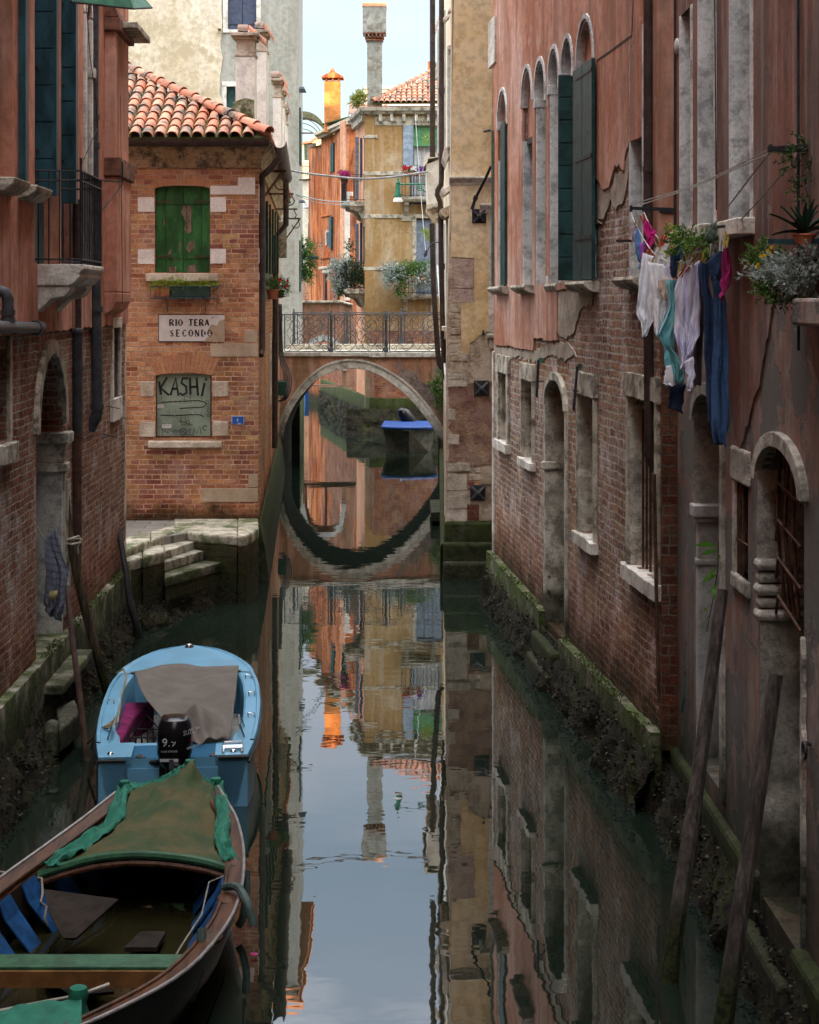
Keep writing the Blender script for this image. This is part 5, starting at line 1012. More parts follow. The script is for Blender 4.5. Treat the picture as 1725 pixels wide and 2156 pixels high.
# mouldings
g = MB(); zz0, zz1 = yp(0, 390)[1], yp(0, 372)[1]; prf = [(0, zz0), (.03, zz0), (.04, zz0 + .04), (.06, zz0 + .06), (.10, zz1 - .03), (.10, zz1), (0, zz1)]
g.prism([WYF.P(yp(946, 380)[0], z, w) for w, z in prf], WYF.d * 1.5); g.build('string_course', m['white_stone'], YB, WYF, bevel=.004)
g = MB(); zz0, zz1 = yp(0, 450)[1], yp(0, 429)[1]; g.prism([WYF.P(yp(1010, 380)[0], z, w) for w, z in [(0, zz0), (.04, zz0), (.05, zz0 + .07), (.09, zz1 - .03), (.09, zz1), (0, zz1)]], WYF.d * .9); boxpx(g, WYF, 1018, 1060, 428, 450, 0, .03); boxpx(g, WYF, 1029, 1060, 450, 700, -.01, .03); g.build('window_surround', m['white_stone'], YB, WYF, bevel=.006)
g = MB(); boxpx(g, WYF, 1025, 1060, 702, 712, 0, .12); boxpx(g, WYF, 1031, 1060, 712, 734, 0, .08); g.build('window_sill', m['grey_stone'], YB, WYF, bevel=.02)
g = MB(); boxpx(g, WYF, 1032, 1060, 45, 70, 0, .06); boxpx(g, WYF, 1032, 1060, 42, 46, 0, .09); boxpx(g, WYF, 1036, 1060, 70, 370, -.01, .025); boxpx(g, WYF, 1038, 1060, -40, 42, -.01, .03); g.build('window_surround', m['warm_stone'], YB, WYF, bevel=.006)
# iron tie plates with crossed straps
def plate(cx_, cy_, s_, ym):
    t = None; g = MB(); a = yp(cx_ - s_, cy_ + s_); b = yp(cx_ + s_, cy_ - s_); g.box(WYF, a[0], b[0], a[1], b[1], -.01, .03); o = g.build('tie_plate', m['iron'], YB, WYF, bevel=.006)
    g = MB(); c = WYF.P(*yp(cx_, cy_), .075)
    for dx, dy in ((-1, -1), (1, -1), (1, 1), (-1, 1)): g.tube([c, WYF.P(*yp(cx_ + dx * s_ * .85, cy_ + dy * s_ * .85), .045)], [.028, .016], 4)
    g.ball(c, .04, 8); g.build('strap', paint('worn_iron', (.10, .10, .105), .5, .3, metal=.4), o)
for cx_, cy_, s_ in ((1009, 455, 15), (1014, 817, 16), (1006, 1037, 16)): plate(cx_, cy_, s_, 0)
g = MB(); g.tube([at(994, 440, 29.4), at(1001, 418, 29.35)], .035, 4); g.tube([at(1001, 418, 29.35), at(1023, 375, 29.2), at(1034, 350, 29.1)], .03, 4); g.tube([at(1000, 420, 29.35), at(1003, 413, 29.33)], .05, 4); g.build('tie_rod', m['iron'], YB)
g = MB(); g.tube([at(1018, 277, 29.4), at(1034, 274, 29.4)], .02, 5); g.tube([at(1018, 695, 29.45), at(1018, 707, 29.45)], .02, 5); g.build('wall_hook', m['iron'], YB)
# canal side: pipes, balcony, windows, lamp
pipe([(911, -40), (911, 330)], 36.0, .055, m['pipe_brown'], YB, collars=((911, 130), (911, 240)))
pipe([(910, 470), (913, 600), (922, 740), (925, 765), (932, 776)], 36.0, .055, m['pipe_brown'], YB)
pipe([(930, -40), (930, 375), (929, 388), (922, 400), (921, 410), (927, 425), (928, 440), (930, 600), (935, 760), (937, 790), (941, 800)], 31.5, .047, m['pipe_brown'], YB, collars=((930, 185), (928, 435), (931, 555)))
wy = m['white_stone']
def sidebox(x0, x1, y0, y1, Y0, Y1, mat, nm, bv=.01):
    a = at(x0, y1, Y0); b = at(x1, y0, Y0); g = MB(); g.bx(a.x, b.x, Y0, Y1, a.z, b.z); return g.build(nm, mat, YB, bevel=bv)
# balcony box over the canal
def balc(pts_, mat, nm, Y0, Y1): g = MB(); g.prism([at(x, y, Y0) for x, y in pts_], (0, Y1 - Y0, 0)); return g.build(nm, mat, YB, bevel=.008)
balc([(897, 322), (930, 322), (930, 330), (902, 334), (899, 345), (896, 346), (893, 352), (891, 350)], wy, 'balcony_parapet_rail', 38, 40.5)
balc([(897, 346), (928, 334), (928, 426), (901, 430), (899, 380)], stone('white_balcony_panel', (.66, .64, .58), (.74, .72, .66), dirt=(.40, .34, .28), amt=.4, bst=.3), 'balcony_parapet', 38.05, 40.4)
balc([(898, 430), (928, 426), (928, 436), (900, 440)], m['grey_stone'], 'balcony_slab', 38, 40.5)
balc([(898, 440), (916, 438), (922, 470), (914, 480), (908, 462), (900, 452)], m['warm_stone'], 'balcony_console', 38.1, 38.5)
balc([(936, 310), (951, 305), (952, 322), (945, 330), (940, 345), (932, 330)], wy, 'cornice_end', 30.2, 31.5)
balc([(929, 316), (940, 312), (940, 345), (935, 352), (929, 340)], wy, 'cornice_end', 32.4, 34)
balc([(926, 442), (950, 430), (950, 452), (938, 458), (930, 452)], m['warm_stone'], 'lintel_end', 30.4, 31.6)
balc([(928, 400), (950, 388), (950, 400), (934, 412)], wy, 'cornice_end', 30.2, 31.0)
for (x0, x1, y0, y1, Y) in ((942, 952, 95, 310, 30.0), (934.5, 939, 20, 330, 33.5), (921, 925, 60, 330, 38.0)): sidebox(x0, x1, y0, y1, Y, Y + .25, m['pale_grey'], 'window_jamb')
for pts_, Y in (([(943, 20), (958, 2), (958, 12), (950, 22), (943, 25)], 30.1), ([(933, 38), (947, 25), (947, 34), (938, 44)], 30.6), ([(909, 75), (924, 32), (926, 40), (914, 80)], 37), ([(914, 140), (921, 128), (923, 160), (917, 168)], 38), ([(944, 95), (953, 92), (953, 104), (944, 104)], 29.9)): balc(pts_, wy, 'carved_moulding', Y, Y + .3)
for (x0, x1, y0, y1, Y) in ((939, 944, 460, 690, 31.2), (933.5, 937, 470, 700, 34.5)): sidebox(x0, x1, y0, y1, Y, Y + .15, m['pale_grey'], 'window_jamb')
sidebox(931, 945, 687, 697, 31.0, 31.6, wy, 'window_sill'); sidebox(936, 945, 697, 715, 31.0, 31.4, m['warm_stone'], 'sill_bracket')
g = MB(); g.tube([at(921, 470, 35), at(921.5, 560, 35), at(931, 690, 33), at(938, 790, 31), at(940, 900, 30.5), at(938, 1085, 30)], .02, 6); g.build('conduit', paint('white_conduit', (.55, .56, .56), .6, .1), YB)
# street lamp on bracket
LM = thing('street_lamp', 'green bracket street lamp with a white bell shade beside the balcony of the yellow building', 'lamp', at(838, 420, 41.5))
lg = paint('lamp_green', (.02, .16, .10), .45, .2); g = MB(); c = at(838, 424, 41.5); g.tube([at(838, 388, 41.5), at(905, 387, 41.5)], .02, 6); g.tube([at(880, 392, 41.5), at(888, 398, 41.5), at(903, 408, 41.5)], .016, 5); g.tube(hoop(884, 396, 5, 5, 0, 330, 41.5), .012, 5); g.build('bracket', lg, LM)
g = MB(); g.lathe(at(838, 414, 41.5), [(.09, 0), (.085, .05), (.055, .10), (.06, .2), (.045, .26), (.04, .3), (.055, .32), (.02, .38), (.03, .40), (.01, .44)], 12); g.build('lamp_cap', lg, LM, smooth=True)
g = MB(); g.lathe(at(838, 425, 41.5), [(.115, 0), (.112, .03), (.095, .08), (.05, .12)], 14); g.build('lamp_shade', paint('white_lamp_glass', (.75, .76, .75), .3, .05), LM, smooth=True)
SL = thing('wall_spotlight', 'small grey spotlight on a curved arm, on the downpipe of the yellow building', 'light', at(895, 530, 34)); g = MB(); g.tube([at(925, 510, 34), at(912, 511, 34), at(905, 518, 34), at(899, 530, 34)], .012, 5); g.build('arm', m['railing'], SL); g = MB(); g.tube([at(899, 526, 34), at(896, 536, 34), at(894, 541, 34)], [.02, .035, .01], 8); g.build('lamp_head', m['railing'], SL)

m['ledge'] = stone('worn_ledge_stone', (.20, .19, .145), (.32, .30, .24), dirt=(.035, .038, .022), amt=1, moss=.9, gl=.15, gh=.6, bst=1.2)
# ================================================================ right pink and brick building
AB = thing('pink_brick_building', 'faded pink plaster over salt worn brick, with arched windows, beside the yellow building', 'building', (4, 22, 0))
AT = 16.9
def ap(px, py, w=0): return WA.uv(px, py, w)
def av(px, py): return WA.uv(px, py)[1]
sill = av(1150, 598)
def upw(x0, x1, ytop, n_=8, sp=None):
    u0, u1 = WA.us(x0), WA.us(x1); ztop = av((x0 + x1) / 2, ytop); r_ = (u1 - u0) / 2
    return u0, u1, ztop, r_
ups = [(1053, 1073, 191, True), (1104, 1126, 143, True), (1132, 1154, 127, False), (1161, 1183, 102, False), (1190, 1212, 80, False), (1221, 1256, 39, True)]
holes = []; info = []
for x0, x1, yt, tymp in ups:
    u0, u1, zt_, r_ = upw(x0, x1, yt); zs = zt_ - r_ * 1.05
    info.append((u0, u1, zs, r_, tymp)); holes.append(arch(u0, u1, sill, zs, r_ * 1.05, 10))
u7 = (WA.us(1331), WA.us(1362)); holes7 = rect(u7[0], u7[1], av(1340, 583), av(1340, 64)); 
lows = []
a1 = prect(WA, 1053, 1071, 783, 925); 
def lowrect(x0, x1, yt, yb, px): return rect(WA.us(x0), WA.us(x1), av(x0, yb), av(x0, yt))
L1 = lowrect(1054, 1071, 782, 925, 1054); L2 = lowrect(1103, 1126, 797, 962, 1103); L4 = lowrect(1222, 1256, 828, 1118, 1222); L5 = arch(WA.us(1332), WA.us(1389), av(1335, 1190), av(1335, 860), .12, 6)
d3 = (WA.us(1153), WA.us(1194)); Z3 = av(1153, 852); R3 = av(1171, 800) - Z3; D3 = arch(d3[0], d3[1], .55, Z3, R3, 12)
g = MB(); g.panel(WA, rect(0, WA.L, -.3, AT), holes + [holes7, L1, L2, L4, L5, D3], -.5, 0); g.build('brick_wall', m['brick_right'], AB, WA)
g = MB(); g.box(WA, -.3, WA.L, -.3, AT - .1, -7, -.52); g.build('core_wall', m['red_plaster'], AB, WA)
g = MB(); g.box(WA, -.4, WA.L + .1, AT, AT + .3, -7.2, .5); g.build('roof', m['grey_stone'], AB, WA)
# plaster coat
def low_edge(l): return [ap(x, y) for x, y in l]
e1 = low_edge([(1045, 724), (1060, 728), (1075, 727), (1090, 732), (1118, 737), (1127, 738), (1128, 712), (1148, 712), (1149, 716), (1177, 717), (1178, 612)])
e2 = low_edge([(1178, 612), (1190, 608), (1256, 604), (1256, 448), (1256, 370), (1262, 372), (1272, 395), (1278, 402), (1287, 395), (1300, 350), (1310, 347), (1318, 355), (1324, 312), (1328, 310)])
# coat in two parts: left strip and right block, torn between
edge = ragged(e1, .012, .06, 2) + ragged(e2[1:3], .01, .05, 3)
outer = [(WA.L + .001, 5.2)]
q_ = ragged(e1, .012, .08, 2)[:-1] + [e2[0], e2[1], e2[2]] + ragged(e2[3:], .05, .09, 4)
q_ += [ap(1328, 310), ap(1329, 585)] 
tail = [ap(x, y) for x, y in [(1329, 600), (1352, 596), (1378, 470), (1388, 455), (1400, 470), (1417, 475)]]
outer = q_[:-1] + [(WA.us(1330), av(1328, 300)), (u7[1] + .02, av(1328, 300))] + ragged([(u7[1] + .02, 5.15), (WA.L, 5.05)], .04, .08, 6) + [(WA.L, AT), (0, AT)]
g = MB(); g.panel(WA, outer, holes + [rect(u7[0], u7[1] + .01, av(1340, 300), holes7[2][1])] if False else holes, -.03, .03)
g.build('plaster', m['pink_right'], AB, WA)
g = MB(); q5 = ragged([ap(x, y) for x, y in [(1178, 612), (1256, 606), (1256, 448), (1254, 370), (1264, 385), (1276, 405), (1290, 398), (1302, 358), (1316, 362), (1326, 318), (1329, 340), (1318, 420), (1300, 440), (1288, 425), (1270, 470), (1256, 462), (1250, 640), (1225, 650), (1210, 700), (1192, 716), (1178, 700), (1178, 612)]], .05, .1, 12)[:-1]
g.panel(WA, q5, (), -.03, .016); g.build('bare_render', m['bare_plaster'], AB, WA)
q6 = ragged([ap(x, y) for x, y in [(1045, 730), (1127, 740), (1178, 720), (1200, 725), (1215, 745), (1195, 760), (1165, 745), (1127, 762), (1090, 748), (1070, 760), (1045, 750), (1045, 730)]], .05, .1, 13)[:-1]
g = MB(); g.panel(WA, q6, (), -.03, .012); g.build('bare_render', m['bare_plaster'], AB, WA)
# window stonework: jamb, arch ring, tympanum, sill
far = stone('limewashed_window_stone', (.60, .63, .62), (.74, .76, .74), dirt=(.26, .27, .27), amt=.8, bst=.3, gl=-3, gh=-2)
for i, (u0, u1, zs, r_, tymp) in enumerate(info):
    w_ = .055
    g = MB(); oo = arch(u0 + .001, u1 - .001, 0, zs, r_ * 1.05 - .001, 12)[2:]; ii = arch(u0 + .035, u1 - .035, 0, zs, r_ * 1.05 - .035, 12)[2:]; g.panel(WA, oo + ii[::-1], (), -.4, .028); g.build('arch_soffit', far, AB, WA)
    g = MB(); o1 = arch(u0 - w_, u1 + w_, 0, zs, r_ * 1.05 + w_, 12)[2:]; o2 = arch(u0, u1, 0, zs, r_ * 1.05, 12)[2:]; g.panel(WA, o1 + o2[::-1], (), -.05, .05); g.build('arch_moulding', far, AB, WA)
    g = MB(); dj = .34
    g.box(WA, u0 - .004, u0 + .05, sill, zs - (r_ * .0 if not tymp else .45), -dj, .02); g.box(WA, u1 - .05, u1 + .004, sill, zs - (.45 if tymp else 0), -dj, .022); g.build('window_jamb', far, AB, WA, bevel=.006)
    if tymp:
        g = MB(); g.panel(WA, arch(u0, u1, zs - .45, zs, r_ * 1.05, 10), (), -.3, -.05); g.build('tympanum', m['pink_right'], AB, WA); g = MB(); g.box(WA, u0, u1, zs - .5, zs - .42, -.3, -.03); g.build('lintel', m['iron'], AB, WA)
    else:
        g = MB(); c_ = (u1 - u0); g.box(WA, u0 - .07, u0 + .06, zs - .12, zs, -.2, .045); g.box(WA, u1 - .06, u1 + .07, zs - .12, zs, -.2, .045); g.build('impost', far, AB, WA, bevel=.01)
    g = MB(); g.panel(WA, arch(u0, u1, sill, zs, r_ * 1.05, 8), (), -.48, -.42); g.build('window_pane', flat('dark_window', (.03, .035, .04), .2), AB, WA)
for i in (1.5, 2.5, 3.5):
    pass
for px_ in (1157.5, 1186.5):
    g = MB(); u_ = WA.us(px_); g.lathe(WA.P(u_, sill, -.05), [(.10, 0), (.10, .08), (.07, .14), (.07, info[2][2] - sill - .25), (.09, info[2][2] - sill - .2), (.10, info[2][2] - sill)], 10); g.build('column', far, AB, WA, smooth=True)
# sills
def sillA(x0, x1, z, pr=.16, mat=None, th=.12):
    g = MB(); prf = [(0, z), (pr, z), (pr + .015, z - .03), (pr, z - .06), (pr * .5, z - th * .9), (0, z - th)]; u0 = WA.us(x0); g.prism([WA.P(u0, zz, w) for w, zz in prf], WA.d * (WA.us(x1) - u0)); return g.build('window_sill', mat or m['grey_stone'], AB, WA, bevel=.006)
sillA(1050, 1076, sill); sillA(1101, 1130, sill); sillA(1221, 1262, sill); sillA(1155, 1178, sill, .05)
sillA(1325, 1370, holes7[0][1], .16)
g = MB(); g.box(WA, u7[0] - .004, u7[0] + .06, holes7[0][1], holes7[2][1], -.4, .03); g.box(WA, u7[1] - .05, u7[1], holes7[0][1], holes7[2][1], -.4, .035); g.build('window_jamb', far, AB, WA, bevel=.008)
g = MB(); g.box(WA, u7[0], u7[1], holes7[0][1], holes7[2][1], -.46, -.41); g.build('window_pane', flat('dark_pane', (.03, .035, .04), .2), AB, WA)
# vertical wooden boarding / pale drips below the far sills
g = MB(); rr_ = random.Random(5)
for k in range(4): 
    u0 = WA.us(1052 + k * 3); 
# shutters of the upper floor
gs_ = m['green_shutter']
def leafA(x0, x1, y0, y1, Y, rows, mat=gs_): return leaf_x('shutter', Y, (x0 - CX) * Y / F, (x1 - CX) * Y / F, H - (y1 - HY) * Y / F, H - (y0 - HY) * Y / F, mat, AB, rows, .04)
Yw = lambda px: 3800 * 3.595 / (px - 539)
leafA(1176, 1214, 157, 590, 20.35, 9)
g = MB(); a = ap(1214, 590, .05); b = ap(1254, 590, .05); zt_ = WA.uv(1214, 160, .05)[1]; u0, u1 = a[0], b[0]; g.box(WA, u0, u1, sill + .02, 7.05, .05, .09); s_ = g.build('shutter', gs_, AB, WA, bevel=.005)
g = MB()
for zz in (.45, 1.3, 2.2): g.box(WA, u0 + .2, u1, sill + zz, sill + zz + .035, .09, .10)
g.box(WA, (u0 + u1) / 2 - .005, (u0 + u1) / 2 + .005, sill + .02, 7.05, .09, .094); g.build('hinge', m['iron'], s_, WA)
leafA(1035, 1044, 274, 603, 27.0, 8, paint('faded_green_paint', (.10, .14, .11), .6, .2)); leafA(1044, 1058, 268, 603, 26.9, 8); leafA(1061, 1066, 262, 603, 26.0, 8); g = MB(); g.box(WA, WA.us(1064), WA.us(1073), sill + .02, av(1064, 262), .03, .07); g.build('shutter', gs_, AB, WA)
# ground floor stone frames
fs = m['grey_stone']
def frameA(hole, jw, lint, sl, mt=fs, near=True, prj=.04, zl=None):
    u0, u1 = hole[0][0], hole[1][0]; z0 = hole[0][1]; z1 = max(p[1] for p in hole)
    rq = lambda a_, s__: ragged([(a_[0], a_[2]), (a_[1], a_[2]), (a_[1], a_[3]), (a_[0], a_[3]), (a_[0], a_[2])], .02, .09, s__)[:-1]
    g = MB(); g.panel(WA, rq((u0 - jw, u0, z0, z1), 1), (), -.04, prj); g.panel(WA, rq((u1, u1 + jw, z0, z1), 2), (), -.04, prj + .003); g.build('window_frame', mt, AB, WA, bevel=.012)
    g = MB(); g.box(WA, u1 - .03, u1 + .003, z0, z1, -.26, -.0); g.box(WA, u0 - .003, u0 + .03, z0, z1, -.26, -.0); g.build('window_reveal', mt, AB, WA, bevel=.02)
    if lint: g = MB(); g.panel(WA, rq((u0 - jw - .05, u1 + jw + .04, z1, z1 + lint), 3), (), -.3, prj + .01); g.build('lintel', mt, AB, WA, bevel=.02)
    if sl: g = MB(); g.panel(WA, rq((u0 - jw - .05, u1 + jw + .05, z0 - sl, z0), 4), (), -.42, prj + .04); g.build('window_sill', m['white_stone'], AB, WA, bevel=.02)
    g = MB(); g.panel(WA, hole, (), -.30, -.25); g.build('window_void', infill, AB, WA)
infill = stone('rough_infill', (.30, .27, .22), (.40, .37, .30), amt=.8, bst=1)
frameA(L1, .16, .25, .12); frameA(L2, .05, .22, .10); frameA(L4, .06, .24, .12); frameA(L5, .10, .22, .14, prj=.05)
rough_jamb = stone('eroded_jamb_stone', (.54, .52, .43), (.68, .65, .55), dirt=(.20, .18, .14), amt=.8, bst=1.0, gl=.8, gh=1.2)
g = MB(); g.panel(WA, D3, (), -.34, -.28); g.build('door_void', infill, AB, WA)
g = MB(); zsp = Z3; o1 = arch(d3[0] - .10, d3[1] + .10, 0, zsp, R3 + .10, 14)[2:]; o2 = arch(d3[0], d3[1], 0, zsp, R3, 14)[2:]; g.panel(WA, o1 + o2[::-1], (), -.06, .05); g.build('door_arch', rough_jamb, AB, WA, bevel=.015)
def relief(W, u, z0, z1, w0, w1, mat, parent, name, seed=0, amp=.03, du=.0):
    """rough dressed stone face looking along the canal (faces -d or +d of the wall)"""
    g = MB(); nz_ = max(4, int((z1 - z0) / .05)); nw = max(3, int((w1 - w0) / .04))
    def fn(a_, b_):
        w = w0 + (w1 - w0) * a_; z = z0 + (z1 - z0) * b_; p = W.P(u, z, w); k = mnoise.fractal(p * 5 + Vector((seed, 3, 1)), .8, 2.2, 5)
        return p + W.d * (k * amp) + W.n * (k * .01)
    g.grid(fn, nw, nz_); return g.build(name, mat, parent, W, smooth=True)
u_ = d3[0]
g = MB(); g.box(WA, d3[0] - .16, d3[0] + .0, .55, zsp, -.45, .03); g.box(WA, d3[1], d3[1] + .10, .55, zsp, -.45, .035); g.build('door_jamb', rough_jamb, AB, WA, bevel=.02)
g = MB(); g.box(WA, d3[0] - .06, d3[0] + .05, av(1155, 990), av(1155, 972), -.44, .07); g.build('door_impost', rough_jamb, AB, WA, bevel=.02)
relief(WA, d3[0] + .02, .5, zsp + .12, -.44, .03, rough_jamb, AB, 'door_reveal', 1, .03)
relief(WA, L4[0][0] + .035, L4[0][1], max(p[1] for p in L4), -.42, .03, rough_jamb, AB, 'window_reveal', 2, .03)
relief(WA, L5[0][0] + .035, L5[0][1], max(p[1] for p in L5), -.42, .03, rough_jamb, AB, 'window_reveal', 3, .04)
g = MB(); g.box(WA, L5[1][0] - .12, L5[1][0] - .02, L5[0][1], av(1385, 1070) + 2.2, -.2, -.02); g.build('window_shutter', m['grey_stone'], AB, WA)
g = MB(); 
for k in range(3): g.tube([WA.P(L5[0][0] + .2 + k * .16, L5[0][1], -.06), WA.P(L5[0][0] + .2 + k * .16, L5[2][1], -.06)], .012, 5)
g.build('window_bar', m['rust'], AB)
g = MB(); g.box(WA, WA.L - .01, WA.L + .006, 5.0, AT, -.5, .03); g.build('plaster_return', m['pink_right'], AB, WA)
# small iron stays of removed shutters
for (x0, x1, y0, y1) in ((1128, 1137, 757, 838), (1206, 1219, 770, 866)):
    g = MB(); Y_ = Yw(1150 if x0 < 1150 else 1222) ; g.prism([at(x1 - 5, y0, Y_ - .4), at(x1, y0 + 2, Y_ - .4), at(x0 + 5, y1, Y_ - .4), at(x0, y1 - 3, Y_ - .4)], (0, .05, 0)); g.tube([at(x0 + 2, (y0 + y1) / 2 + 5, Y_ - .4), at(x0 + 16, (y0 + y1) / 2 + 5, Y_)], .012, 4); g.build('iron_stay', m['iron'], AB)
    g = MB(); g.prism([at(x1 - 3, y0 - 4, Y_ - .35), at(x1 + 8, y0 - 4, Y_ - .2), at(x1 + 8, y0 + 6, Y_ - .2), at(x1, y0 + 10, Y_ - .35)], (0, .02, 0)); g.build('copper_flap', paint('verdigris_copper', (.13, .24, .20), .7, .3), AB)
g = MB(); a = ap(1035, 88); g.box(WA, WA.us(1036), WA.us(1050), 8.05, 8.75, 0, .06); g.build('stone_block', m['white_stone'], AB, WA, bevel=.01)
g = MB(); 
for x0, x1 in ((1046, 1052),): g.box(WA, .0, .12, .7, av(1046, 740), -.1, .03)
g.build('corner_stone', m['white_stone'], AB, WA, bevel=.02)
# base course
def baseA(u0, u1, z0, z1, zb=.0):
    g = MB(); q2 = ragged([(u0, z0), (u1, z1)], .02, .12, 7); g.panel(WA, [(u0, -.4), (u1, -.4)] + q2[::-1], (), -.3, .10); g.build('base_course', m['ledge'], AB, WA, bevel=.02)
baseA(-.1, d3[0] - .05, .72, .68); baseA(d3[1] + .02, WA.L, .60, .68)
g = MB(); g.box(WA, d3[0] - .08, d3[1] + .06, .20, .44, -.5, .20); g.box(WA, d3[0] - .1, d3[1] + .06, -.1, .18, -.5, .26); g.build('door_step', m['foot_stone'], AB, WA, bevel=.04)
struct(bank('canal_bank', WA, -.3, WA.L + .10, .52, .22, .34, mat_bank, 31))
# end of the building: brick pier standing proud of the next wall
g = MB(); P0 = WA.P(WA.L, 0, .0); x0 = P0.x; g.bx(x0 - .012, x0 + .20, 15.88, 16.02, .55, 5.0); g.build('brick_pier', brick('pier_brick', [(.20, .075, .05), (.28, .12, .075), (.16, .07, .05), (.33, .18, .11)], (.20, .17, .14), wear=(.5, .35, .2), wearamt=.2, gl=.6, gh=1.1, bw=.2, rh=.088), AB)
# long downpipe
pipe([(1366, -40), (1366, 700), (1368, 930), (1370, 960), (1376, 980), (1387, 995)], 16.25, .048, m['pipe_brown'], AB, collars=((1366, 350), (1368, 795), (1369, 950)))
g = MB(); g.tube([at(1378, 998, 15.8), at(1384, 1330, 15.8), at(1388, 1480, 15.8)], .016, 6); g.build('conduit', m['rust'], AB)
# crack and ledge lines of the upper plaster
g = MB(); 
for l in ([(1257, 127), (1285, 108), (1331, 74)], [(1331, 74), (1334, 0)]): g.ribbon(WA, [WA.uv(x, y, .03) for x, y in l], .02, .026, .034, px=False)
g.build('plaster_joint', m['dark'], AB, WA)

# ================================================================ right near building
RB_ = thing('red_grey_building', 'brown red and grey peeling plaster building with arched stone doorways, right of the brick pier', 'building', (4, 10, 0))
def bb(px, py, w=0): return WB.uv(px, py, w)
def bv_(px, py): return WB.uv(px, py)[1]
BT = 20.5  # unseen upper wall heightened to cut light on the near water
def bu(px): return WB.us(px)
W8 = rect(bu(1436), bu(1461), bv_(1440, 490), bv_(1440, 30)); W9 = rect(bu(1475), bu(1511), bv_(1480, 478), 8.6); W10 = rect(bu(1542), bu(1588), bv_(1545, 468), 8.6)
b1z = bv_(1466, 885); r1z = bv_(1488, 830) - b1z; B1 = arch(bu(1466), bu(1522), .75, b1z, r1z, 12)
B2 = rect(bu(1552), bu(1576), bv_(1552, 1205), bv_(1552, 1012))
b3z = bv_(1606, 1010); r3z = bv_(1645, 942) - b3z; B3 = arch(bu(1603), bu(1694), .45, b3z, r3z, 14)
B4 = rect(bu(1760), bu(1830), .45, 3.2)
g = MB(); g.panel(WB, rect(.0, WB.L, -.3, BT), [W8, W9, W10, B1, B2, B3, B4], -.4, 0)
# one wall, red above and grey pink below: real coats of plaster
g.build('wall', m['grey_pink'], RB_, WB)
zsplit = [(0, bv_(1425, 460)), (bu(1460), bv_(1460, 500)), (bu(1530), bv_(1530, 700)), (bu(1570), bv_(1570, 900)), (bu(1620), bv_(1620, 560)), (bu(1690), bv_(1690, 620)), (bu(1725), bv_(1725, 800)), (WB.L, 4)]
zsplit = [(0, 5.0), (bu(1470), 4.9), (bu(1520), 4.3), (bu(1560), 3.4), (bu(1600), 3.9), (bu(1640), 4.6), (bu(1700), 4.4), (bu(1760), 3.6), (WB.L, 4)]
g = MB(); g.panel(WB, ragged(zsplit, .07, .08, 3) + [(WB.L, BT), (0, BT)], [W8, W9, W10], -.02, .014); g.build('plaster', m['red_plaster'], RB_, WB)
g = MB(); g.box(WB, 0, WB.L, -.3, BT - .1, -7, -.42); g.build('core_wall', m['red_plaster'], RB_, WB)
g = MB(); g.box(WB, -.1, WB.L, BT, BT + .3, -7, .45); g.build('roof', m['grey_stone'], RB_, WB)
for hl_ in (W8, W9, W10):
    u0, u1, z0, z1 = hl_[0][0], hl_[1][0], hl_[0][1], hl_[2][1]
    g = MB(); g.box(WB, u0 - .004, u0 + .045, z0, z1, -.3, .025); g.box(WB, u1 - .02, u1 + .05, z0, z1, -.3, .028); g.build('window_jamb', far, RB_, WB, bevel=.006)
    g = MB(); g.box(WB, u0, u1, z0, z1, -.38, -.33); g.build('window_pane', m['dark'], RB_, WB)
    g = MB(); g.box(WB, u0 - .08, u1 + .1, z0 - .12, z0, -.3, .14); g.build('window_sill', m['white_stone'], RB_, WB, bevel=.012)
for hl_ in (B1, B2, B3, B4): g = MB(); g.panel(WB, hl_, (), -.39, -.36); g.build('opening_void', m['dark'], RB_, WB)
bst = stone('chalky_jamb_stone', (.42, .41, .36), (.56, .53, .47), dirt=(.16, .15, .13), amt=.8, bst=1, gl=.8, gh=1.3)
lime = stone('grey_limewash', (.40, .42, .41), (.50, .51, .50), dirt=(.22, .22, .20), amt=.6, bst=.3, gl=.7, gh=1.2)
# first arched doorway
u0, u1 = B1[0][0], B1[1][0]
g = MB(); o1 = arch(u0 - .12, u1 + .12, 0, b1z, r1z + .10, 14)[2:]; o2 = arch(u0, u1, 0, b1z, r1z, 14)[2:]; g.panel(WB, o1 + o2[::-1], (), -.06, .04); g.build('door_arch', bst, RB_, WB, bevel=.012)
relief(WB, u0 + .02, bv_(1466, 1070), b1z + .1, -.36, .02, bst, RB_, 'door_reveal', 5, .02)
g = MB(); z_ = bv_(1466, 1095); g.box(WB, u0 - .02, u0 + .10, .7, z_, -.34, .0); g.build('door_pilaster', lime, RB_, WB, bevel=.015); g = MB(); g.box(WB, u0 - .03, u0 + .15, z_, z_ + .04, -.36, .03); g.box(WB, u0 - .04, u0 + .18, z_ + .04, z_ + .14, -.37, .05); g.box(WB, u0 - .02, u0 + .12, z_ - .36, z_ - .31, -.35, .01); g.build('capital', lime, RB_, WB, bevel=.012)
g = MB(); g.box(WB, u1, u1 + .12, .7, b1z, -.3, .03); g.build('door_jamb', bst, RB_, WB, bevel=.012)
g = MB(); g.box(WB, u0 + .12, u0 + .2, .7, 2.6, -.34, -.26); g.build('door_leaf', m['dark'], RB_, WB)
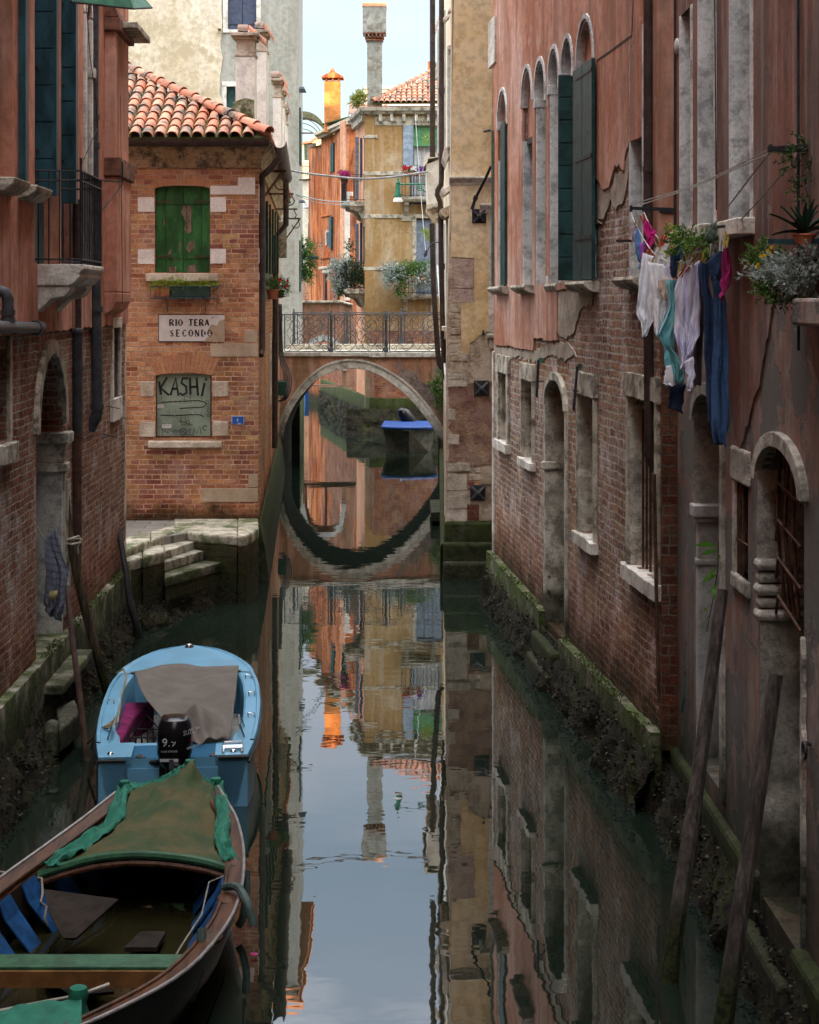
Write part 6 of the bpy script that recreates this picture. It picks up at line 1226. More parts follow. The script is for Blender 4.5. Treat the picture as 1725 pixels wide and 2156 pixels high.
# slit window with bars
g = MB(); g.box(WB, B2[0][0] - .10, B2[0][0], B2[0][1] - .05, B2[2][1] + .05, -.3, .02); g.box(WB, B2[0][0] - .14, B2[1][0] + .1, B2[2][1], B2[2][1] + .25, -.3, .03); g.box(WB, B2[0][0] - .12, B2[1][0] + .08, B2[0][1] - .12, B2[0][1], -.3, .03); g.build('window_frame', bst, RB_, WB, bevel=.02)
g = MB()
for k in range(3): g.tube([WB.P(B2[0][0] + .06 + k * .09, B2[0][1], .0), WB.P(B2[0][0] + .06 + k * .09, B2[2][1], .0)], .010, 5)
for zz in (.25, .7): g.tube([WB.P(B2[0][0], B2[0][1] + zz, .0), WB.P(B2[1][0], B2[0][1] + zz, .0)], .008, 5)
g.build('window_bar', m['rust'], RB_)
# big arched doorway with twisted grille above a carved impost
u0, u1 = B3[0][0], B3[1][0]
g = MB(); o1 = arch(u0 - .13, u1 + .13, 0, b3z, r3z + .10, 16)[2:]; o2 = arch(u0, u1, 0, b3z, r3z, 16)[2:]; g.panel(WB, o1 + o2[::-1], (), -.06, .05); g.build('door_arch', bst, RB_, WB, bevel=.015)
relief(WB, u0 + .02, bv_(1606, 1190), b3z + .12, -.36, .03, bst, RB_, 'door_reveal', 7, .02)
g = MB(); zz = bv_(1600, 1300)
for k in range(5): g.box(WB, u0 - .05 + .015 * (k % 2), u0 + .12 - .02 * (k % 2), zz + k * .085, zz + k * .085 + .075, -.36, .05 - .012 * (k % 2))
g.build('carved_impost', bst, RB_, WB, bevel=.03)
relief(WB, u0 + .06, .3, zz + .02, -.36, .02, stone('big_rough_slab', (.33, .33, .28), (.44, .43, .37), dirt=(.15, .15, .12), amt=.6, bst=1.0, gl=.65, gh=1.0), RB_, 'door_slab', 9, .035)
g = MB()
for k in range(4): g.tube([WB.P(u0 + .22 + k * .13, zz + .1, -.12), WB.P(u0 + .26 + k * .12, zz + .7, -.05 - .03 * (k % 2)), WB.P(u0 + .24 + k * .12, zz + 1.5, -.10)], .013, 5)
for k in range(5): g.tube([WB.P(u0 + .1, zz + .05 + k * .25, -.08), WB.P(u0 + .4, zz + .22 + k * .25, -.03), WB.P(u0 + .75, zz + .05 + k * .27, -.10)], .011, 5)
g.build('twisted_grille', m['rust'], RB_)
g = MB(); g.panel(WB, ragged([(u1, .4), (u1 + .05, .4), (u1 + .06, zz), (u1 + .03, zz + .1), (u1, zz + .1), (u1, .4)], .03, .08, 4)[:-1], (), -.2, .03); g.build('door_edging', bst, RB_, WB, bevel=.012)
g = MB(); c = WB.P(*bb(1708, 1580), .04); g.tube([c + Vector((0, -math.cos(a) * .05, math.sin(a) * .05)) for a in [2 * math.pi * k / 14 for k in range(15)]], .010, 6); g.tube([c + Vector((0, 0, .05)), WB.P(*bb(1708, 1570), -.02)], .012, 5); g.build('ring', m['iron'], RB_)
g = MB(); g.box(WB, -.0, bu(1603), -.4, .58, -.3, .06); g.box(WB, bu(1694), WB.L, -.4, .55, -.3, .10); g.box(WB, bu(1603), bu(1694), -.4, .30, -.3, .16); g.build('base_course', m['foot_stone'], RB_, WB, bevel=.04)
struct(bank('canal_bank', WB, -.22, 9.0, .45, .24, .36, mat_bank, 41))
g = MB(); g.box(WB, bu(1424), bu(1428), 4.6, BT, .0, .02); g.build('wall_joint', m['dark'], RB_, WB)
g = MB(); g.tube([WB.P(bu(1512), 8.5, .04), WB.P(bu(1520), 5.2, .04)], .006, 4); g.tube([WB.P(bu(1690), 9.5, .03), WB.P(bu(1692), 4.2, .03)], .012, 4); g.build('cable', m['iron'], RB_)
g = MB(); g.lathe(WB.P(bu(1431), bv_(1431, 97), .0), [(.07, 0), (.07, .03), (.05, .04), (.01, .045)], 12, WB.n); g.build('vent_cap', m['pale_grey'], RB_, smooth=True)
# ================================================================ boats
def lerp(a, b, t_): return a + (b - a) * t_
def txt(s_, size, pos, xd, ud, mat, parent, name='lettering', sx=1.0, ext=.001):
    cu = bpy.data.curves.new(name, 'FONT'); cu.body = s_; cu.size = size; cu.extrude = ext; cu.align_x = 'CENTER'; cu.align_y = 'CENTER'; cu.resolution_u = 2
    tmp = bpy.data.objects.new('tmp', cu); C.objects.link(tmp); bpy.context.view_layer.update(); me = bpy.data.meshes.new_from_object(tmp.evaluated_get(bpy.context.evaluated_depsgraph_get())); bpy.data.objects.remove(tmp)
    xd = Vector(xd).normalized(); ud = Vector(ud).normalized(); nd = xd.cross(ud); root = parent
    while root.parent: root = root.parent
    for v in me.vertices: v.co = Vector(pos) + xd * v.co.x * sx + ud * v.co.y + nd * v.co.z - root.location
    me.materials.clear(); me.materials.append(mat); o = bpy.data.objects.new(name, me); C.objects.link(o); o.parent = parent; return o
gel = paint('light_blue_gelcoat', (.15, .38, .56), .32, .08, sc=3, wear=(.10, .16, .20), wr=(.74, .80), bst=.05)
BB = thing('motor_boat', 'light blue fibreglass motor boat with brown cover and black outboard, moored by the left wall', 'boat', (-2.3, 18, 0))
S0 = Vector((-2.10, 16.03, 0)); ax = Vector((-.37, 4.24, 0)); LB_ = ax.length; fx = ax.normalized(); rx_ = Vector((fx.y, -fx.x, 0))
sta = [(0, .655), (.3, .70), (.8, .745), (1.4, .775), (2.0, .785), (2.6, .77), (3.0, .735), (3.35, .67), (3.65, .57), (3.9, .45), (4.08, .32), (4.18, .19), (4.235, .07), (4.245, .0)]
def zsh(t_): return .45 + .17 * (t_ / 4.24) ** 1.6
def BP(t_, s_, z): return S0 + fx * t_ + rx_ * s_ + Vector((0, 0, z))
g = MB(); rings = []
for t_, w in sta:
    z = zsh(t_); kk = max(w, .001); pl = [(kk, z), (kk + .008, z - .03), (kk * .985, z - .075), (kk * .93, z * .45), (kk * .86, .02), (kk * .62, -.18), (0, -.25)]
    rings.append([BP(t_ - (0 if t_ < 3 else .0) - .10 * (z - q[1]) * (1 if t_ > 3 else 0), q[0], q[1]) for q in pl] + [BP(t_ - .10 * (z - q[1]) * (1 if t_ > 3 else 0), -q[0], q[1]) for q in pl[-2::-1]])
g.loft(rings, closed=False, caps=False); g.add(rings[0], [tuple(range(len(rings[0])))]); g.build('hull', gel, BB, smooth=True)
# deck ring
def wat(t_):
    for i in range(len(sta) - 1):
        if sta[i][0] <= t_ <= sta[i + 1][0]: return lerp(sta[i][1], sta[i + 1][1], (t_ - sta[i][0]) / (sta[i + 1][0] - sta[i][0]))
    return 0
T0, T1 = .52, 3.12; side = [T0 + (T1 - T0) * k / 10 for k in range(11)]
def inner(t_): return wat(t_) - .165 - (.05 if t_ < .8 else 0)
g = MB()
for s_ in (1, -1):
    rg = []
    for t_ in side:
        w, z, i_ = wat(t_), zsh(t_), inner(t_)
        rg.append([BP(t_, s_ * (w + .004), z), BP(t_, s_ * (w - .005), z + .022), BP(t_, s_ * (w - .035), z + .022), BP(t_, s_ * (w - .045), z + .004), BP(t_, s_ * (i_ + .02), z + .006), BP(t_, s_ * i_, z - .005), BP(t_, s_ * (i_ - .012), z - .10), BP(t_, s_ * (i_ - .02), .10)])
    g.loft(rg, closed=False, caps=False)
# fore deck
rg = []
for t_ in (T1, 3.35, 3.6, 3.8, 3.95, 4.08, 4.18, 4.235): w = wat(t_); z = zsh(t_); rg.append([BP(t_, w * c, z + (.022 if abs(c) > .93 else .004 + .035 * (1 - c * c))) for c in (-1.005, -.98, -.93, -.90, -.6, -.3, 0, .3, .6, .90, .93, .98, 1.005)])
g.loft(rg, closed=False, caps=False)
wi = inner(T1); g.add([BP(T1, -wi, zsh(T1)), BP(T1, wi, zsh(T1)), BP(T1, wi, .1), BP(T1, -wi, .1)], [(0, 1, 2, 3)])
# stern quarter decks and splash well
for s_ in (1, -1): g.prism([BP(0.0, s_ * .658, 0), BP(T0, s_ * wat(T0), 0), BP(T0, s_ * .37, 0), BP(.0, s_ * .37, 0)], (0, 0, .465)); 
g.prism([BP(-.012, -.40, 0), BP(-.012, .40, 0), BP(.05, .40, 0), BP(.05, -.40, 0)], (0, 0, .36)); g.prism([BP(.05, -.40, 0), BP(.05, .40, 0), BP(.44, .40, 0), BP(.44, -.40, 0)], (0, 0, .30)); g.prism([BP(.44, -.5, 0), BP(.44, .5, 0), BP(.53, .5, 0), BP(.53, -.5, 0)], (0, 0, .455))
g.build('deck', gel, BB, bevel=.012)
g = MB(); g.add([BP(.5, -.6, .12), BP(.5, .6, .12), BP(3.12, .6, .12), BP(3.12, -.6, .12)], [(0, 1, 2, 3)]); g.build('cockpit_floor', paint('dirty_white_floor', (.40, .39, .36), .7, .2), BB)
blackr = paint('black_rubber', (.015, .015, .016), .5, .2)
g = MB()
for s_ in (1, -1): g.tube([BP(t_, s_ * (wat(t_) + .012), zsh(t_) - .055) for t_ in (0, .5, 1, 1.5, 2, 2.5, 3, 3.35, 3.65, 3.9, 4.08, 4.2)], .012, 6)
g.tube([BP(0, -.66, .43), BP(0, -.42, .43)], .018, 6); g.tube([BP(-.01, .40, .445), BP(-.01, .67, .445)], .018, 6); g.build('rubbing_strake', blackr, BB)
chrome = flat('polished_steel', (.55, .56, .57), .22, 1)
for k, (t_, s_) in enumerate(((2.9, 1), (2.2, 1), (1.4, 1), (2.0, -1))):
    g = MB(); w = wat(t_) - .085; g.tube([BP(t_ - .05, s_ * (w + .03), zsh(t_)), BP(t_ - .05, s_ * (w + .03), zsh(t_) + .025), BP(t_ + .03, s_ * (w + .03), zsh(t_) + .03), BP(t_ + .03, s_ * (w - .03), zsh(t_) + .03), BP(t_ - .05, s_ * (w - .03), zsh(t_) + .025), BP(t_ - .05, s_ * (w - .03), zsh(t_))], .006, 5); g.build('cleat', chrome, BB)
g = MB(); g.lathe(BP(4.1, 0, zsh(4.1) + .02), [(.05, 0), (.05, .02), (.035, .05), (.0, .06)], 10); g.build('bow_light', chrome, BB, smooth=True)
for s_ in (1, -1):
    g = MB(); w = inner(.9); g.tube([BP(.62, s_ * (w + .04), .47), BP(.62, s_ * w, .58), BP(.95, s_ * (w - .01), .60), BP(1.0, s_ * (w + .04), .48)], .011, 6); g.build('grab_handle', chrome, BB, smooth=True)
g = MB(); g.tube([BP(.03, .44, .475), BP(.30, .45, .50), BP(.30, .60, .50), BP(.03, .61, .475)], .014, 6); g.tube([BP(.16, .44, .49), BP(.16, .61, .49)], .02, 8); g.build('boarding_ladder', chrome, BB, smooth=True)
for s_, t_ in ((.53, .10), (-.56, .10)): g = MB(); g.ball(BP(t_, s_, .47), (.03, .03, .02), 8); g.build('stern_light', chrome, BB, smooth=True)
for s_ in (.36, -.30): g = MB(); g.lathe(BP(.20, s_, .33), [(.05, 0), (.05, .02), (.02, .05), (.045, .09), (.03, .11)], 8, Vector((0, -.4, 1)).normalized()); g.build('fuel_fitting', blackr, BB, smooth=True)
# outboard
blk_g = paint('gloss_black_cowl', (.008, .008, .010), .16, .1, bst=.02); mc = BP(-.10, .02, 0)
om = None
g = MB(); rings = []
for z, hx, hy, oy in ((.40, .10, .13, 0), (.46, .135, .19, 0), (.55, .155, .225, 0), (.68, .158, .225, .01), (.78, .145, .20, .02), (.835, .115, .155, .03), (.85, .06, .09, .03)):
    rings.append([mc + rx_ * (hx * math.copysign(abs(math.cos(a)) ** .55, math.cos(a))) + fx * (hy * math.copysign(abs(math.sin(a)) ** .6, math.sin(a)) - oy) + Vector((0, 0, z)) for a in [2 * math.pi * k / 20 for k in range(20)]])
g.loft(rings); om = g.build('outboard_motor', blk_g, BB, smooth=True)
g = MB(); 
for z0_, z1_, hx, hy in ((.28, .41, .085, .10), (-.3, .28, .05, .075)): g.loft([[mc + rx_ * hx * (1 if z > 0 else .9) * math.cos(a) + fx * hy * math.sin(a) + Vector((0, 0, z)) for a in [2 * math.pi * k / 12 for k in range(12)]] for z in (z0_, z1_)])
g.build('motor_leg', blackr, om, smooth=True); g = MB(); g.prism([BP(-.02, -.12, .08), BP(-.02, .14, .08), BP(-.05, .14, .08), BP(-.05, -.12, .08)], (0, 0, .30)); g.build('mounting_plate', m['iron'], BB, bevel=.01)
g = MB(); g.tube([mc + Vector((-.15, .05, .42)), mc + Vector((-.28, .12, .40))], .02, 6); g.ball(mc + Vector((-.31, .12, .42)), .045, 8); g.build('tiller', blackr, om, smooth=True)
g = MB(); g.box(Wall((mc.x - .05, mc.y - .235), (mc.x + .05, mc.y - .235), (0, -1)), .03, .07, .40, .52, 0, .015); g.build('handle', m['railing'], om, bevel=.006)
deco = flat('white_decal', (.55, .55, .56), .4); red = flat('red_decal', (.35, .01, .01), .4)
pf = mc + Vector((-.02, -.232, 0)); xl = rx_; txt('9.9', .10, pf + Vector((.0, -.004, .66)), xl, (0, .12, 1), deco, om, 'motor_number', 1.05)
g = MB(); g.prism([pf + Vector((-.08, 0, .495)), pf + Vector((.08, 0, .495)), pf + Vector((.08, 0, .52)), pf + Vector((-.08, 0, .52))], (0, .004, 0)); g.build('decal', deco, om); txt('FOUR STROKE', .022, pf + Vector((0, -.005, .585)), xl, (0, 0, 1), deco, om, 'motor_writing')
ps = mc + rx_ * .165 + Vector((0, 0, 0)); sd3 = (fx * .8 + rx_ * .6).normalized(); cs = mc + rx_ * .145 - fx * .165
txt('SUZUKI', .062, cs + Vector((.01, -.02, .745)), (fx * .75 + rx_ * .66), (0, .05, 1), deco, om, 'motor_writing'); txt('9.9', .05, cs + Vector((.02, -.02, .665)), (fx * .75 + rx_ * .66), (0, 0, 1), red, om, 'motor_writing'); txt('LEAN BURN', .028, cs + Vector((.02, -.02, .61)), (fx * .75 + rx_ * .66), (0, 0, 1), deco, om, 'motor_writing')
# brown cover, seat, crate
n = NT('taupe_canvas'); mat_cover = n.out(n.mix(n.mr(n.noise(5, 5, .6), .35, .65), (.115, .10, .085), (.155, .135, .115)), .9, n.noise(60, 3, .6), .25, .004)
CV = thing('boat_cover', 'taupe canvas cover draped over the cockpit of the light blue boat', 'cover', BP(2.2, 0, .5))
def pl(pts_, t_):
    n_ = len(pts_) - 1; i = min(int(t_ * n_), n_ - 1); f = t_ * n_ - i; return lerp(pts_[i][0], pts_[i + 1][0], f), lerp(pts_[i][1], pts_[i + 1][1], f)
LE = [(283, 1414), (293, 1445), (308, 1474), (330, 1500), (356, 1530), (380, 1560)]; RE = [(503, 1402), (499, 1430), (496, 1465), (492, 1500), (488, 1530), (480, 1556)]
def cov(a, b):
    x0, y0 = pl(LE, b); x1, y1 = pl(RE, b); px = lerp(x0, x1, a); py = lerp(y0, y1, a) + 8 * math.sin(a * math.pi) * (-1 if b < .1 else .3)
    z = lerp(.655, .49, b); sag = -.11 * math.sin(math.pi * a) * math.sin(math.pi * min(1, b * 1.3)) ; p = onz(px, py, z)
    bump = .16 * math.exp(-((a - .50) ** 2 / .045 + (b - .72) ** 2 / .03)); fold = .030 * math.sin(11 * (a * .6 + b * 1.4) + 2 * mnoise.noise(Vector((a * 3, b * 3, 1)))) * math.sin(math.pi * a) + .018 * math.sin(20 * (a - b * .5)) * b
    return p + Vector((0, 0, sag + bump + fold)) * 1.0
g = MB(); g.grid(cov, 40, 32); g.build('cover', mat_cover, CV, smooth=True, solid=.006)
g = MB(); g.tube([BP(3.14, -.58, zsh(3.1) + .015), BP(3.14, 0, zsh(3.1) + .04), BP(3.14, .58, zsh(3.1) + .015)], .014, 6); g.build('cover_hem', mat_cover, CV)
g = MB(); g.prism([BP(1.0, -.60, .12), BP(2.6, -.60, .12), BP(2.6, -.30, .12), BP(2.0, -.46, .12), BP(1.0, -.52, .12)], (0, 0, .26)); ob = tag(g.build('boat_cushion', paint('magenta_fabric', (.16, .010, .075), .9, .35), None, bevel=.03), 'magenta cushion along the inside of the light blue boat', 'cushion')
CR = thing('black_crate', 'small black plastic crate behind the outboard in the light blue boat', 'crate', BP(1.3, -.30, .12)); g = MB(); b0_ = BP(1.3, -.30, .12)
for z in (.0, .08, .16, .24): 
    for (a1_, a2_) in (((-.14, -.17), (.14, -.17)), ((.14, -.17), (.14, .17)), ((.14, .17), (-.14, .17)), ((-.14, .17), (-.14, -.17))): g.tube([b0_ + Vector((*a1_, z)), b0_ + Vector((*a2_, z))], .009, 4)
for k in range(6): 
    for yy in (-.17, .17): g.tube([b0_ + Vector((-.14 + k * .056, yy, 0)), b0_ + Vector((-.14 + k * .056, yy, .25))], .007, 4)
g.build('basket', blackr, CR); g = MB(); g.tube([b0_ + Vector((-.14, 0, .25)), b0_ + Vector((0, -.02, .42)), b0_ + Vector((.14, 0, .25))], .008, 5); g.build('crate_handle', blackr, CR)
ropem = paint('hemp_rope', (.30, .25, .15), .9, .3, sc=40)
def rope(pts_, r, label, mat=None, nm='rope'):
    g = MB(); g.tube(pts_, r, 6); return tag(g.build(nm, mat or ropem, None, smooth=True), label, 'rope')
rope([at(184, 1565, 17.7), at(205, 1545, 17.3), at(222, 1530, 17.0), at(240, 1525, 16.85), BP(.95, -.66, .50), BP(1.0, -.58, .58), BP(1.05, -.64, .52), BP(.97, -.70, .50)], .012, 'yellowish mooring rope from the rusty pole to the light blue boat')
rope([BP(3.0, -.72, .60), BP(2.9, -.64, .66), BP(2.75, -.60, .60), BP(2.2, -.62, .5), BP(1.5, -.60, .42)], .010, 'pale rope trailing inside the left edge of the light blue boat')

# ---- wooden boat
WB_ = thing('wooden_boat', 'old wooden rowing boat with green tarpaulin hood, flooded inside, in the near left corner', 'boat', (-2.1, 12, 0))
ws = [(14.5, -2.30, -1.54, .60), (14.1, -2.40, -1.42, .58), (13.7, -2.50, -1.31, .56), (13.05, -2.68, -1.20, .53), (12.3, -2.87, -1.145, .51), (11.6, -2.98, -1.17, .50), (10.8, -3.0, -1.33, .50), (10.2, -2.92, -1.62, .51), (9.6, -2.72, -2.0, .54), (9.2, -2.45, -2.33, .58)]
tarb = paint('dark_tarred_hull', (.018, .020, .020), .35, .3); varn = paint('varnished_brown_wood', (.070, .028, .012), .55, .5, sc=4, grain=(6, .6, 6), wear=(.24, .17, .12), wr=(.62, .68)); alu = paint('worn_pale_rail', (.30, .29, .28), .45, .2, metal=.3); blue = paint('bright_blue_paint', (.010, .065, .19), .7, .3, wear=(.05, .05, .05), wr=(.62, .68)); drk = paint('wet_dark_wood', (.020, .014, .010), .85, .4)
def WP_(i, f, z): Y, a, b, zz = ws[i]; return Vector((lerp(a, b, f), Y, z))
g = MB(); rings = []
for Y, a, b, z in ws:
    c = (a + b) / 2; h = (b - a) / 2; pr = [(1, z), (.99, z - .08), (.93, z * .5), (.80, .05), (.55, -.15), (0, -.2)]; rings.append([Vector((c - h * w, Y, q)) for w, q in pr] + [Vector((c + h * w, Y, q)) for w, q in pr[-2::-1]])
g.loft(rings, closed=False, caps=False); g.add(rings[0], [tuple(range(len(rings[0])))]); g.add(rings[-1], [tuple(range(len(rings[0])))]); g.build('hull', tarb, WB_, smooth=True)
def edge_(s_, inset, dz): 
    out = []
    for Y, a, b, z in ws: out.append(Vector(((a + inset) if s_ < 0 else (b - inset), Y, z + dz)))
    return out
def sp3(P, n_=4):
    out = []
    for i in range(len(P) - 1):
        p0, p1, p2, p3 = P[max(i - 1, 0)], P[i], P[i + 1], P[min(i + 2, len(P) - 1)]
        for k in range(n_): t_ = k / n_; out.append(.5 * (2 * p1 + (p2 - p0) * t_ + (2 * p0 - 5 * p1 + 4 * p2 - p3) * t_ * t_ + (3 * p1 - p0 - 3 * p2 + p3) * t_ ** 3))
    return out + [P[-1]]
for s_ in (-1, 1):
    g = MB(); g.tube(sp3(edge_(s_, .0, .005)), .012, 8); g.build('gunwale_rail', alu, WB_, smooth=True)
    o_, i_ = sp3(edge_(s_, .012, .0)), sp3(edge_(s_, .12, -.015)); lo = sp3(edge_(s_, .14, -.05)); l2 = sp3(edge_(s_, .16, -.30))
    g = MB(); g.loft([[a_, b_, c_] for a_, b_, c_ in zip(o_, i_, lo)], closed=False, caps=False); g.build('side_deck', varn, WB_, smooth=True)
    g = MB(); g.tube([p + Vector((0, 0, .005)) for p in i_], .016, 6); g.build('inner_rail', varn, WB_, smooth=True)
    g = MB(); g.loft([[c_, d_] for c_, d_ in zip(lo, l2)], closed=False, caps=False); g.build('inner_planking', drk, WB_, smooth=True)
    for k in range(2, 30, 2):      # blue frames along the inside
        if k >= len(lo) - 3: break
        a_, b_ = lo[k], lo[k + 1]; din = Vector((-s_, 0, 0)); g = MB(); g.loft([[a_ + din * .005, b_ + din * .005], [a_.lerp(b_, -.1) + din * .06 + Vector((0, 0, -.12)), b_.lerp(a_, -.1) + din * .06 + Vector((0, 0, -.12))], [a_ + din * .22 + Vector((0, 0, -.34)), b_ + din * .22 + Vector((0, 0, -.34))]], closed=False, caps=False); g.build('frame_board', blue, WB_, solid=.012)
    for k in (7, 13, 17, 21):
        if s_ > 0: g = MB(); p = o_[k].lerp(i_[k], .5); g.ball(p + Vector((0, 0, -.01)), (.09, .13, .03), 10); g.build('rowlock_block', varn, WB_, smooth=True)
n = NT('bilge_water'); mbw = n.out((.022, .020, .008), .04, n.noise(3, 2), .03, .02); n.b.inputs['IOR'].default_value = 1.4
g = MB(); P_ = [Vector((a + .12, Y, .13)) for Y, a, b, z in ws] + [Vector((b - .12, Y, .13)) for Y, a, b, z in ws[::-1]]; g.add(P_, [tuple(range(len(P_)))]); g.build('bilge_water', mbw, WB_)
# hoop, thwart, boards
grp = paint('green_painted_wood', (.03, .10, .05), .55, .3, wear=(.12, .14, .11), wr=(.64, .70))
hoopP = [at(72, 1846, 12.75), at(130, 1826, 12.78), at(200, 1808, 12.8), at(275, 1800, 12.8), at(350, 1803, 12.8), at(430, 1815, 12.78), at(497, 1836, 12.75)]
g = MB(); g.tube(sp3(hoopP), .032, 8); g.build('hood_hoop', grp, WB_, smooth=True)
g = MB(); g.tube([p + Vector((0, -.02, -.055)) for p in sp3(hoopP)], .022, 6); g.build('hood_beam', varn, WB_, smooth=True)
g = MB(); y_ = 11.37; zt_ = .43; g.bx(-2.92, -1.32, 11.04, 11.26, zt_ - .03, zt_); t2 = g.build('thwart', grp, WB_, bevel=.006); g = MB(); g.bx(-2.92, -1.34, 11.015, 11.037, zt_ - .12, zt_ - .02); g.build('thwart_face', paint('orange_brown_wood', (.20, .09, .03), .5, .25), t2)
g = MB(); g.prism([at(92, 1872, 12.4), at(250, 1893, 12.15), at(160, 1975, 11.75), at(134, 1975, 11.75), at(104, 1925, 12.0)], (0, .02, -.02)); g.build('loose_board', drk, WB_)
g = MB(); g.prism([onz(400, 1965, .16), onz(520 - 20, 1965, .16), onz(470, 2018, .16), onz(380, 2014, .16)], (0, 0, .03)); 
g = MB(); g.prism([onz(296, 1970, .18), onz(350, 1970, .18), onz(330, 2004, .18), onz(262, 2004, .18)], (0, 0, .03)); g.build('floor_grating', drk, WB_)
g = MB(); g.prism([onz(82, 2056, .2), onz(180, 2050, .2), onz(240, 2094, .2), onz(150, 2104, .2)], (0, 0, .02)); g.build('floor_board', drk, WB_)
# hood
n = NT('olive_green_tarp'); c_ = n.mix(n.mr(n.noise(1.9, 7, .7), .44, .56), (.022, .050, .010), (.085, .066, .018)); c_ = n.mix(n.mr(n.noise(9, 4, .7), .5, .7, 0, .5), c_, (.04, .06, .02)); mat_ol = n.out(c_, .85, n.noise(50, 4, .6), .3, .004)
n = NT('emerald_netting'); mat_gr = n.out(n.mix(n.mr(n.noise(5, 5, .7), .35, .65), (.006, .11, .070), (.015, .19, .12)), .85, n.noise(70, 3, .6), .3, .004)
HD = thing('tarpaulin_hood', 'olive brown tarpaulin with emerald edges stretched over the far end of the wooden boat', 'tarpaulin', (-1.9, 13.6, .5))
farP = [at(262, 1668, 14.4), at(320, 1650, 14.5), at(360, 1634, 14.6), at(400, 1617, 14.62), at(420, 1632, 14.6), at(440, 1645, 14.6), at(456, 1660, 14.55)]
nearP = [at(100, 1832, 12.8), at(150, 1816, 12.8), at(210, 1800, 12.82), at(285, 1792, 12.82), at(350, 1797, 12.82), at(430, 1810, 12.8), at(492, 1830, 12.78)]
fs_, ns_ = sp3(farP, 6), sp3(nearP, 6); NN = len(fs_) - 1
def hood(a, b):
    i = int(round(a * NN)); p = fs_[i].lerp(ns_[i], b); e = abs(a - .5) * 2; p.x += (.12 * math.sin(math.pi * b)) * (1 if a < .5 else -.35) * e ** 2 * (1 if a < .5 else 1)
    p.z += -.05 * math.sin(math.pi * b) * (1 - abs(2 * a - 1)) + .05 * math.exp(-((a - .55) / .12) ** 2) * (1 - b) + .010 * mnoise.noise(Vector((a * 9, b * 5, 0))) - .02 * e ** 4 + .030 * mnoise.fractal(Vector((a * 6 + b * 2, b * 5, 3)), .7, 2.1, 5) + .010 * math.sin(b * 9 + a * 6 + 2 * mnoise.noise(Vector((a * 2, b * 2, 5)))); return p
g = MB(); g.grid(hood, NN, 26); g.build('canopy', mat_ol, HD, smooth=True, solid=.004)
def frill(pxs, w, amp, seed, nm='edge_cloth', Ys=None):
    P = sp3([at(x, y, Y) for x, y, Y in pxs], 7); g = MB(); n_ = len(P) - 1; tgA = (P[-1] - P[0]).normalized(); sd_ = tgA.cross(Vector((0, 0, 1))).normalized()
    def fn(a, b):
        i = int(round(a * n_)); k = mnoise.noise(Vector((a * 14 + seed, b * 2, 0))); ww = w * (.6 + .6 * abs(mnoise.noise(Vector((a * 5 + seed, 3, 0))) + .4))
        return P[i] + sd_ * (b - .5) * ww + Vector((0, 0, 1)) * (.045 + math.sin(b * 9 + k * 5) * amp + k * amp * 1.3 - abs(b - .5) * .05)
    g.grid(fn, n_, 10); return g.build(nm, mat_gr, HD, smooth=True, solid=.004)
frill([(262, 1662, 14.42), (250, 1700, 14.0), (236, 1740, 13.7), (205, 1760, 13.4), (165, 1790, 13.1), (125, 1812, 12.9), (105, 1832, 12.75)], .17, .02, 1)
frill([(458, 1655, 14.6), (466, 1690, 14.2), (470, 1730, 13.7), (468, 1765, 13.3), (474, 1795, 13.05), (490, 1825, 12.82)], .13, .02, 5)
frill([(262, 1660, 14.45), (300, 1662, 14.5), (340, 1650, 14.55), (375, 1632, 14.6), (400, 1614, 14.65)], .13, .018, 9)
frill([(400, 1614, 14.65), (415, 1640, 14.6), (435, 1655, 14.6), (456, 1655, 14.6)], .14, .018, 13)
for x, y, Y in ((262, 1652, 14.45), (400, 1608, 14.65), (455, 1646, 14.6)):
    g = MB(); c = at(x, y, Y); g.lathe(c - Vector((0, 0, .05)), [(.055, -.04), (.03, .02), (.045, .05), (.04, .08), (.0, .09)], 9); k = g.build('tied_knot', mat_gr, HD, smooth=True); g = MB(); g.tube([c + Vector((math.cos(a) * .034, math.sin(a) * .034, -.03)) for a in [2 * math.pi * q_ / 10 for q_ in range(11)]], .006, 5); g.build('tie_cord', ropem, k)
# near tarp end
NT_ = thing('green_cloth', 'emerald green cloth knotted over the near bow of the wooden boat', 'cloth', (-2.6, 10.2, .5))
def nc(a, b): px = lerp(-60, 172, a); py = lerp(2148 - 42 * a - 12 * math.sin(a * 3), 2210, b); p = at(px, py, lerp(10.25, 9.6, b)); p.z += .02 * mnoise.noise(Vector((a * 8, b * 6, 2))); return p
g = MB(); g.grid(nc, 24, 12); g.build('cloth', mat_gr, NT_, smooth=True, solid=.005); g = MB(); g.lathe(at(165, 2120, 10.3), [(.07, -.06), (.045, .02), (.06, .07), (.05, .11), (0, .13)], 9); g.build('knot', mat_gr, NT_, smooth=True)
rope([at(-20, 2132, 10.4), at(80, 2112, 10.5), at(165, 2096, 10.4), at(230, 2072, 10.5)], .010, 'pale cord tying the green cloth at the near bow of the wooden boat', paint('pale_cord', (.45, .43, .36), .9, .2))
hose = paint('grey_green_hose', (.07, .11, .10), .6, .3)
def fender(pts_, lab, r=.028): g = MB(); g.tube(sp3([at(*p) for p in pts_]), r, 8); tag(g.build('hose_fender', hose, None, smooth=True), lab, 'fender', 'hose fenders of the wooden boat')
fender([(472, 1868, 12.2), (500, 1868, 12.1), (520, 1900, 12.0), (535, 1950, 11.95)], 'hose fender curving over the rail of the wooden boat above the water')
fender([(424, 1955, 11.35), (425, 2000, 11.3), (418, 2050, 11.2), (400, 2105, 11.2)], 'straight hose fender hanging down the dark hull of the wooden boat')
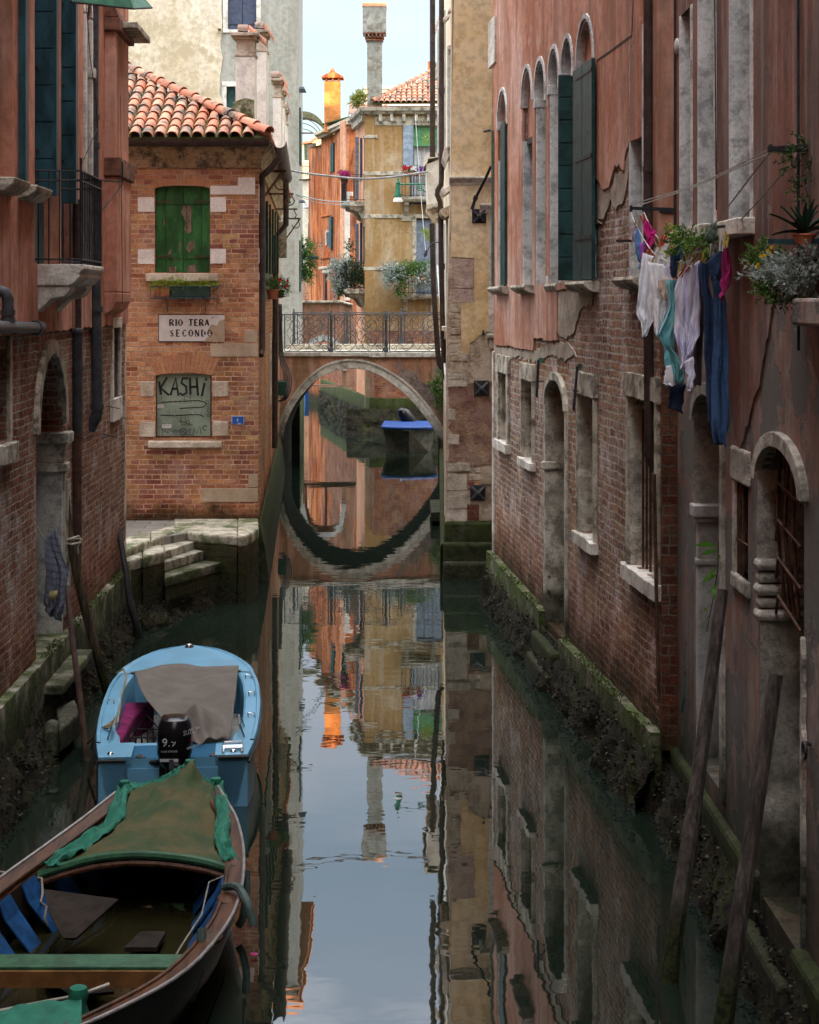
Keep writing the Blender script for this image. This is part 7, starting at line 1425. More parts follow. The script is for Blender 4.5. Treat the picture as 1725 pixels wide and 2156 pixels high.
fender([(518, 1832, 12.9), (519, 1880, 12.85), (512, 1930, 12.8), (502, 1950, 12.8)], 'hose fender farthest along the hull of the wooden boat, beside the hood')
rope([at(497, 1836, 12.7), at(470, 1845, 12.65), at(440, 1858, 12.6), at(425, 1925, 12.0), at(380, 1995, 11.4), at(370, 2012, 11.3)], .006, 'thin cord running from the hood hoop to the thwart of the wooden boat', paint('grey_cord', (.25, .24, .21), .9, .2))
rope([at(0, 1836, 12.8), at(50, 1842, 12.8), at(88, 1850, 12.7), at(90, 1880, 12.6), at(86, 1900, 12.5), at(98, 1910, 12.5), at(94, 1935, 12.4), at(102, 1950, 12.4)], .009, 'knotted grey rope hanging at the left inner side of the wooden boat', paint('grey_rope', (.25, .23, .19), .9, .2))
# ---- grey boat behind the bridge
GBt = thing('grey_boat', 'dark grey flat bowed boat with bright blue gunwale moored just beyond the bridge arch', 'boat', (.15, 55, 0))
yb = 53.8; xa, xb = (806 - CX) * yb / F, (918 - CX) * yb / F; cxb = (xa + xb) / 2; hb = (xb - xa) / 2
gun = paint('blue_gunwale', (.010, .05, .20), .5, .3); hul = paint('grey_green_hull', (.15, .15, .125), .6, .3)
g = MB(); rings = []
for Y, w, z, fl in ((yb, .95, .68, .92), (yb + .35, .99, .70, .94), (yb + 1.2, 1.0, .70, .9), (yb + 3.4, .9, .66, .9)):
    rings.append([Vector((cxb + hb * w * c * (1 if q > .6 else fl if q > .1 else fl * .93), Y + (.35 * (abs(c)) ** 2 if Y < yb + .1 else 0) , z * q - (.1 if q < .1 else 0))) for c, q in [(-1, 1), (-1, .55), (-1, 0), (0, -.05), (1, 0), (1, .55), (1, 1)]])
g.loft(rings, closed=False, caps=False)
fr = rings[0]; g.add([fr[0], fr[6], fr[4], fr[2], Vector((cxb, yb - .18, .66)), Vector((cxb, yb + .1, -.1)), fr[1], fr[5]], [(0, 4, 5, 3), (0, 6, 3), (4, 1, 2, 5), (1, 7, 2), (3, 5, 2)]); g.build('hull', hul, GBt)
g = MB(); out_ = [Vector((cxb + hb * math.sin(a) * 1.02, yb + .35 - math.cos(a) * .5, .73)) for a in [-math.pi / 2 + math.pi * k / 12 for k in range(13)]]; pth = [Vector((cxb - hb * .95, yb + 3.4, .69))] + out_ + [Vector((cxb + hb * .95, yb + 3.4, .69))]; g.tube(pth, .05, 8); g.build('gunwale', gun, GBt, smooth=True)
g = MB(); i_ = [p + Vector((0, .02, .03)) for p in pth]; g.add(i_, [tuple(range(len(i_)))]); g.build('blue_cover', gun, GBt)
g = MB(); o1 = at(855, 880, 57); g.loft([[o1 + Vector((hx * math.cos(a) + ox, oy + hy * math.sin(a), z)) for a in [2 * math.pi * k / 12 for k in range(12)]] for z, hx, hy, ox, oy in ((-.30, .09, .10, .25, 0), (-.22, .2, .2, .15, 0), (.05, .26, .25, 0, .0), (.25, .19, .2, -.08, .0), (.33, .08, .1, -.1, 0))]); g.build('outboard_motor', blk_g, GBt, smooth=True)
g = MB(); g.box(Wall((cxb - .25, yb - .17), (cxb + .25, yb - .17), (0, -1)), .12, .38, .70, .74, 0, .01); g.build('name_plate', m['white_stone'], GBt)
DB = thing('blue_boat', 'dark blue hull far down the canal seen low under the bridge arch', 'boat', at(655, 838, 82)); g = MB(); xo = at(655, 838, 82).x; rings = [[Vector((xo + c * w, Y, q)) for c, q in ((-1, .7), (-.8, -.1), (.8, -.1), (1, .7))] for Y, w in ((82, .3), (82.6, .5), (85, .5))]; g.loft(rings); g.build('hull', paint('far_blue_hull', (.01, .06, .20), .4, .2), DB)
# ================================================================ poles and posts
def polemat(nm, c):
    n = NT(nm); g_ = n.noise(3, 6, .7, mp=(7, 7, .45)); col = n.mix(n.mr(g_, .40, .60), tuple(x * .5 for x in c), tuple(x * 1.5 for x in c)); col = n.mix(n.mr(n.noise(2.2, 5, .7), .50, .62, 0, .6), col, (.03, .027, .024))
    col = n.mix(n.mr(n.m_('ADD', n.z(), n.m_('MULTIPLY', n.noise(6, 4), .3)), .45, .75, 1, 0), col, n.mix(n.mr(n.noise(30, 4), .42, .6), (.012, .014, .008), (.035, .045, .015)))
    return n.out(col, .9, g_, .9, .03, spec=.1)
wood = polemat('weathered_grey_pole', (.085, .072, .064))
woodg = None
def pole(pts_, r, lab, mat, nm='mooring_pole', grp='wooden mooring poles', n_=9):
    P = sp3([Vector(p) for p in pts_], 5); k = len(P) - 1; rr = [lerp(r[0], r[1], i / k) for i in range(k + 1)]; g = MB(); g.tube(P, rr, n_); return tag(g.build(nm, mat, None), lab, 'pole', grp)
pole([(1.62, 11.8, -.5), (1.75, 12.02, .15), (1.98, 12.4, 1.2), at(1522, 1242, 12.75)], (.070, .042), 'weathered grey mooring pole at the right wall, the farther and taller of the pair', wood)
pole([(1.78, 10.7, -.4), (1.90, 10.9, .15), (2.1, 11.15, 1.1), at(1634, 1420, 11.35)], (.068, .048), 'weathered grey mooring pole at the right wall, the nearer and shorter of the pair', wood)
woodl = polemat('brown_driftwood_pole', (.085, .062, .040))
pole([at(136, 1008, 20.4), at(142, 1090, 20.35), at(160, 1200, 20.35), at(186, 1310, 20.45), at(210, 1400, 20.5), at(232, 1480, 20.6)], (.045, .055), 'crooked brown driftwood pole tied against the left wall beside the drainpipe', woodl)
pole([at(140, 1235, 18.7), at(152, 1340, 18.3), at(166, 1450, 18.0), at(184, 1605, 17.7)], (.028, .034), 'thin rusty pole standing in the water left of the light blue boat', paint('rusty_red_pole', (.06, .035, .028), .85, .35))
pole([at(251, 1115, 24.6), at(256, 1150, 24.4), at(266, 1210, 24.2), at(274, 1270, 24.1), at(287, 1315, 24.1), at(292, 1352, 24.2)], (.035, .055), 'black tarred bent post at the street corner, between left wall and quay steps', paint('black_tar_post', (.02, .02, .02), .6, .3), grp=None)
rope([at(120, 1142, 20.2), at(140, 1136, 20.2), at(168, 1134, 20.25), at(170, 1142, 20.2), at(150, 1146, 20.1), at(130, 1141, 20.1)] + [at(166, 1128, 20.2), at(172, 1136, 20.2), at(164, 1150, 20.2), at(165, 1166, 20.2)], .011, 'pale rope lashing the driftwood pole to the drainpipe', paint('pale_lashing', (.42, .40, .34), .9, .2))
rope([at(64, 1088, 17.9), at(78, 1110, 17.9), at(93, 1134, 17.9)], .007, 'thin cord holding the striped towel to the left wall')
# towel
n = NT('striped_towel'); sx = n.N('ShaderNodeSeparateXYZ'); n.L(n.uv, sx.inputs[0]); wv = n.m_('SINE', n.m_('MULTIPLY', n.m_('ADD', sx.outputs[1], n.m_('MULTIPLY', sx.outputs[0], .25)), 95)); mat_tw = n.out(n.mix(n.mr(wv, .55, .8), (.15, .17, .22), (.085, .095, .13)), .95, n.noise(90, 3), .4, .005)
def garment(nm, label, cat, L_, R_, Y, mat, folds=4, amp=.03, nu=26, nv=30, grp='laundry on the line by the right wall', tilt=.0, seed=0, solid=.004):
    g = MB()
    def fn(a, b):
        x0, y0 = pl(L_, b); x1, y1 = pl(R_, b); k = mnoise.noise(Vector((a * 3 + seed, b * 2, seed))); d_ = amp * (.25 + .75 * b) * (math.sin(2 * math.pi * folds * .55 * (a + .35 * k + .12 * b) + seed) * .55 + 1.2 * mnoise.fractal(Vector((a * folds * 1.3 + .6 * b, b * 2.6, seed + 3)), .8, 2, 4))
        jx = 5 * mnoise.noise(Vector((b * 7, a * 1.5, seed + 9))) * (.3 + b); jy = 7 * mnoise.noise(Vector((a * 5, seed, 4))) * b
        return at(lerp(x0, x1, a) + jx, lerp(y0, y1, a) + jy, Y + tilt * (a - .5) + d_)
    g.grid(fn, nu, nv); o = g.build(nm, mat, None, smooth=True, solid=solid); return tag(o, label, cat, grp)
garment('striped_towel', 'blue grey striped towel hanging from a cord at the left wall', 'towel', [(93, 1132), (95, 1180), (97, 1230), (91, 1275), (100, 1292)], [(120, 1113), (132, 1170), (145, 1200), (136, 1265), (128, 1310)], 17.9, mat_tw, 3, .05, grp=None, seed=2)
o = garment('towel_label', 'yellow and grey woven label near the hem of the striped towel', 'label', [(104, 1245), (103, 1266)], [(121, 1243), (120, 1264)], 17.83, paint('yellow_label', (.30, .26, .12), .9, .3), 1, .0, 2, 2, None)
# drain outlet and door step
DR = thing('drain_outlet', 'grey concrete drain block with a pipe stub among the mussels by the left wall', 'drain', at(110, 1560, 17.9)); g = MB(); g.prism([onz(118, 1490, .35), onz(158, 1470, .35), onz(168, 1500, .35), onz(125, 1535, .35)], (0, 0, -.25)); g.build('block', m['grey_stone'], DR, bevel=.03); g = MB(); g.tube([at(112, 1530, 17.9), at(108, 1550, 17.75), at(108, 1592, 17.7)], .085, 12); g.build('pipe_stub', m['grey_stone'], DR, smooth=True)
# ================================================================ plants
gr1 = foliage('fresh_green_leaves', (.03, .09, .015), (.07, .16, .03), (.14, .25, .05)); gr2 = foliage('lime_leaves', (.14, .24, .02), (.24, .34, .03), (.34, .42, .06)); gr3 = foliage('dark_leaves', (.015, .045, .012), (.03, .08, .02), (.06, .12, .03)); slv = foliage('silver_leaves', (.18, .23, .20), (.28, .34, .31), (.40, .45, .42)); agv = foliage('agave_leaves', (.012, .035, .02), (.02, .06, .035), (.04, .09, .05))
def fl(name, c): return foliage(name, tuple(x * .7 for x in c), c, tuple(min(1, x * 1.2) for x in c))
fred, fmag, fwht, fpur, fyel = fl('red_petals', (.45, .01, .02)), fl('magenta_petals', (.45, .01, .18)), fl('white_petals', (.7, .7, .68)), fl('purple_petals', (.16, .03, .30)), fl('yellow_petals', (.65, .42, .01))
terra = paint('terracotta', (.42, .15, .08), .85, .25)
def bush(name, label, cat, blobs, n_, ls, mat, flowers=(), pot=None, seed=0, parent=None, hang=0.0, stems=True):
    """blobs: (px, py, Y, rx, rz) in pixels for the radii; leaves gathered into twigs"""
    rr_ = random.Random(seed + 17); c0 = at(*blobs[0][:3]); root = parent or thing(name, label, cat, c0)
    g = MB(); tot = sum(b[3] * b[4] for b in blobs); fl_pts = []; st = MB()
    for (px, py, Y, rpx, rpz) in blobs:
        s_ = Y / F; c = at(px, py, Y); k = int(n_ * rpx * rpz / tot); tw = max(3, k // 9)
        for i in range(tw):
            d = Vector((rr_.gauss(0, 1), rr_.gauss(0, 1), rr_.gauss(0, 1))).normalized(); q_ = rr_.random() ** .45; base = c + Vector((d.x * rpx * s_ * q_, d.y * rpx * s_ * .8 * q_, d.z * rpz * s_ * q_)); td = (d + Vector((rr_.uniform(-.5, .5), rr_.uniform(-.5, .5), rr_.uniform(-.3, .7) - hang))).normalized(); fl_pts.append(base + td * ls * 2)
            if stems and i % 4 == 0: st.tube([c + (base - c) * .2, base], [ls * .10, ls * .05], 4)
            for j in range(9):
                p = base + td * (j / 9) * ls * 3; ld = (td + Vector((rr_.uniform(-1, 1), rr_.uniform(-1, 1), rr_.uniform(-.8, .8)))).normalized(); g.leaf(p, ld, ls * rr_.uniform(.6, 1.3), ls * rr_.uniform(.35, .6), 1, Vector((rr_.uniform(-1, 1), rr_.uniform(-1, 1), rr_.uniform(-1, 1))))
    g.build('foliage', mat, root)
    if st.v: st.build('stem', drk, root)
    for fm, cnt, fs_, (x0, x1, y0, y1) in flowers:
        g = MB(); Y = blobs[0][2]
        for i in range(cnt):
            p = at(rr_.uniform(x0, x1), rr_.uniform(y0, y1), Y - rr_.uniform(.05, .25))
            for j in range(6): a = j * math.pi / 3 + rr_.random(); g.leaf(p, Vector((math.cos(a), -.35, math.sin(a))), fs_, fs_ * .8, .5, Vector((0, -1, .1)))
        g.build('flowers', fm, root)
    return root
def potm(px, py, Y, r, h, parent, mat=terra, name='pot'):
    g = MB(); g.lathe(at(px, py, Y), [(r * .68, -h), (r * .92, -.18 * h), (r * 1.05, -.17 * h), (r * 1.05, 0), (r * .9, 0), (r * .85, -.1 * h)], 14); return g.build(name, mat, parent, smooth=True)
# window box of the brick house
WBx = thing('window_box', 'iron window basket with terracotta and dark green troughs below the green shutters', 'planter', WHF.P(*hp(385, 610), .1))
g = MB()
for (x0, x1, mt) in ((324, 360, terra), (360, 444, paint('dark_green_trough', (.03, .06, .045), .6, .2))):
    g = MB(); a = hp(x0, 626, .12); b = hp(x1, 602, .12); g.box(WHF, a[0] + .01, b[0] - .01, a[1], b[1], .03, .19); g.build('trough', mt, WBx, WHF, bevel=.015)
g = MB(); a = hp(317, 628, .2); b = hp(458, 603, .2)
for zz in (a[1], b[1]): g.tube([WHF.P(a[0], zz, .01), WHF.P(a[0], zz, .21), WHF.P(b[0], zz, .21), WHF.P(b[0], zz, .01)], .008, 5)
for k in range(8): u = lerp(a[0], b[0], k / 7); g.tube([WHF.P(u, b[1], .21), WHF.P(u, a[1], .21), WHF.P(u, a[1], .02)], .006, 5)
for x in (350, 431): u = hp(x, 600, .2)[0]; g.tube([WHF.P(u, a[1], .21), WHF.P(u, a[1] - .2, .03)], .008, 5)
for k in range(7): u = lerp(a[0], b[0], (k + .5) / 7); g.tube([WHF.P(u + .03 * math.cos(t_), a[1] + .035 + .03 * math.sin(t_), .215) for t_ in [2 * math.pi * q_ / 8 for q_ in range(9)]], .004, 4)
g.build('basket', m['dark_shutter'], WBx)
bush('box_plants', 'lime green succulents growing out of the window basket of the brick house', 'plants', [(330, 600, 28.9, 17, 8), (352, 605, 28.88, 12, 12), (385, 597, 28.9, 18, 6), (372, 592, 28.9, 8, 8), (420, 598, 28.9, 16, 5), (447, 598, 28.9, 10, 6)], 2200, .026, gr2, seed=1, stems=False)
# geranium pot on the canal side
GP = thing('geranium_pot', 'terracotta pot of red geraniums on the canal side of the brick house', 'potted plant', at(576, 618, 31)); potm(574, 609, 31, .115, .17, GP); potm(589, 610, 31.4, .09, .14, GP, paint('dark_plastic_pot', (.02, .025, .03), .5, .2))
bush('', '', '', [(572, 600, 31, 11, 8), (593, 604, 31.2, 16, 14), (585, 596, 31.2, 10, 8)], 1500, .035, gr1, [(fred, 7, .03, (577, 618, 587, 606)), (fwht, 3, .025, (586, 606, 588, 598))], seed=2, parent=GP)
g = MB(); g.tube([at(566, 622, 31), at(600, 624, 31.2)], .012, 5); g.build('shelf_bracket', m['rust'], GP)
# ivy and balconies far away
IV = thing('balcony_ivy', 'green climbing plant hanging over a small balcony of the tall grey building', 'plant', at(640, 540, 57)); g = MB(); g.box(Wall((at(619, 0, 56).x, 56.6), (at(668, 0, 56).x, 56.6), (0, -1)), 0, .72, H - (544 - HY) * 56.6 / F, H - (540 - HY) * 56.6 / F, -.5, 0); g.build('shelf', m['dark_shutter'], IV); g = MB(); g.tube([at(621, 515, 56.4), at(621, 585, 56.4)], .05, 5); g.build('post', m['dark_shutter'], IV)
bush('', '', '', [(636, 520, 56.8, 20, 18), (640, 560, 56.7, 12, 26), (652, 550, 56.8, 14, 12), (645, 580, 56.7, 8, 14), (660, 512, 57, 6, 4)], 3600, .07, gr1, seed=3, parent=IV, hang=.4)
bush('silver_bush', 'silvery grey bush with hanging stems on the lower side balcony of the tan building', 'plant', [(710, 575, 64, 18, 22), (720, 558, 64.1, 12, 12), (756, 563, 64.6, 14, 10), (712, 600, 63.9, 8, 16)], 2400, .085, slv, seed=4)
bush('balcony_bush', 'dark green bush on the lower side balcony of the tan building', 'plant', [(740, 572, 64.2, 22, 18), (745, 590, 64.1, 18, 14), (720, 610, 64, 8, 14), (762, 585, 64, 8, 10), (735, 530, 64.5, 4, 18)], 3200, .08, gr3, [(fwht, 10, .03, (702, 735, 590, 620))], seed=5, hang=.2)
bush('green_bush', 'green bush in the middle of the lower front balcony of the tan building', 'plant', [(868, 567, 62.2, 30, 12), (845, 600, 62.1, 8, 22), (890, 565, 62.2, 18, 10), (850, 570, 62.2, 14, 12)], 3200, .07, gr1, [(fwht, 14, .035, (835, 905, 552, 580))], seed=6)
bush('silver_plant', 'silvery plant hanging at the left end of the lower front balcony of the tan building', 'plant', [(828, 575, 62.1, 16, 16), (820, 590, 62, 8, 10)], 1500, .085, slv, seed=7, hang=.2)
bush('silver_plant', 'silvery plant with buff seed heads at the right end of the lower front balcony', 'plant', [(888, 588, 62, 16, 12), (905, 580, 62, 10, 14)], 1500, .085, slv, [(fl('buff_seed', (.45, .30, .18)), 26, .04, (868, 900, 572, 598))], seed=8, hang=.2)
FB_ = bush('flower_box', 'row of red, white and purple flowers on the upper front balcony of the tan building', 'flowers', [(860, 358, 62.2, 12, 5), (880, 358, 62.2, 14, 5)], 700, .05, gr3, [(fred, 18, .05, (848, 866, 350, 360)), (fwht, 16, .05, (866, 880, 350, 358)), (fpur, 16, .05, (880, 893, 351, 361))], seed=9)
for px_ in (857, 870, 883): potm(px_, 362, 62.15, .09, .13, FB_)
MG = bush('magenta_flowers', 'pot of magenta flowers hung outside the upper side balcony of the tan building', 'flowers', [(724, 368, 64, 10, 5)], 400, .05, gr3, [(fmag, 30, .06, (715, 736, 360, 372)), (fwht, 5, .04, (712, 720, 366, 374))], seed=10); potm(725, 374, 64, .16, .2, MG, m['rust'])
bush('roof_shrub', 'round yellow green shrub on the roof left of the tall grey chimney', 'shrub', [(757, 208, 70, 12, 11), (750, 214, 70, 8, 8), (762, 200, 70, 6, 5)], 2200, .07, foliage('yellow_green_leaves', (.12, .15, .02), (.22, .24, .04), (.3, .3, .06)), seed=11)  # yellow green leaf tones
bush('hanging_vine', 'small yellow green vine in front of the green roller blind', 'plant', [(901, 290, 61.5, 5, 8), (896, 300, 61.5, 3, 6)], 160, .05, gr2, seed=12)
bush('hanging_plant', 'small light green plant by the dark downpipe of the yellow building', 'plant', [(901, 492, 45, 5, 8)], 260, .05, gr2, seed=13)
bush('wall_fern', 'green fern sprouting from the right end of the arched footbridge', 'plant', [(925, 820, 48.2, 12, 22), (930, 850, 48.2, 7, 14), (915, 808, 48.2, 8, 10), (927, 790, 48.2, 4, 12)], 1700, .055, gr1, seed=14, hang=.2)
bush('wall_weed', 'weed growing on the canal side footing of the yellow building', 'plant', [(938, 790, 31, 2.5, 5)], 60, .03, gr1, seed=15)
# crate and cables at the left end of the bridge
BX = thing('green_crate', 'green plastic crate hung on the wall at the left end of the footbridge', 'crate', at(590, 820, 46)); g = MB(); g.bx(at(579, 0, 46).x, at(602, 0, 46).x, 46, 46.3, at(0, 833, 46).z, at(0, 803, 46).z); g.build('box', paint('bottle_green_plastic', (.015, .09, .06), .5, .2), BX, bevel=.02)
g = MB()
for x in range(7): g.tube([at(578 + x * 4, 800, 45.9), at(578 + x * 4, 838, 45.9)], .008, 4)
for y in (800, 812, 825, 838): g.tube([at(578, y, 45.9), at(604, y, 45.9)], .008, 4)
g.build('wire_cage', m['iron'], BX)
CB = thing('cable_bundle', 'bundle of grey cables looping down the wall beside the footbridge railing', 'cables', at(595, 760, 46.5))
for k in range(5): g = MB(); o_ = k * 2.2; g.tube(sp3([at(584 + o_, 640, 46.5), at(586 + o_, 730, 46.5), at(590 + o_ * 1.3, 760, 46.4), at(598 + o_ * 1.6, 790, 46.3), at(601 + o_ * 1.4, 815, 46.3), at(596 + o_, 838, 46.3), at(584 + o_, 845, 46.3)], 4), .014, 5); g.build('cable', m['pipe_grey'], CB, smooth=True)
# right wall: window sill plants, shelf with silver plant and agave
bush('sill_plants', 'broad leaved green plants on the stone sill behind the hanging laundry', 'plants', [(1440, 514, 13.9, 20, 8), (1465, 508, 13.7, 14, 8), (1482, 520, 13.4, 6, 6)], 420, .045, gr1, seed=16)
bush('spiky_sill_plant', 'narrow leaved lime plant among the laundry pegs', 'plant', [(1432, 522, 14.1, 8, 7)], 90, .06, gr2, seed=26)
CT = thing('cactus', 'round grey green cactus on the sill above the laundry', 'cactus', at(1501, 488, 13.2)); g = MB()
for (x, y, r_) in ((1500, 490, .035), (1503, 478, .03), (1495, 500, .035), (1506, 496, .03)): g.ball(at(x, y, 13.2), (r_, r_, r_ * 1.3), 10)
g.build('body', paint('cactus_skin', (.07, .11, .08), .7, .3, sc=30), CT, smooth=True)
SH = thing('iron_shelf', 'dark green iron shelf bracket carrying the agave pot on the red wall', 'shelf', at(1700, 505, 10.6)); g = MB(); g.tube([at(1622, 508, 11.0), at(1800, 508, 10.2)], .02, 4); g.tube([at(1640, 512, 11.4), at(1800, 512, 10.6)], .014, 4); g.build('bar', m['dark_shutter'], SH)
AG = thing('agave', 'dark green agave with long pointed leaves on the iron shelf', 'plant', at(1690, 490, 10.6)); g = MB(); rr_ = random.Random(3); c = at(1694, 490, 10.6)
for k in range(22):
    a = 2 * math.pi * k / 22 + rr_.uniform(-.2, .2); el = rr_.uniform(.15, 1.3); d = Vector((math.cos(a) * math.cos(el), math.sin(a) * math.cos(el), math.sin(el))); L = rr_.uniform(.18, .27); sd_ = d.cross(Vector((0, 0, 1))).normalized(); up = sd_.cross(d); rings = []
    for q_ in range(7): f = q_ / 6; p = c + d * L * f + Vector((0, 0, -.05 * f * f)); w = .022 * (1 - f) ** .6 * (1 if f > .1 else .8) + .001; rings.append([p - sd_ * w + up * w * .35, p - up * .003, p + sd_ * w + up * w * .35, p - up * .008])
    g.loft(rings)
g.build('leaves', agv, AG, smooth=True); potm(1694, 492, 10.6, .07, .06, AG)
bush('silver_plant', 'large silver leaved plant spilling over the wall at the right edge', 'plant', [(1695, 575, 10.7, 40, 32), (1650, 580, 10.9, 34, 24), (1605, 575, 11.1, 24, 7), (1720, 545, 10.6, 26, 20)], 2400, .034, slv, seed=17, hang=.15)
bush('yellow_flower_plant', 'green plant with yellow flowers beside the silver leaved plant', 'plant', [(1605, 540, 11.2, 20, 20), (1630, 550, 11.1, 18, 14), (1625, 610, 11.0, 24, 16), (1655, 625, 10.9, 24, 10)], 1900, .028, gr1, [(fyel, 7, .016, (1593, 1630, 518, 540)), (fyel, 5, .012, (1560, 1600, 555, 565))], seed=18)
PLb = thing('stone_planter', 'weathered stone planter box under the silver leaved plant', 'planter', at(1690, 640, 10.8)); g = MB(); a = bb(1642, 690, .25); g.box(WB, a[0], a[0] + 2.0, 4.36, 4.52, .02, .18); g.build('trough', m['grey_pink'], PLb, WB, bevel=.02)
bush('climbing_vine', 'thin climbing vine on the red wall above the agave', 'vine', [(1680, 350, 10.9, 26, 30), (1695, 390, 10.8, 14, 30), (1700, 310, 10.8, 26, 10), (1660, 395, 11, 10, 12)], 330, .030, gr3, seed=19)
CLp = thing('door_plant', 'long leaved green weed growing from the grey doorway pilaster', 'plant', at(1505, 1190, 13.8)); g = MB()
for (x, y, dx, dz_, L) in ((1512, 1150, -1, .12, .20), (1514, 1160, -1, -.12, .16), (1510, 1195, -.6, -.6, .14), (1512, 1210, -.8, -.3, .16), (1506, 1225, -.2, -1, .12), (1500, 1240, .3, -1, .10), (1508, 1180, .3, .3, .1), (1490, 1290, -.4, .6, .07), (1488, 1310, .2, .8, .06), (1486, 1325, -.5, .4, .05)): g.leaf(at(x, y, 13.7), Vector((dx, -.2, dz_)), L, L * .28, .6, Vector((0, 1, .3)))
g.build('leaves', foliage('bright_leaf', (.06, .20, .02), (.10, .28, .03), (.14, .34, .04)), CLp); g = MB(); g.tube([at(1513, 1140, 13.8), at(1512, 1200, 13.75), at(1504, 1250, 13.8), at(1488, 1330, 13.8)], .004, 4); g.build('stem', drk, CLp)
for i, (W, u0, u1, z, w) in enumerate(((WA, .2, d3[0] - .2, .70, .08), (WA, d3[1] + .3, WA.L - .2, .66, .08), (WL, 14, 21, .86, .05))):
    g = MB(); rr_ = random.Random(i)
    for k in range(int((u1 - u0) * 160)):
        u = rr_.uniform(u0, u1); 
        if mnoise.noise(Vector((u * 1.3, i, 0))) < -.05: continue
        p = W.P(u, z + rr_.uniform(-.02, .02), rr_.uniform(.03, .14)); g.leaf(p, Vector((rr_.uniform(-1, 1), rr_.uniform(-1, 1), rr_.uniform(.2, 1))), .03, .018, 1)
    tag(g.build('moss', foliage('moss', (.03, .045, .008), (.06, .08, .015), (.10, .12, .03)), None), ['moss along the ledge left of the arched doorway', 'moss along the ledge right of the arched doorway', 'moss along the ledge of the left wall'][i], 'moss', kind='stuff')
# fallen flower on the water
FW = thing('fallen_flower', 'single magenta flower floating on the dark water', 'flower', onz(535, 2008, .01)); g = MB()
for j in range(5): a = j * 1.256; g.leaf(onz(536, 2012, .012), Vector((math.cos(a), math.sin(a), .5)), .035, .03, .4, Vector((0, 0, 1)))
g.build('petals', fmag, FW)
# ================================================================ signs
SG = thing('street_name_sign', 'white painted street name panel reading RIO TERA SECONDO, partly peeled, on the brick house', 'sign', WHF.P(*hp(403, 690), 0))
n = NT('sign_white'); mat_sw = n.out(n.mix(n.mr(n.noise(5, 5, .7), .4, .7), (.66, .64, .61), (.54, .51, .47)), .8, n.noise(20, 4), .3, .004)
a = hp(333.5, 719.5); b = hp(473, 661.5)
g = MB(); g.box(WHF, a[0], b[0], a[1], b[1], 0, .014); g.build('panel', mat_sw, SG, WHF, bevel=.003)
g = MB(); d_ = .012
for r_ in ((a[0], b[0], a[1], a[1] + d_), (a[0], b[0], b[1] - d_, b[1]), (a[0], a[0] + d_, a[1], b[1])): g.box(WHF, *r_, .014, .0155)
g.build('border', flat('sign_black', (.03, .028, .026), .8), SG, WHF)
g = MB(); q_ = ragged([WHF.uv(x, y, .014) for x, y in ((446, 683), (457, 686), (462, 676), (473, 672), (473, 719.5), (430, 719.5), (436, 710), (447, 706), (438, 698), (440, 690), (446, 683))], .012, .03, 3)[:-1]; g.panel(WHF, q_, (), .012, .0165); g.build('bare_patch', cream, SG, WHF)
blk2 = flat('sign_letter_black', (.03, .028, .027), .8)
LET = {'R': [('T', 0, 0, 0, 1), ('t', 0, 1, .45, .97), ('T', .5, .92, .5, .6), ('t', .45, .53, .1, .5), ('T', .25, .5, .62, 0)], 'I': [('T', .15, 0, .15, 1)], 'O': [('T', .05, .25, .05, .75), ('t', .05, .8, .3, 1), ('t', .3, 1, .6, .8), ('T', .62, .75, .62, .25), ('t', .6, .2, .33, 0), ('t', .33, 0, .05, .2)],
       'T': [('T', .3, 0, .3, 1), ('t', 0, 1, .62, 1), ('t', 0, 1, 0, .88), ('t', .62, 1, .62, .88)], 'E': [('T', .08, 0, .08, 1), ('t', .08, 1, .55, 1), ('t', .08, .5, .45, .5), ('t', .08, 0, .55, 0)], 'A': [('t', 0, 0, .3, 1), ('T', .32, 1, .62, 0), ('t', .12, .35, .5, .35)],
       'S': [('t', .5, .82, .3, 1), ('T', .1, .85, .12, .68), ('T', .14, .62, .5, .38), ('T', .52, .32, .48, .14), ('t', .45, .05, .05, .1)], 'C': [('T', .08, .25, .08, .75), ('t', .1, .85, .35, 1), ('t', .35, 1, .58, .82), ('t', .1, .15, .35, 0), ('t', .35, 0, .6, .18)], 'N': [('t', .05, 0, .05, 1), ('T', .05, 1, .6, 0), ('t', .6, 0, .6, 1)], 'D': [('T', .08, 0, .08, 1), ('t', .08, 1, .4, .95), ('T', .58, .75, .58, .25), ('t', .4, .04, .08, 0)]}
def word(s_, px0, pyb, h, adv, w=.0175):
    g = MB(); o = WHF.uv(px0, pyb, .014); hh = h * 29.04 / F; x = 0
    for ch in s_:
        if ch in LET:
            for k, x0, y0, x1, y1 in LET[ch]: g.ribbon(WHF, [(o[0] + (x + x0 * .95) * hh, o[1] + y0 * hh), (o[0] + (x + x1 * .95) * hh, o[1] + y1 * hh)], .026 if k == 'T' else .015, .0138, w, px=False)
            if ch in 'RINTE': 
                for yy in (0, 1): g.ribbon(WHF, [(o[0] + (x - .06) * hh, o[1] + yy * hh), (o[0] + (x + .28) * hh, o[1] + yy * hh)], .007, .0138, w, px=False)
        x += (.52 if ch == 'I' else adv)
    g.build('lettering', blk2, SG, WHF)['kind'] = 'stuff'
word('RIO TERA', 358, 685.5, 13, .86); word('SECONDO', 358, 708, 13.5, .98)
g = MB(); g.ribbon(WHF, [WHF.uv(x, y, .017) for x, y in ((446, 670), (449, 667))], .012, .0138, .0175, px=False); g.build('accent', blk2, SG, WHF)
BPq = thing('blue_plaque', 'small blue enamel plaque with a white emblem on the brick house', 'sign', WHF.P(*hp(501, 885), 0))
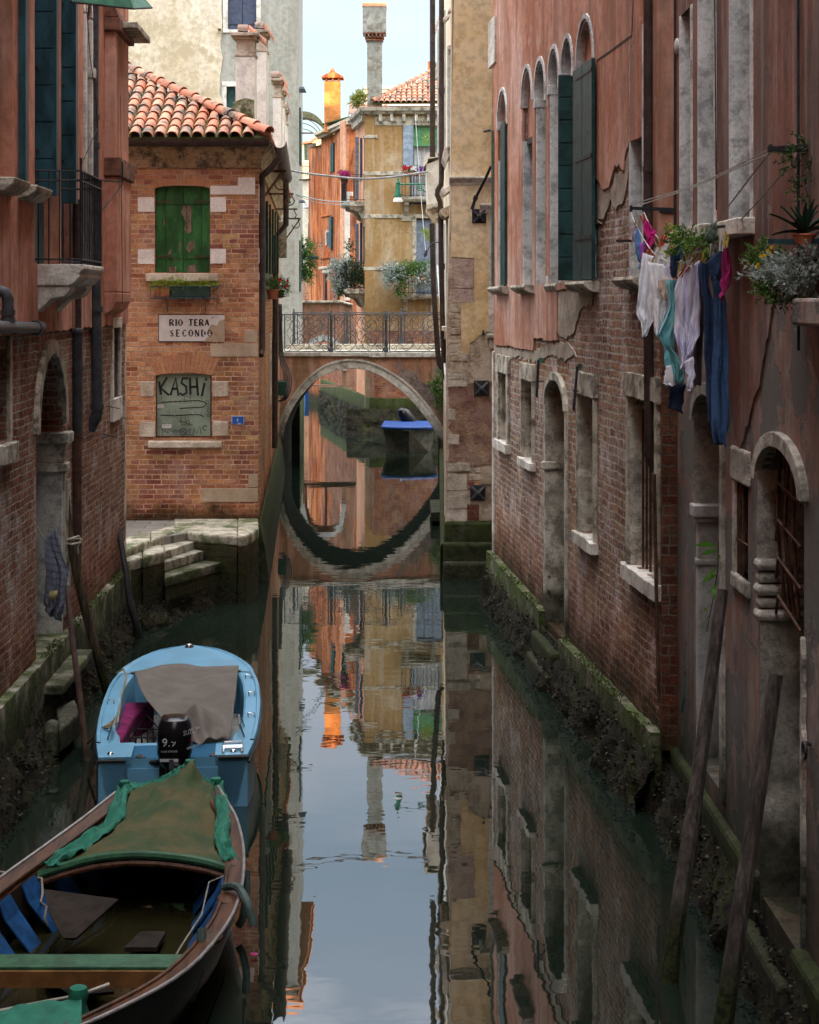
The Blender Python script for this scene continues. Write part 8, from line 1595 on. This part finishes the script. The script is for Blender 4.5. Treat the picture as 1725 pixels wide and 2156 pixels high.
g = MB(); a = hp(488, 893.5); b = hp(514, 876); g.box(WHF, a[0], b[0], a[1], b[1], 0, .012); g.build('plate', flat('plaque_white', (.55, .58, .62), .4), BPq, WHF); g = MB(); a = hp(489, 892.7); b = hp(513.2, 876.8); g.box(WHF, a[0], b[0], a[1], b[1], .012, .014); g.build('blue_field', flat('plaque_blue', (.015, .10, .42), .35), BPq, WHF)
g = MB(); u, v = hp(500.5, 884.5); g.panel(WHF, [(u - .012, v), (u, v - .025), (u + .014, v), (u, v + .035)], (), .013, .0155); g.build('emblem', flat('plaque_white2', (.6, .62, .66), .4), BPq, WHF); g = MB(); a = hp(500, 891.2); b = hp(508, 890.2); g.box(WHF, a[0], b[0], a[1], b[1], .013, .0152); g.box(WHF, a[0] + .01, b[0] - .01, a[1] - .012, a[1] - .006, .013, .0152); g.build('small_print', flat('plaque_white3', (.5, .55, .62), .4), BPq, WHF)
# ================================================================ cables across the canal
wirem = paint('grey_cable', (.28, .30, .32), .6, .2)
def wire(P, r, lab, mat=wirem): g = MB(); g.tube(sp3([at(*p) for p in P], 5), r, 6); tag(g.build('overhead_cable', mat, None, smooth=True), lab, 'cable', 'cables across the canal')
wire([(598, 355, 37), (640, 364, 37.3), (700, 371, 37.6), (760, 376, 37.8), (820, 373, 38), (870, 366, 38), (902, 361, 38)], .022, 'thick pale cable slung across the canal in front of the upper balconies')
wire([(622, 408, 50), (660, 418, 53), (700, 424, 58), (745, 424, 63)], .018, 'upper of the two thin cables left of the lower side balcony')
wire([(622, 410, 50), (665, 425, 54), (705, 430, 58), (745, 430, 63)], .012, 'lower of the two thin cables left of the lower side balcony')
g = MB(); g.tube([at(875, 245, 61), at(884, 380, 56), at(897, 540, 48)], .008, 4); tag(g.build('overhead_cable', wirem, None), 'thin white line hanging down past the green roller blind', 'cable', 'cables across the canal')
# ================================================================ clothes lines
ironb = m['iron']
B1_ = thing('laundry_bracket', 'black iron laundry bracket on the red wall beside the long downpipe', 'bracket', at(1425, 438, 16)); g = MB(); g.tube([at(1326, 438, 16.0), at(1424, 441, 16.0)], .02, 4); g.tube([at(1390, 443, 16.0), at(1420, 443, 16.0)], .028, 4); g.build('bar', ironb, B1_); g = MB(); g.tube([at(1329, 432, 16), at(1329, 446, 16)], .014, 6); g.tube([at(1356, 431, 16), at(1356, 446, 16)], .014, 6); g.build('pulley', m['railing'], B1_)
B2_ = thing('laundry_bracket', 'black iron laundry bracket standing out at the right edge of the red wall', 'bracket', at(1725, 312, 10.6)); g = MB(); g.tube([at(1620, 314, 11.2), at(1800, 305, 10.6)], .022, 4); g.tube([at(1640, 318, 11.2), at(1690, 316, 11)], .014, 4); g.build('bar', ironb, B2_); g = MB(); g.tube([at(1623, 304, 11.2), at(1623, 320, 11.2)], .014, 6); g.tube([at(1686, 302, 11.1), at(1686, 318, 11.1)], .014, 6); g.build('pulley', m['railing'], B2_)
B3_ = thing('laundry_bracket', 'small black bracket above the downpipe end of the clothes line', 'bracket', at(1320, 507, 16.4)); g = MB(); g.tube([at(1300, 507, 16.6), at(1338, 507, 16.2)], .016, 4); g.tube([at(1510, 478, 12.9), at(1588, 470, 12.9)], .014, 4); g.build('bar', ironb, B3_)
lin = paint('white_clothes_line', (.50, .50, .48), .8, .1)
def line(P, lab): g = MB(); g.tube(sp3([at(*p) for p in P], 6), .0055, 5); tag(g.build('clothes_line', lin, None, smooth=True), lab, 'clothes line', 'clothes lines by the right wall')
line([(1330, 430, 16), (1450, 394, 14.2), (1560, 345, 12.2), (1622, 312, 11.2)], 'upper tight clothes line between the two black brackets, nearer the canal')
line([(1356, 429, 16), (1470, 390, 14), (1590, 336, 12), (1624, 322, 11.2)], 'upper tight clothes line between the two black brackets, nearer the wall')
line([(1328, 446, 16), (1338, 470, 15.8), (1360, 510, 15.4), (1385, 540, 14.9), (1420, 552, 14.3), (1455, 540, 13.8), (1500, 480, 13), (1560, 400, 12.2), (1620, 322, 11.2)], 'sagging clothes line carrying the white tops')
line([(1356, 446, 16), (1368, 472, 15.7), (1390, 505, 15.2), (1430, 530, 14.6), (1480, 528, 13.6), (1530, 492, 12.9), (1600, 420, 12), (1688, 316, 11.1)], 'sagging clothes line carrying the jeans')
def cl(name, c, v=.12, w2=None):
    n = NT(name); return n.out(n.mix(n.mr(n.noise(14, 4, .6), .3, .7), tuple(x * (1 - v) for x in c), tuple(min(1, x * (1 + v)) for x in c)), .95, n.noise(120, 3, .6), .3, .003, spec=.15)
cw = cl('white_cotton', (.86, .88, .96)); cli = cl('lilac_cotton', (.76, .76, .93)); caq = cl('aqua_towelling', (.20, .52, .56)); cmg = cl('magenta_cloth', (.60, .03, .24)); cdr = cl('raspberry_towel', (.34, .03, .14)); cdn = cl('dark_denim', (.035, .06, .13), .3); cdn2 = cl('mid_denim', (.05, .105, .22), .3); cbl = cl('blue_print', (.14, .30, .60), .5); cpu = cl('violet_cloth', (.40, .14, .55)); cbr = cl('dark_brown_cloth', (.07, .05, .06)); cpk = cl('pale_pink', (.55, .35, .42))
G = garment
G('undergarment', 'pale pink scrap of clothing at the far end of the clothes line', 'clothing', [(1330, 476), (1331, 510)], [(1341, 474), (1341, 508)], 15.8, cpk, 2, .01, 8, 8, seed=1)
G('blouse', 'white and blue printed small top at the far end of the clothes line', 'top', [(1336, 488), (1337, 520), (1345, 548), (1347, 566)], [(1344, 476), (1352, 510), (1356, 540), (1352, 568)], 15.6, cbl, 2, .02, 10, 14, seed=2)
G('undergarment', 'small violet garment between the blue top and the magenta cloth', 'clothing', [(1346, 512), (1347, 530), (1350, 545)], [(1360, 510), (1358, 530), (1357, 546)], 15.5, cpu, 1, .01, 8, 8, seed=3)
G('pink_cloth', 'bright magenta cloth pinned by its corners high on the line', 'cloth', [(1358, 466), (1354, 482), (1362, 500), (1360, 530)], [(1362, 462), (1372, 478), (1384, 492), (1368, 530)], 15.4, cmg, 2, .02, 12, 12, seed=4)
G('white_blouse', 'long white blouse with pointed hem, leftmost of the big white garments', 'blouse', [(1354, 532), (1347, 580), (1343, 630), (1340, 662), (1351, 680), (1352, 708)], [(1378, 540), (1384, 600), (1376, 650), (1378, 672), (1366, 700), (1356, 712)], 14.9, cw, 3, .04, seed=5)
G('white_tshirt', 'small white knitted top at the front of the line, above the aqua towel', 'top', [(1382, 520), (1378, 540), (1386, 590)], [(1412, 512), (1412, 535), (1404, 596)], 14.8, cl('cream_knit', (.66, .66, .64)), 3, .02, seed=6)
G('white_dress', 'white garment hanging between the pointed blouse and the aqua towel', 'garment', [(1364, 552), (1372, 610), (1374, 660), (1380, 706)], [(1398, 556), (1412, 610), (1408, 660), (1396, 712)], 14.6, cw, 3, .035, seed=7)
G('navy_cloth', 'small navy garment pinned beside the green sill plants', 'clothing', [(1413, 534), (1411, 560), (1414, 584)], [(1433, 528), (1434, 560), (1431, 586)], 14.2, cdn, 2, .02, 10, 10, seed=8)
G('orange_striped_blouse', 'small white and orange striped garment over the aqua towel', 'clothing', [(1386, 590), (1386, 610), (1396, 630)], [(1408, 582), (1412, 604), (1404, 634)], 14.5, cl('white_orange', (.68, .55, .46), .3), 2, .02, 10, 10, seed=9)
G('aqua_towel', 'aqua towelling bathrobe hanging low between the white garments', 'bathrobe', [(1402, 590), (1410, 640), (1398, 680), (1386, 704), (1398, 730), (1402, 770), (1404, 806)], [(1434, 588), (1430, 640), (1428, 690), (1420, 740), (1443, 770), (1440, 808)], 14.3, caq, 3, .04, seed=10)
G('white_cuff', 'white lining hanging at the lowest hem of the aqua bathrobe', 'clothing', [(1404, 770), (1398, 800), (1400, 812)], [(1414, 768), (1424, 808), (1420, 812)], 14.25, cw, 2, .015, 8, 10, seed=11)
G('lilac_dress', 'big pale lilac ruffled dress right of the aqua bathrobe', 'dress', [(1432, 572), (1421, 610), (1422, 650), (1420, 690), (1430, 745), (1432, 776)], [(1474, 548), (1472, 600), (1474, 650), (1474, 705), (1462, 740), (1446, 780)], 13.9, cli, 5, .05, seed=12)
G('lilac_sleeve', 'lilac ruffled sleeve hanging below the lilac dress', 'clothing', [(1440, 762), (1448, 790), (1444, 820)], [(1460, 750), (1464, 790), (1456, 828)], 13.85, cli, 2, .02, 10, 12, seed=13)
G('brown_trousers', 'dark brown trouser leg behind the lilac dress', 'trousers', [(1466, 560), (1470, 640), (1462, 720), (1460, 810)], [(1482, 556), (1484, 640), (1480, 730), (1478, 812)], 14.0, cbr, 2, .02, seed=14)
G('navy_jeans', 'dark navy jeans hanging left of the blue jeans', 'jeans', [(1470, 556), (1472, 600), (1482, 640), (1484, 720), (1486, 800), (1492, 900)], [(1496, 545), (1494, 600), (1504, 640), (1504, 720), (1506, 800), (1506, 920)], 13.5, cdn, 2, .03, seed=15)
G('blue_jeans', 'long mid blue jeans hanging lowest, right end of the laundry', 'jeans', [(1498, 540), (1500, 600), (1504, 640), (1502, 720), (1498, 800), (1498, 900), (1504, 936)], [(1524, 524), (1520, 590), (1532, 640), (1534, 720), (1536, 800), (1537, 900), (1532, 938)], 13.2, cdn2, 2, .035, seed=16)
G('denim_shirt', 'dark denim shirt body over the top of the blue jeans', 'shirt', [(1488, 552), (1496, 575), (1498, 595)], [(1524, 522), (1522, 560), (1520, 585)], 13.05, cdn, 3, .02, 14, 12, seed=17)
G('navy_shorts', 'navy trouser hem hanging under the aqua bathrobe', 'trousers', [(1410, 808), (1409, 840), (1408, 858)], [(1444, 808), (1440, 840), (1438, 870)], 14.4, cdn, 2, .02, 12, 10, seed=18)
cpb = cl('pale_blue_cotton', (.62, .76, .92))
G('pale_blue_shirt', 'pale blue shirt squeezed between the white blouse and the knitted top', 'shirt', [(1374, 548), (1368, 590), (1372, 640)], [(1396, 540), (1398, 590), (1390, 650)], 15.0, cpb, 3, .03, 16, 18, seed=21)
G('white_shirt', 'white sleeve and collar bunched above the lilac dress', 'shirt', [(1432, 548), (1428, 580), (1434, 625)], [(1458, 540), (1462, 590), (1452, 630)], 14.1, cw, 3, .03, 16, 16, seed=22)
G('lilac_blouse', 'pale lilac top half hidden behind the aqua bathrobe', 'top', [(1398, 560), (1400, 600), (1408, 650), (1406, 700)], [(1424, 556), (1430, 600), (1432, 650), (1426, 706)], 14.6, cli, 3, .03, 16, 18, seed=23)
G('raspberry_towel', 'raspberry pink towel pinned at the right end of the laundry', 'towel', [(1522, 520), (1520, 560), (1518, 600), (1518, 632)], [(1532, 508), (1540, 550), (1544, 580), (1520, 636)], 12.9, cdr, 2, .025, seed=19)
# pegs
pegc = [paint('wood_peg', (.42, .28, .13), .7, .2), paint('red_peg', (.45, .05, .03), .5, .2), paint('yellow_peg', (.55, .42, .05), .5, .2), paint('blue_peg', (.03, .14, .42), .5, .2), paint('white_peg', (.6, .6, .6), .5, .1)]
PG_ = []
pegs = [(1340, 478, 15.7, 0, .2), (1356, 465, 15.5, 1, -.3), (1362, 540, 15.2, 0, .5), (1368, 548, 15, 1, .2), (1372, 538, 15, 1, -.5), (1376, 556, 14.9, 0, .3), (1386, 516, 14.8, 0, -.3), (1394, 508, 14.8, 1, .5), (1400, 506, 14.8, 1, .6), (1410, 528, 14.6, 0, .3), (1414, 524, 14.5, 0, .5), (1418, 574, 14.4, 1, -.2), (1426, 578, 14.3, 2, .4), (1430, 532, 14.2, 3, .1), (1434, 528, 14.2, 3, .0), (1446, 536, 14.0, 0, .6), (1456, 534, 13.9, 0, .5), (1462, 548, 13.8, 0, .5), (1440, 572, 13.9, 1, .6), (1432, 570, 14, 2, .2), (1484, 538, 13.5, 2, .3), (1500, 528, 13.3, 4, .2), (1506, 530, 13.3, 4, -.1), (1520, 514, 12.9, 4, .1), (1526, 508, 12.9, 4, -.2), (1530, 504, 12.8, 2, .2)]
proto = {}
for i, (x, y, Y, c_, tl) in enumerate(pegs):
    nmc = ('wooden', 'red', 'yellow', 'blue', 'white')[c_]; lab = nmc + ' clothes peg on the line by the right wall'
    if c_ not in proto:
        r = thing('clothes_peg', lab, 'peg', (0, 0, 0), 'clothes pegs on the laundry line'); 
        for s_ in (-1, 1): g = MB(); g.prism([Vector((s_ * .004, -.006, -.04)), Vector((s_ * .011, -.006, -.04)), Vector((s_ * .013, -.006, 0)), Vector((s_ * .018, -.006, .045)), Vector((s_ * .009, -.006, .045)), Vector((s_ * .003, -.006, 0))], (0, .012, 0)); g.build('peg_arm', pegc[c_], r)
        g = MB(); g.tube([Vector((-.012, 0, .003)), Vector((.012, 0, .003))], .004, 5); g.build('spring', m['railing'], r); proto[c_] = r
        r.location = at(x, y, Y); r.rotation_euler.y = tl; r.scale = (1.25,) * 3
    else: r = dup(proto[c_], at(x, y, Y), lab); r.rotation_euler.y = tl; r.scale = (1.25,) * 3
# ring with green string on the grey pink wall
RS = thing('string_ring', 'small steel ring with green string knotted to it on the grey pink wall', 'ring', at(1443, 1418, 15)); g = MB(); c = WB.P(*bb(1443, 1418, .03), .03); g.tube([c + Vector((0, math.cos(a) * .022, math.sin(a) * .03)) for a in [2 * math.pi * k / 12 for k in range(13)]], .005, 5); g.build('ring', m['railing'], RS); g = MB(); g.tube(sp3([c + Vector((0, 0, -.03)), WB.P(*bb(1444, 1450, .03), .03), WB.P(*bb(1438, 1480, .04), .04), WB.P(*bb(1436, 1500, .03), .03)]), .006, 5); g.tube([WB.P(*bb(1444, 1424, .03), .035), WB.P(*bb(1446, 1470, .03), .035), WB.P(*bb(1436, 1500, .03), .03)], .004, 5); g.build('string', paint('green_string', (.02, .18, .14), .8, .2), RS)
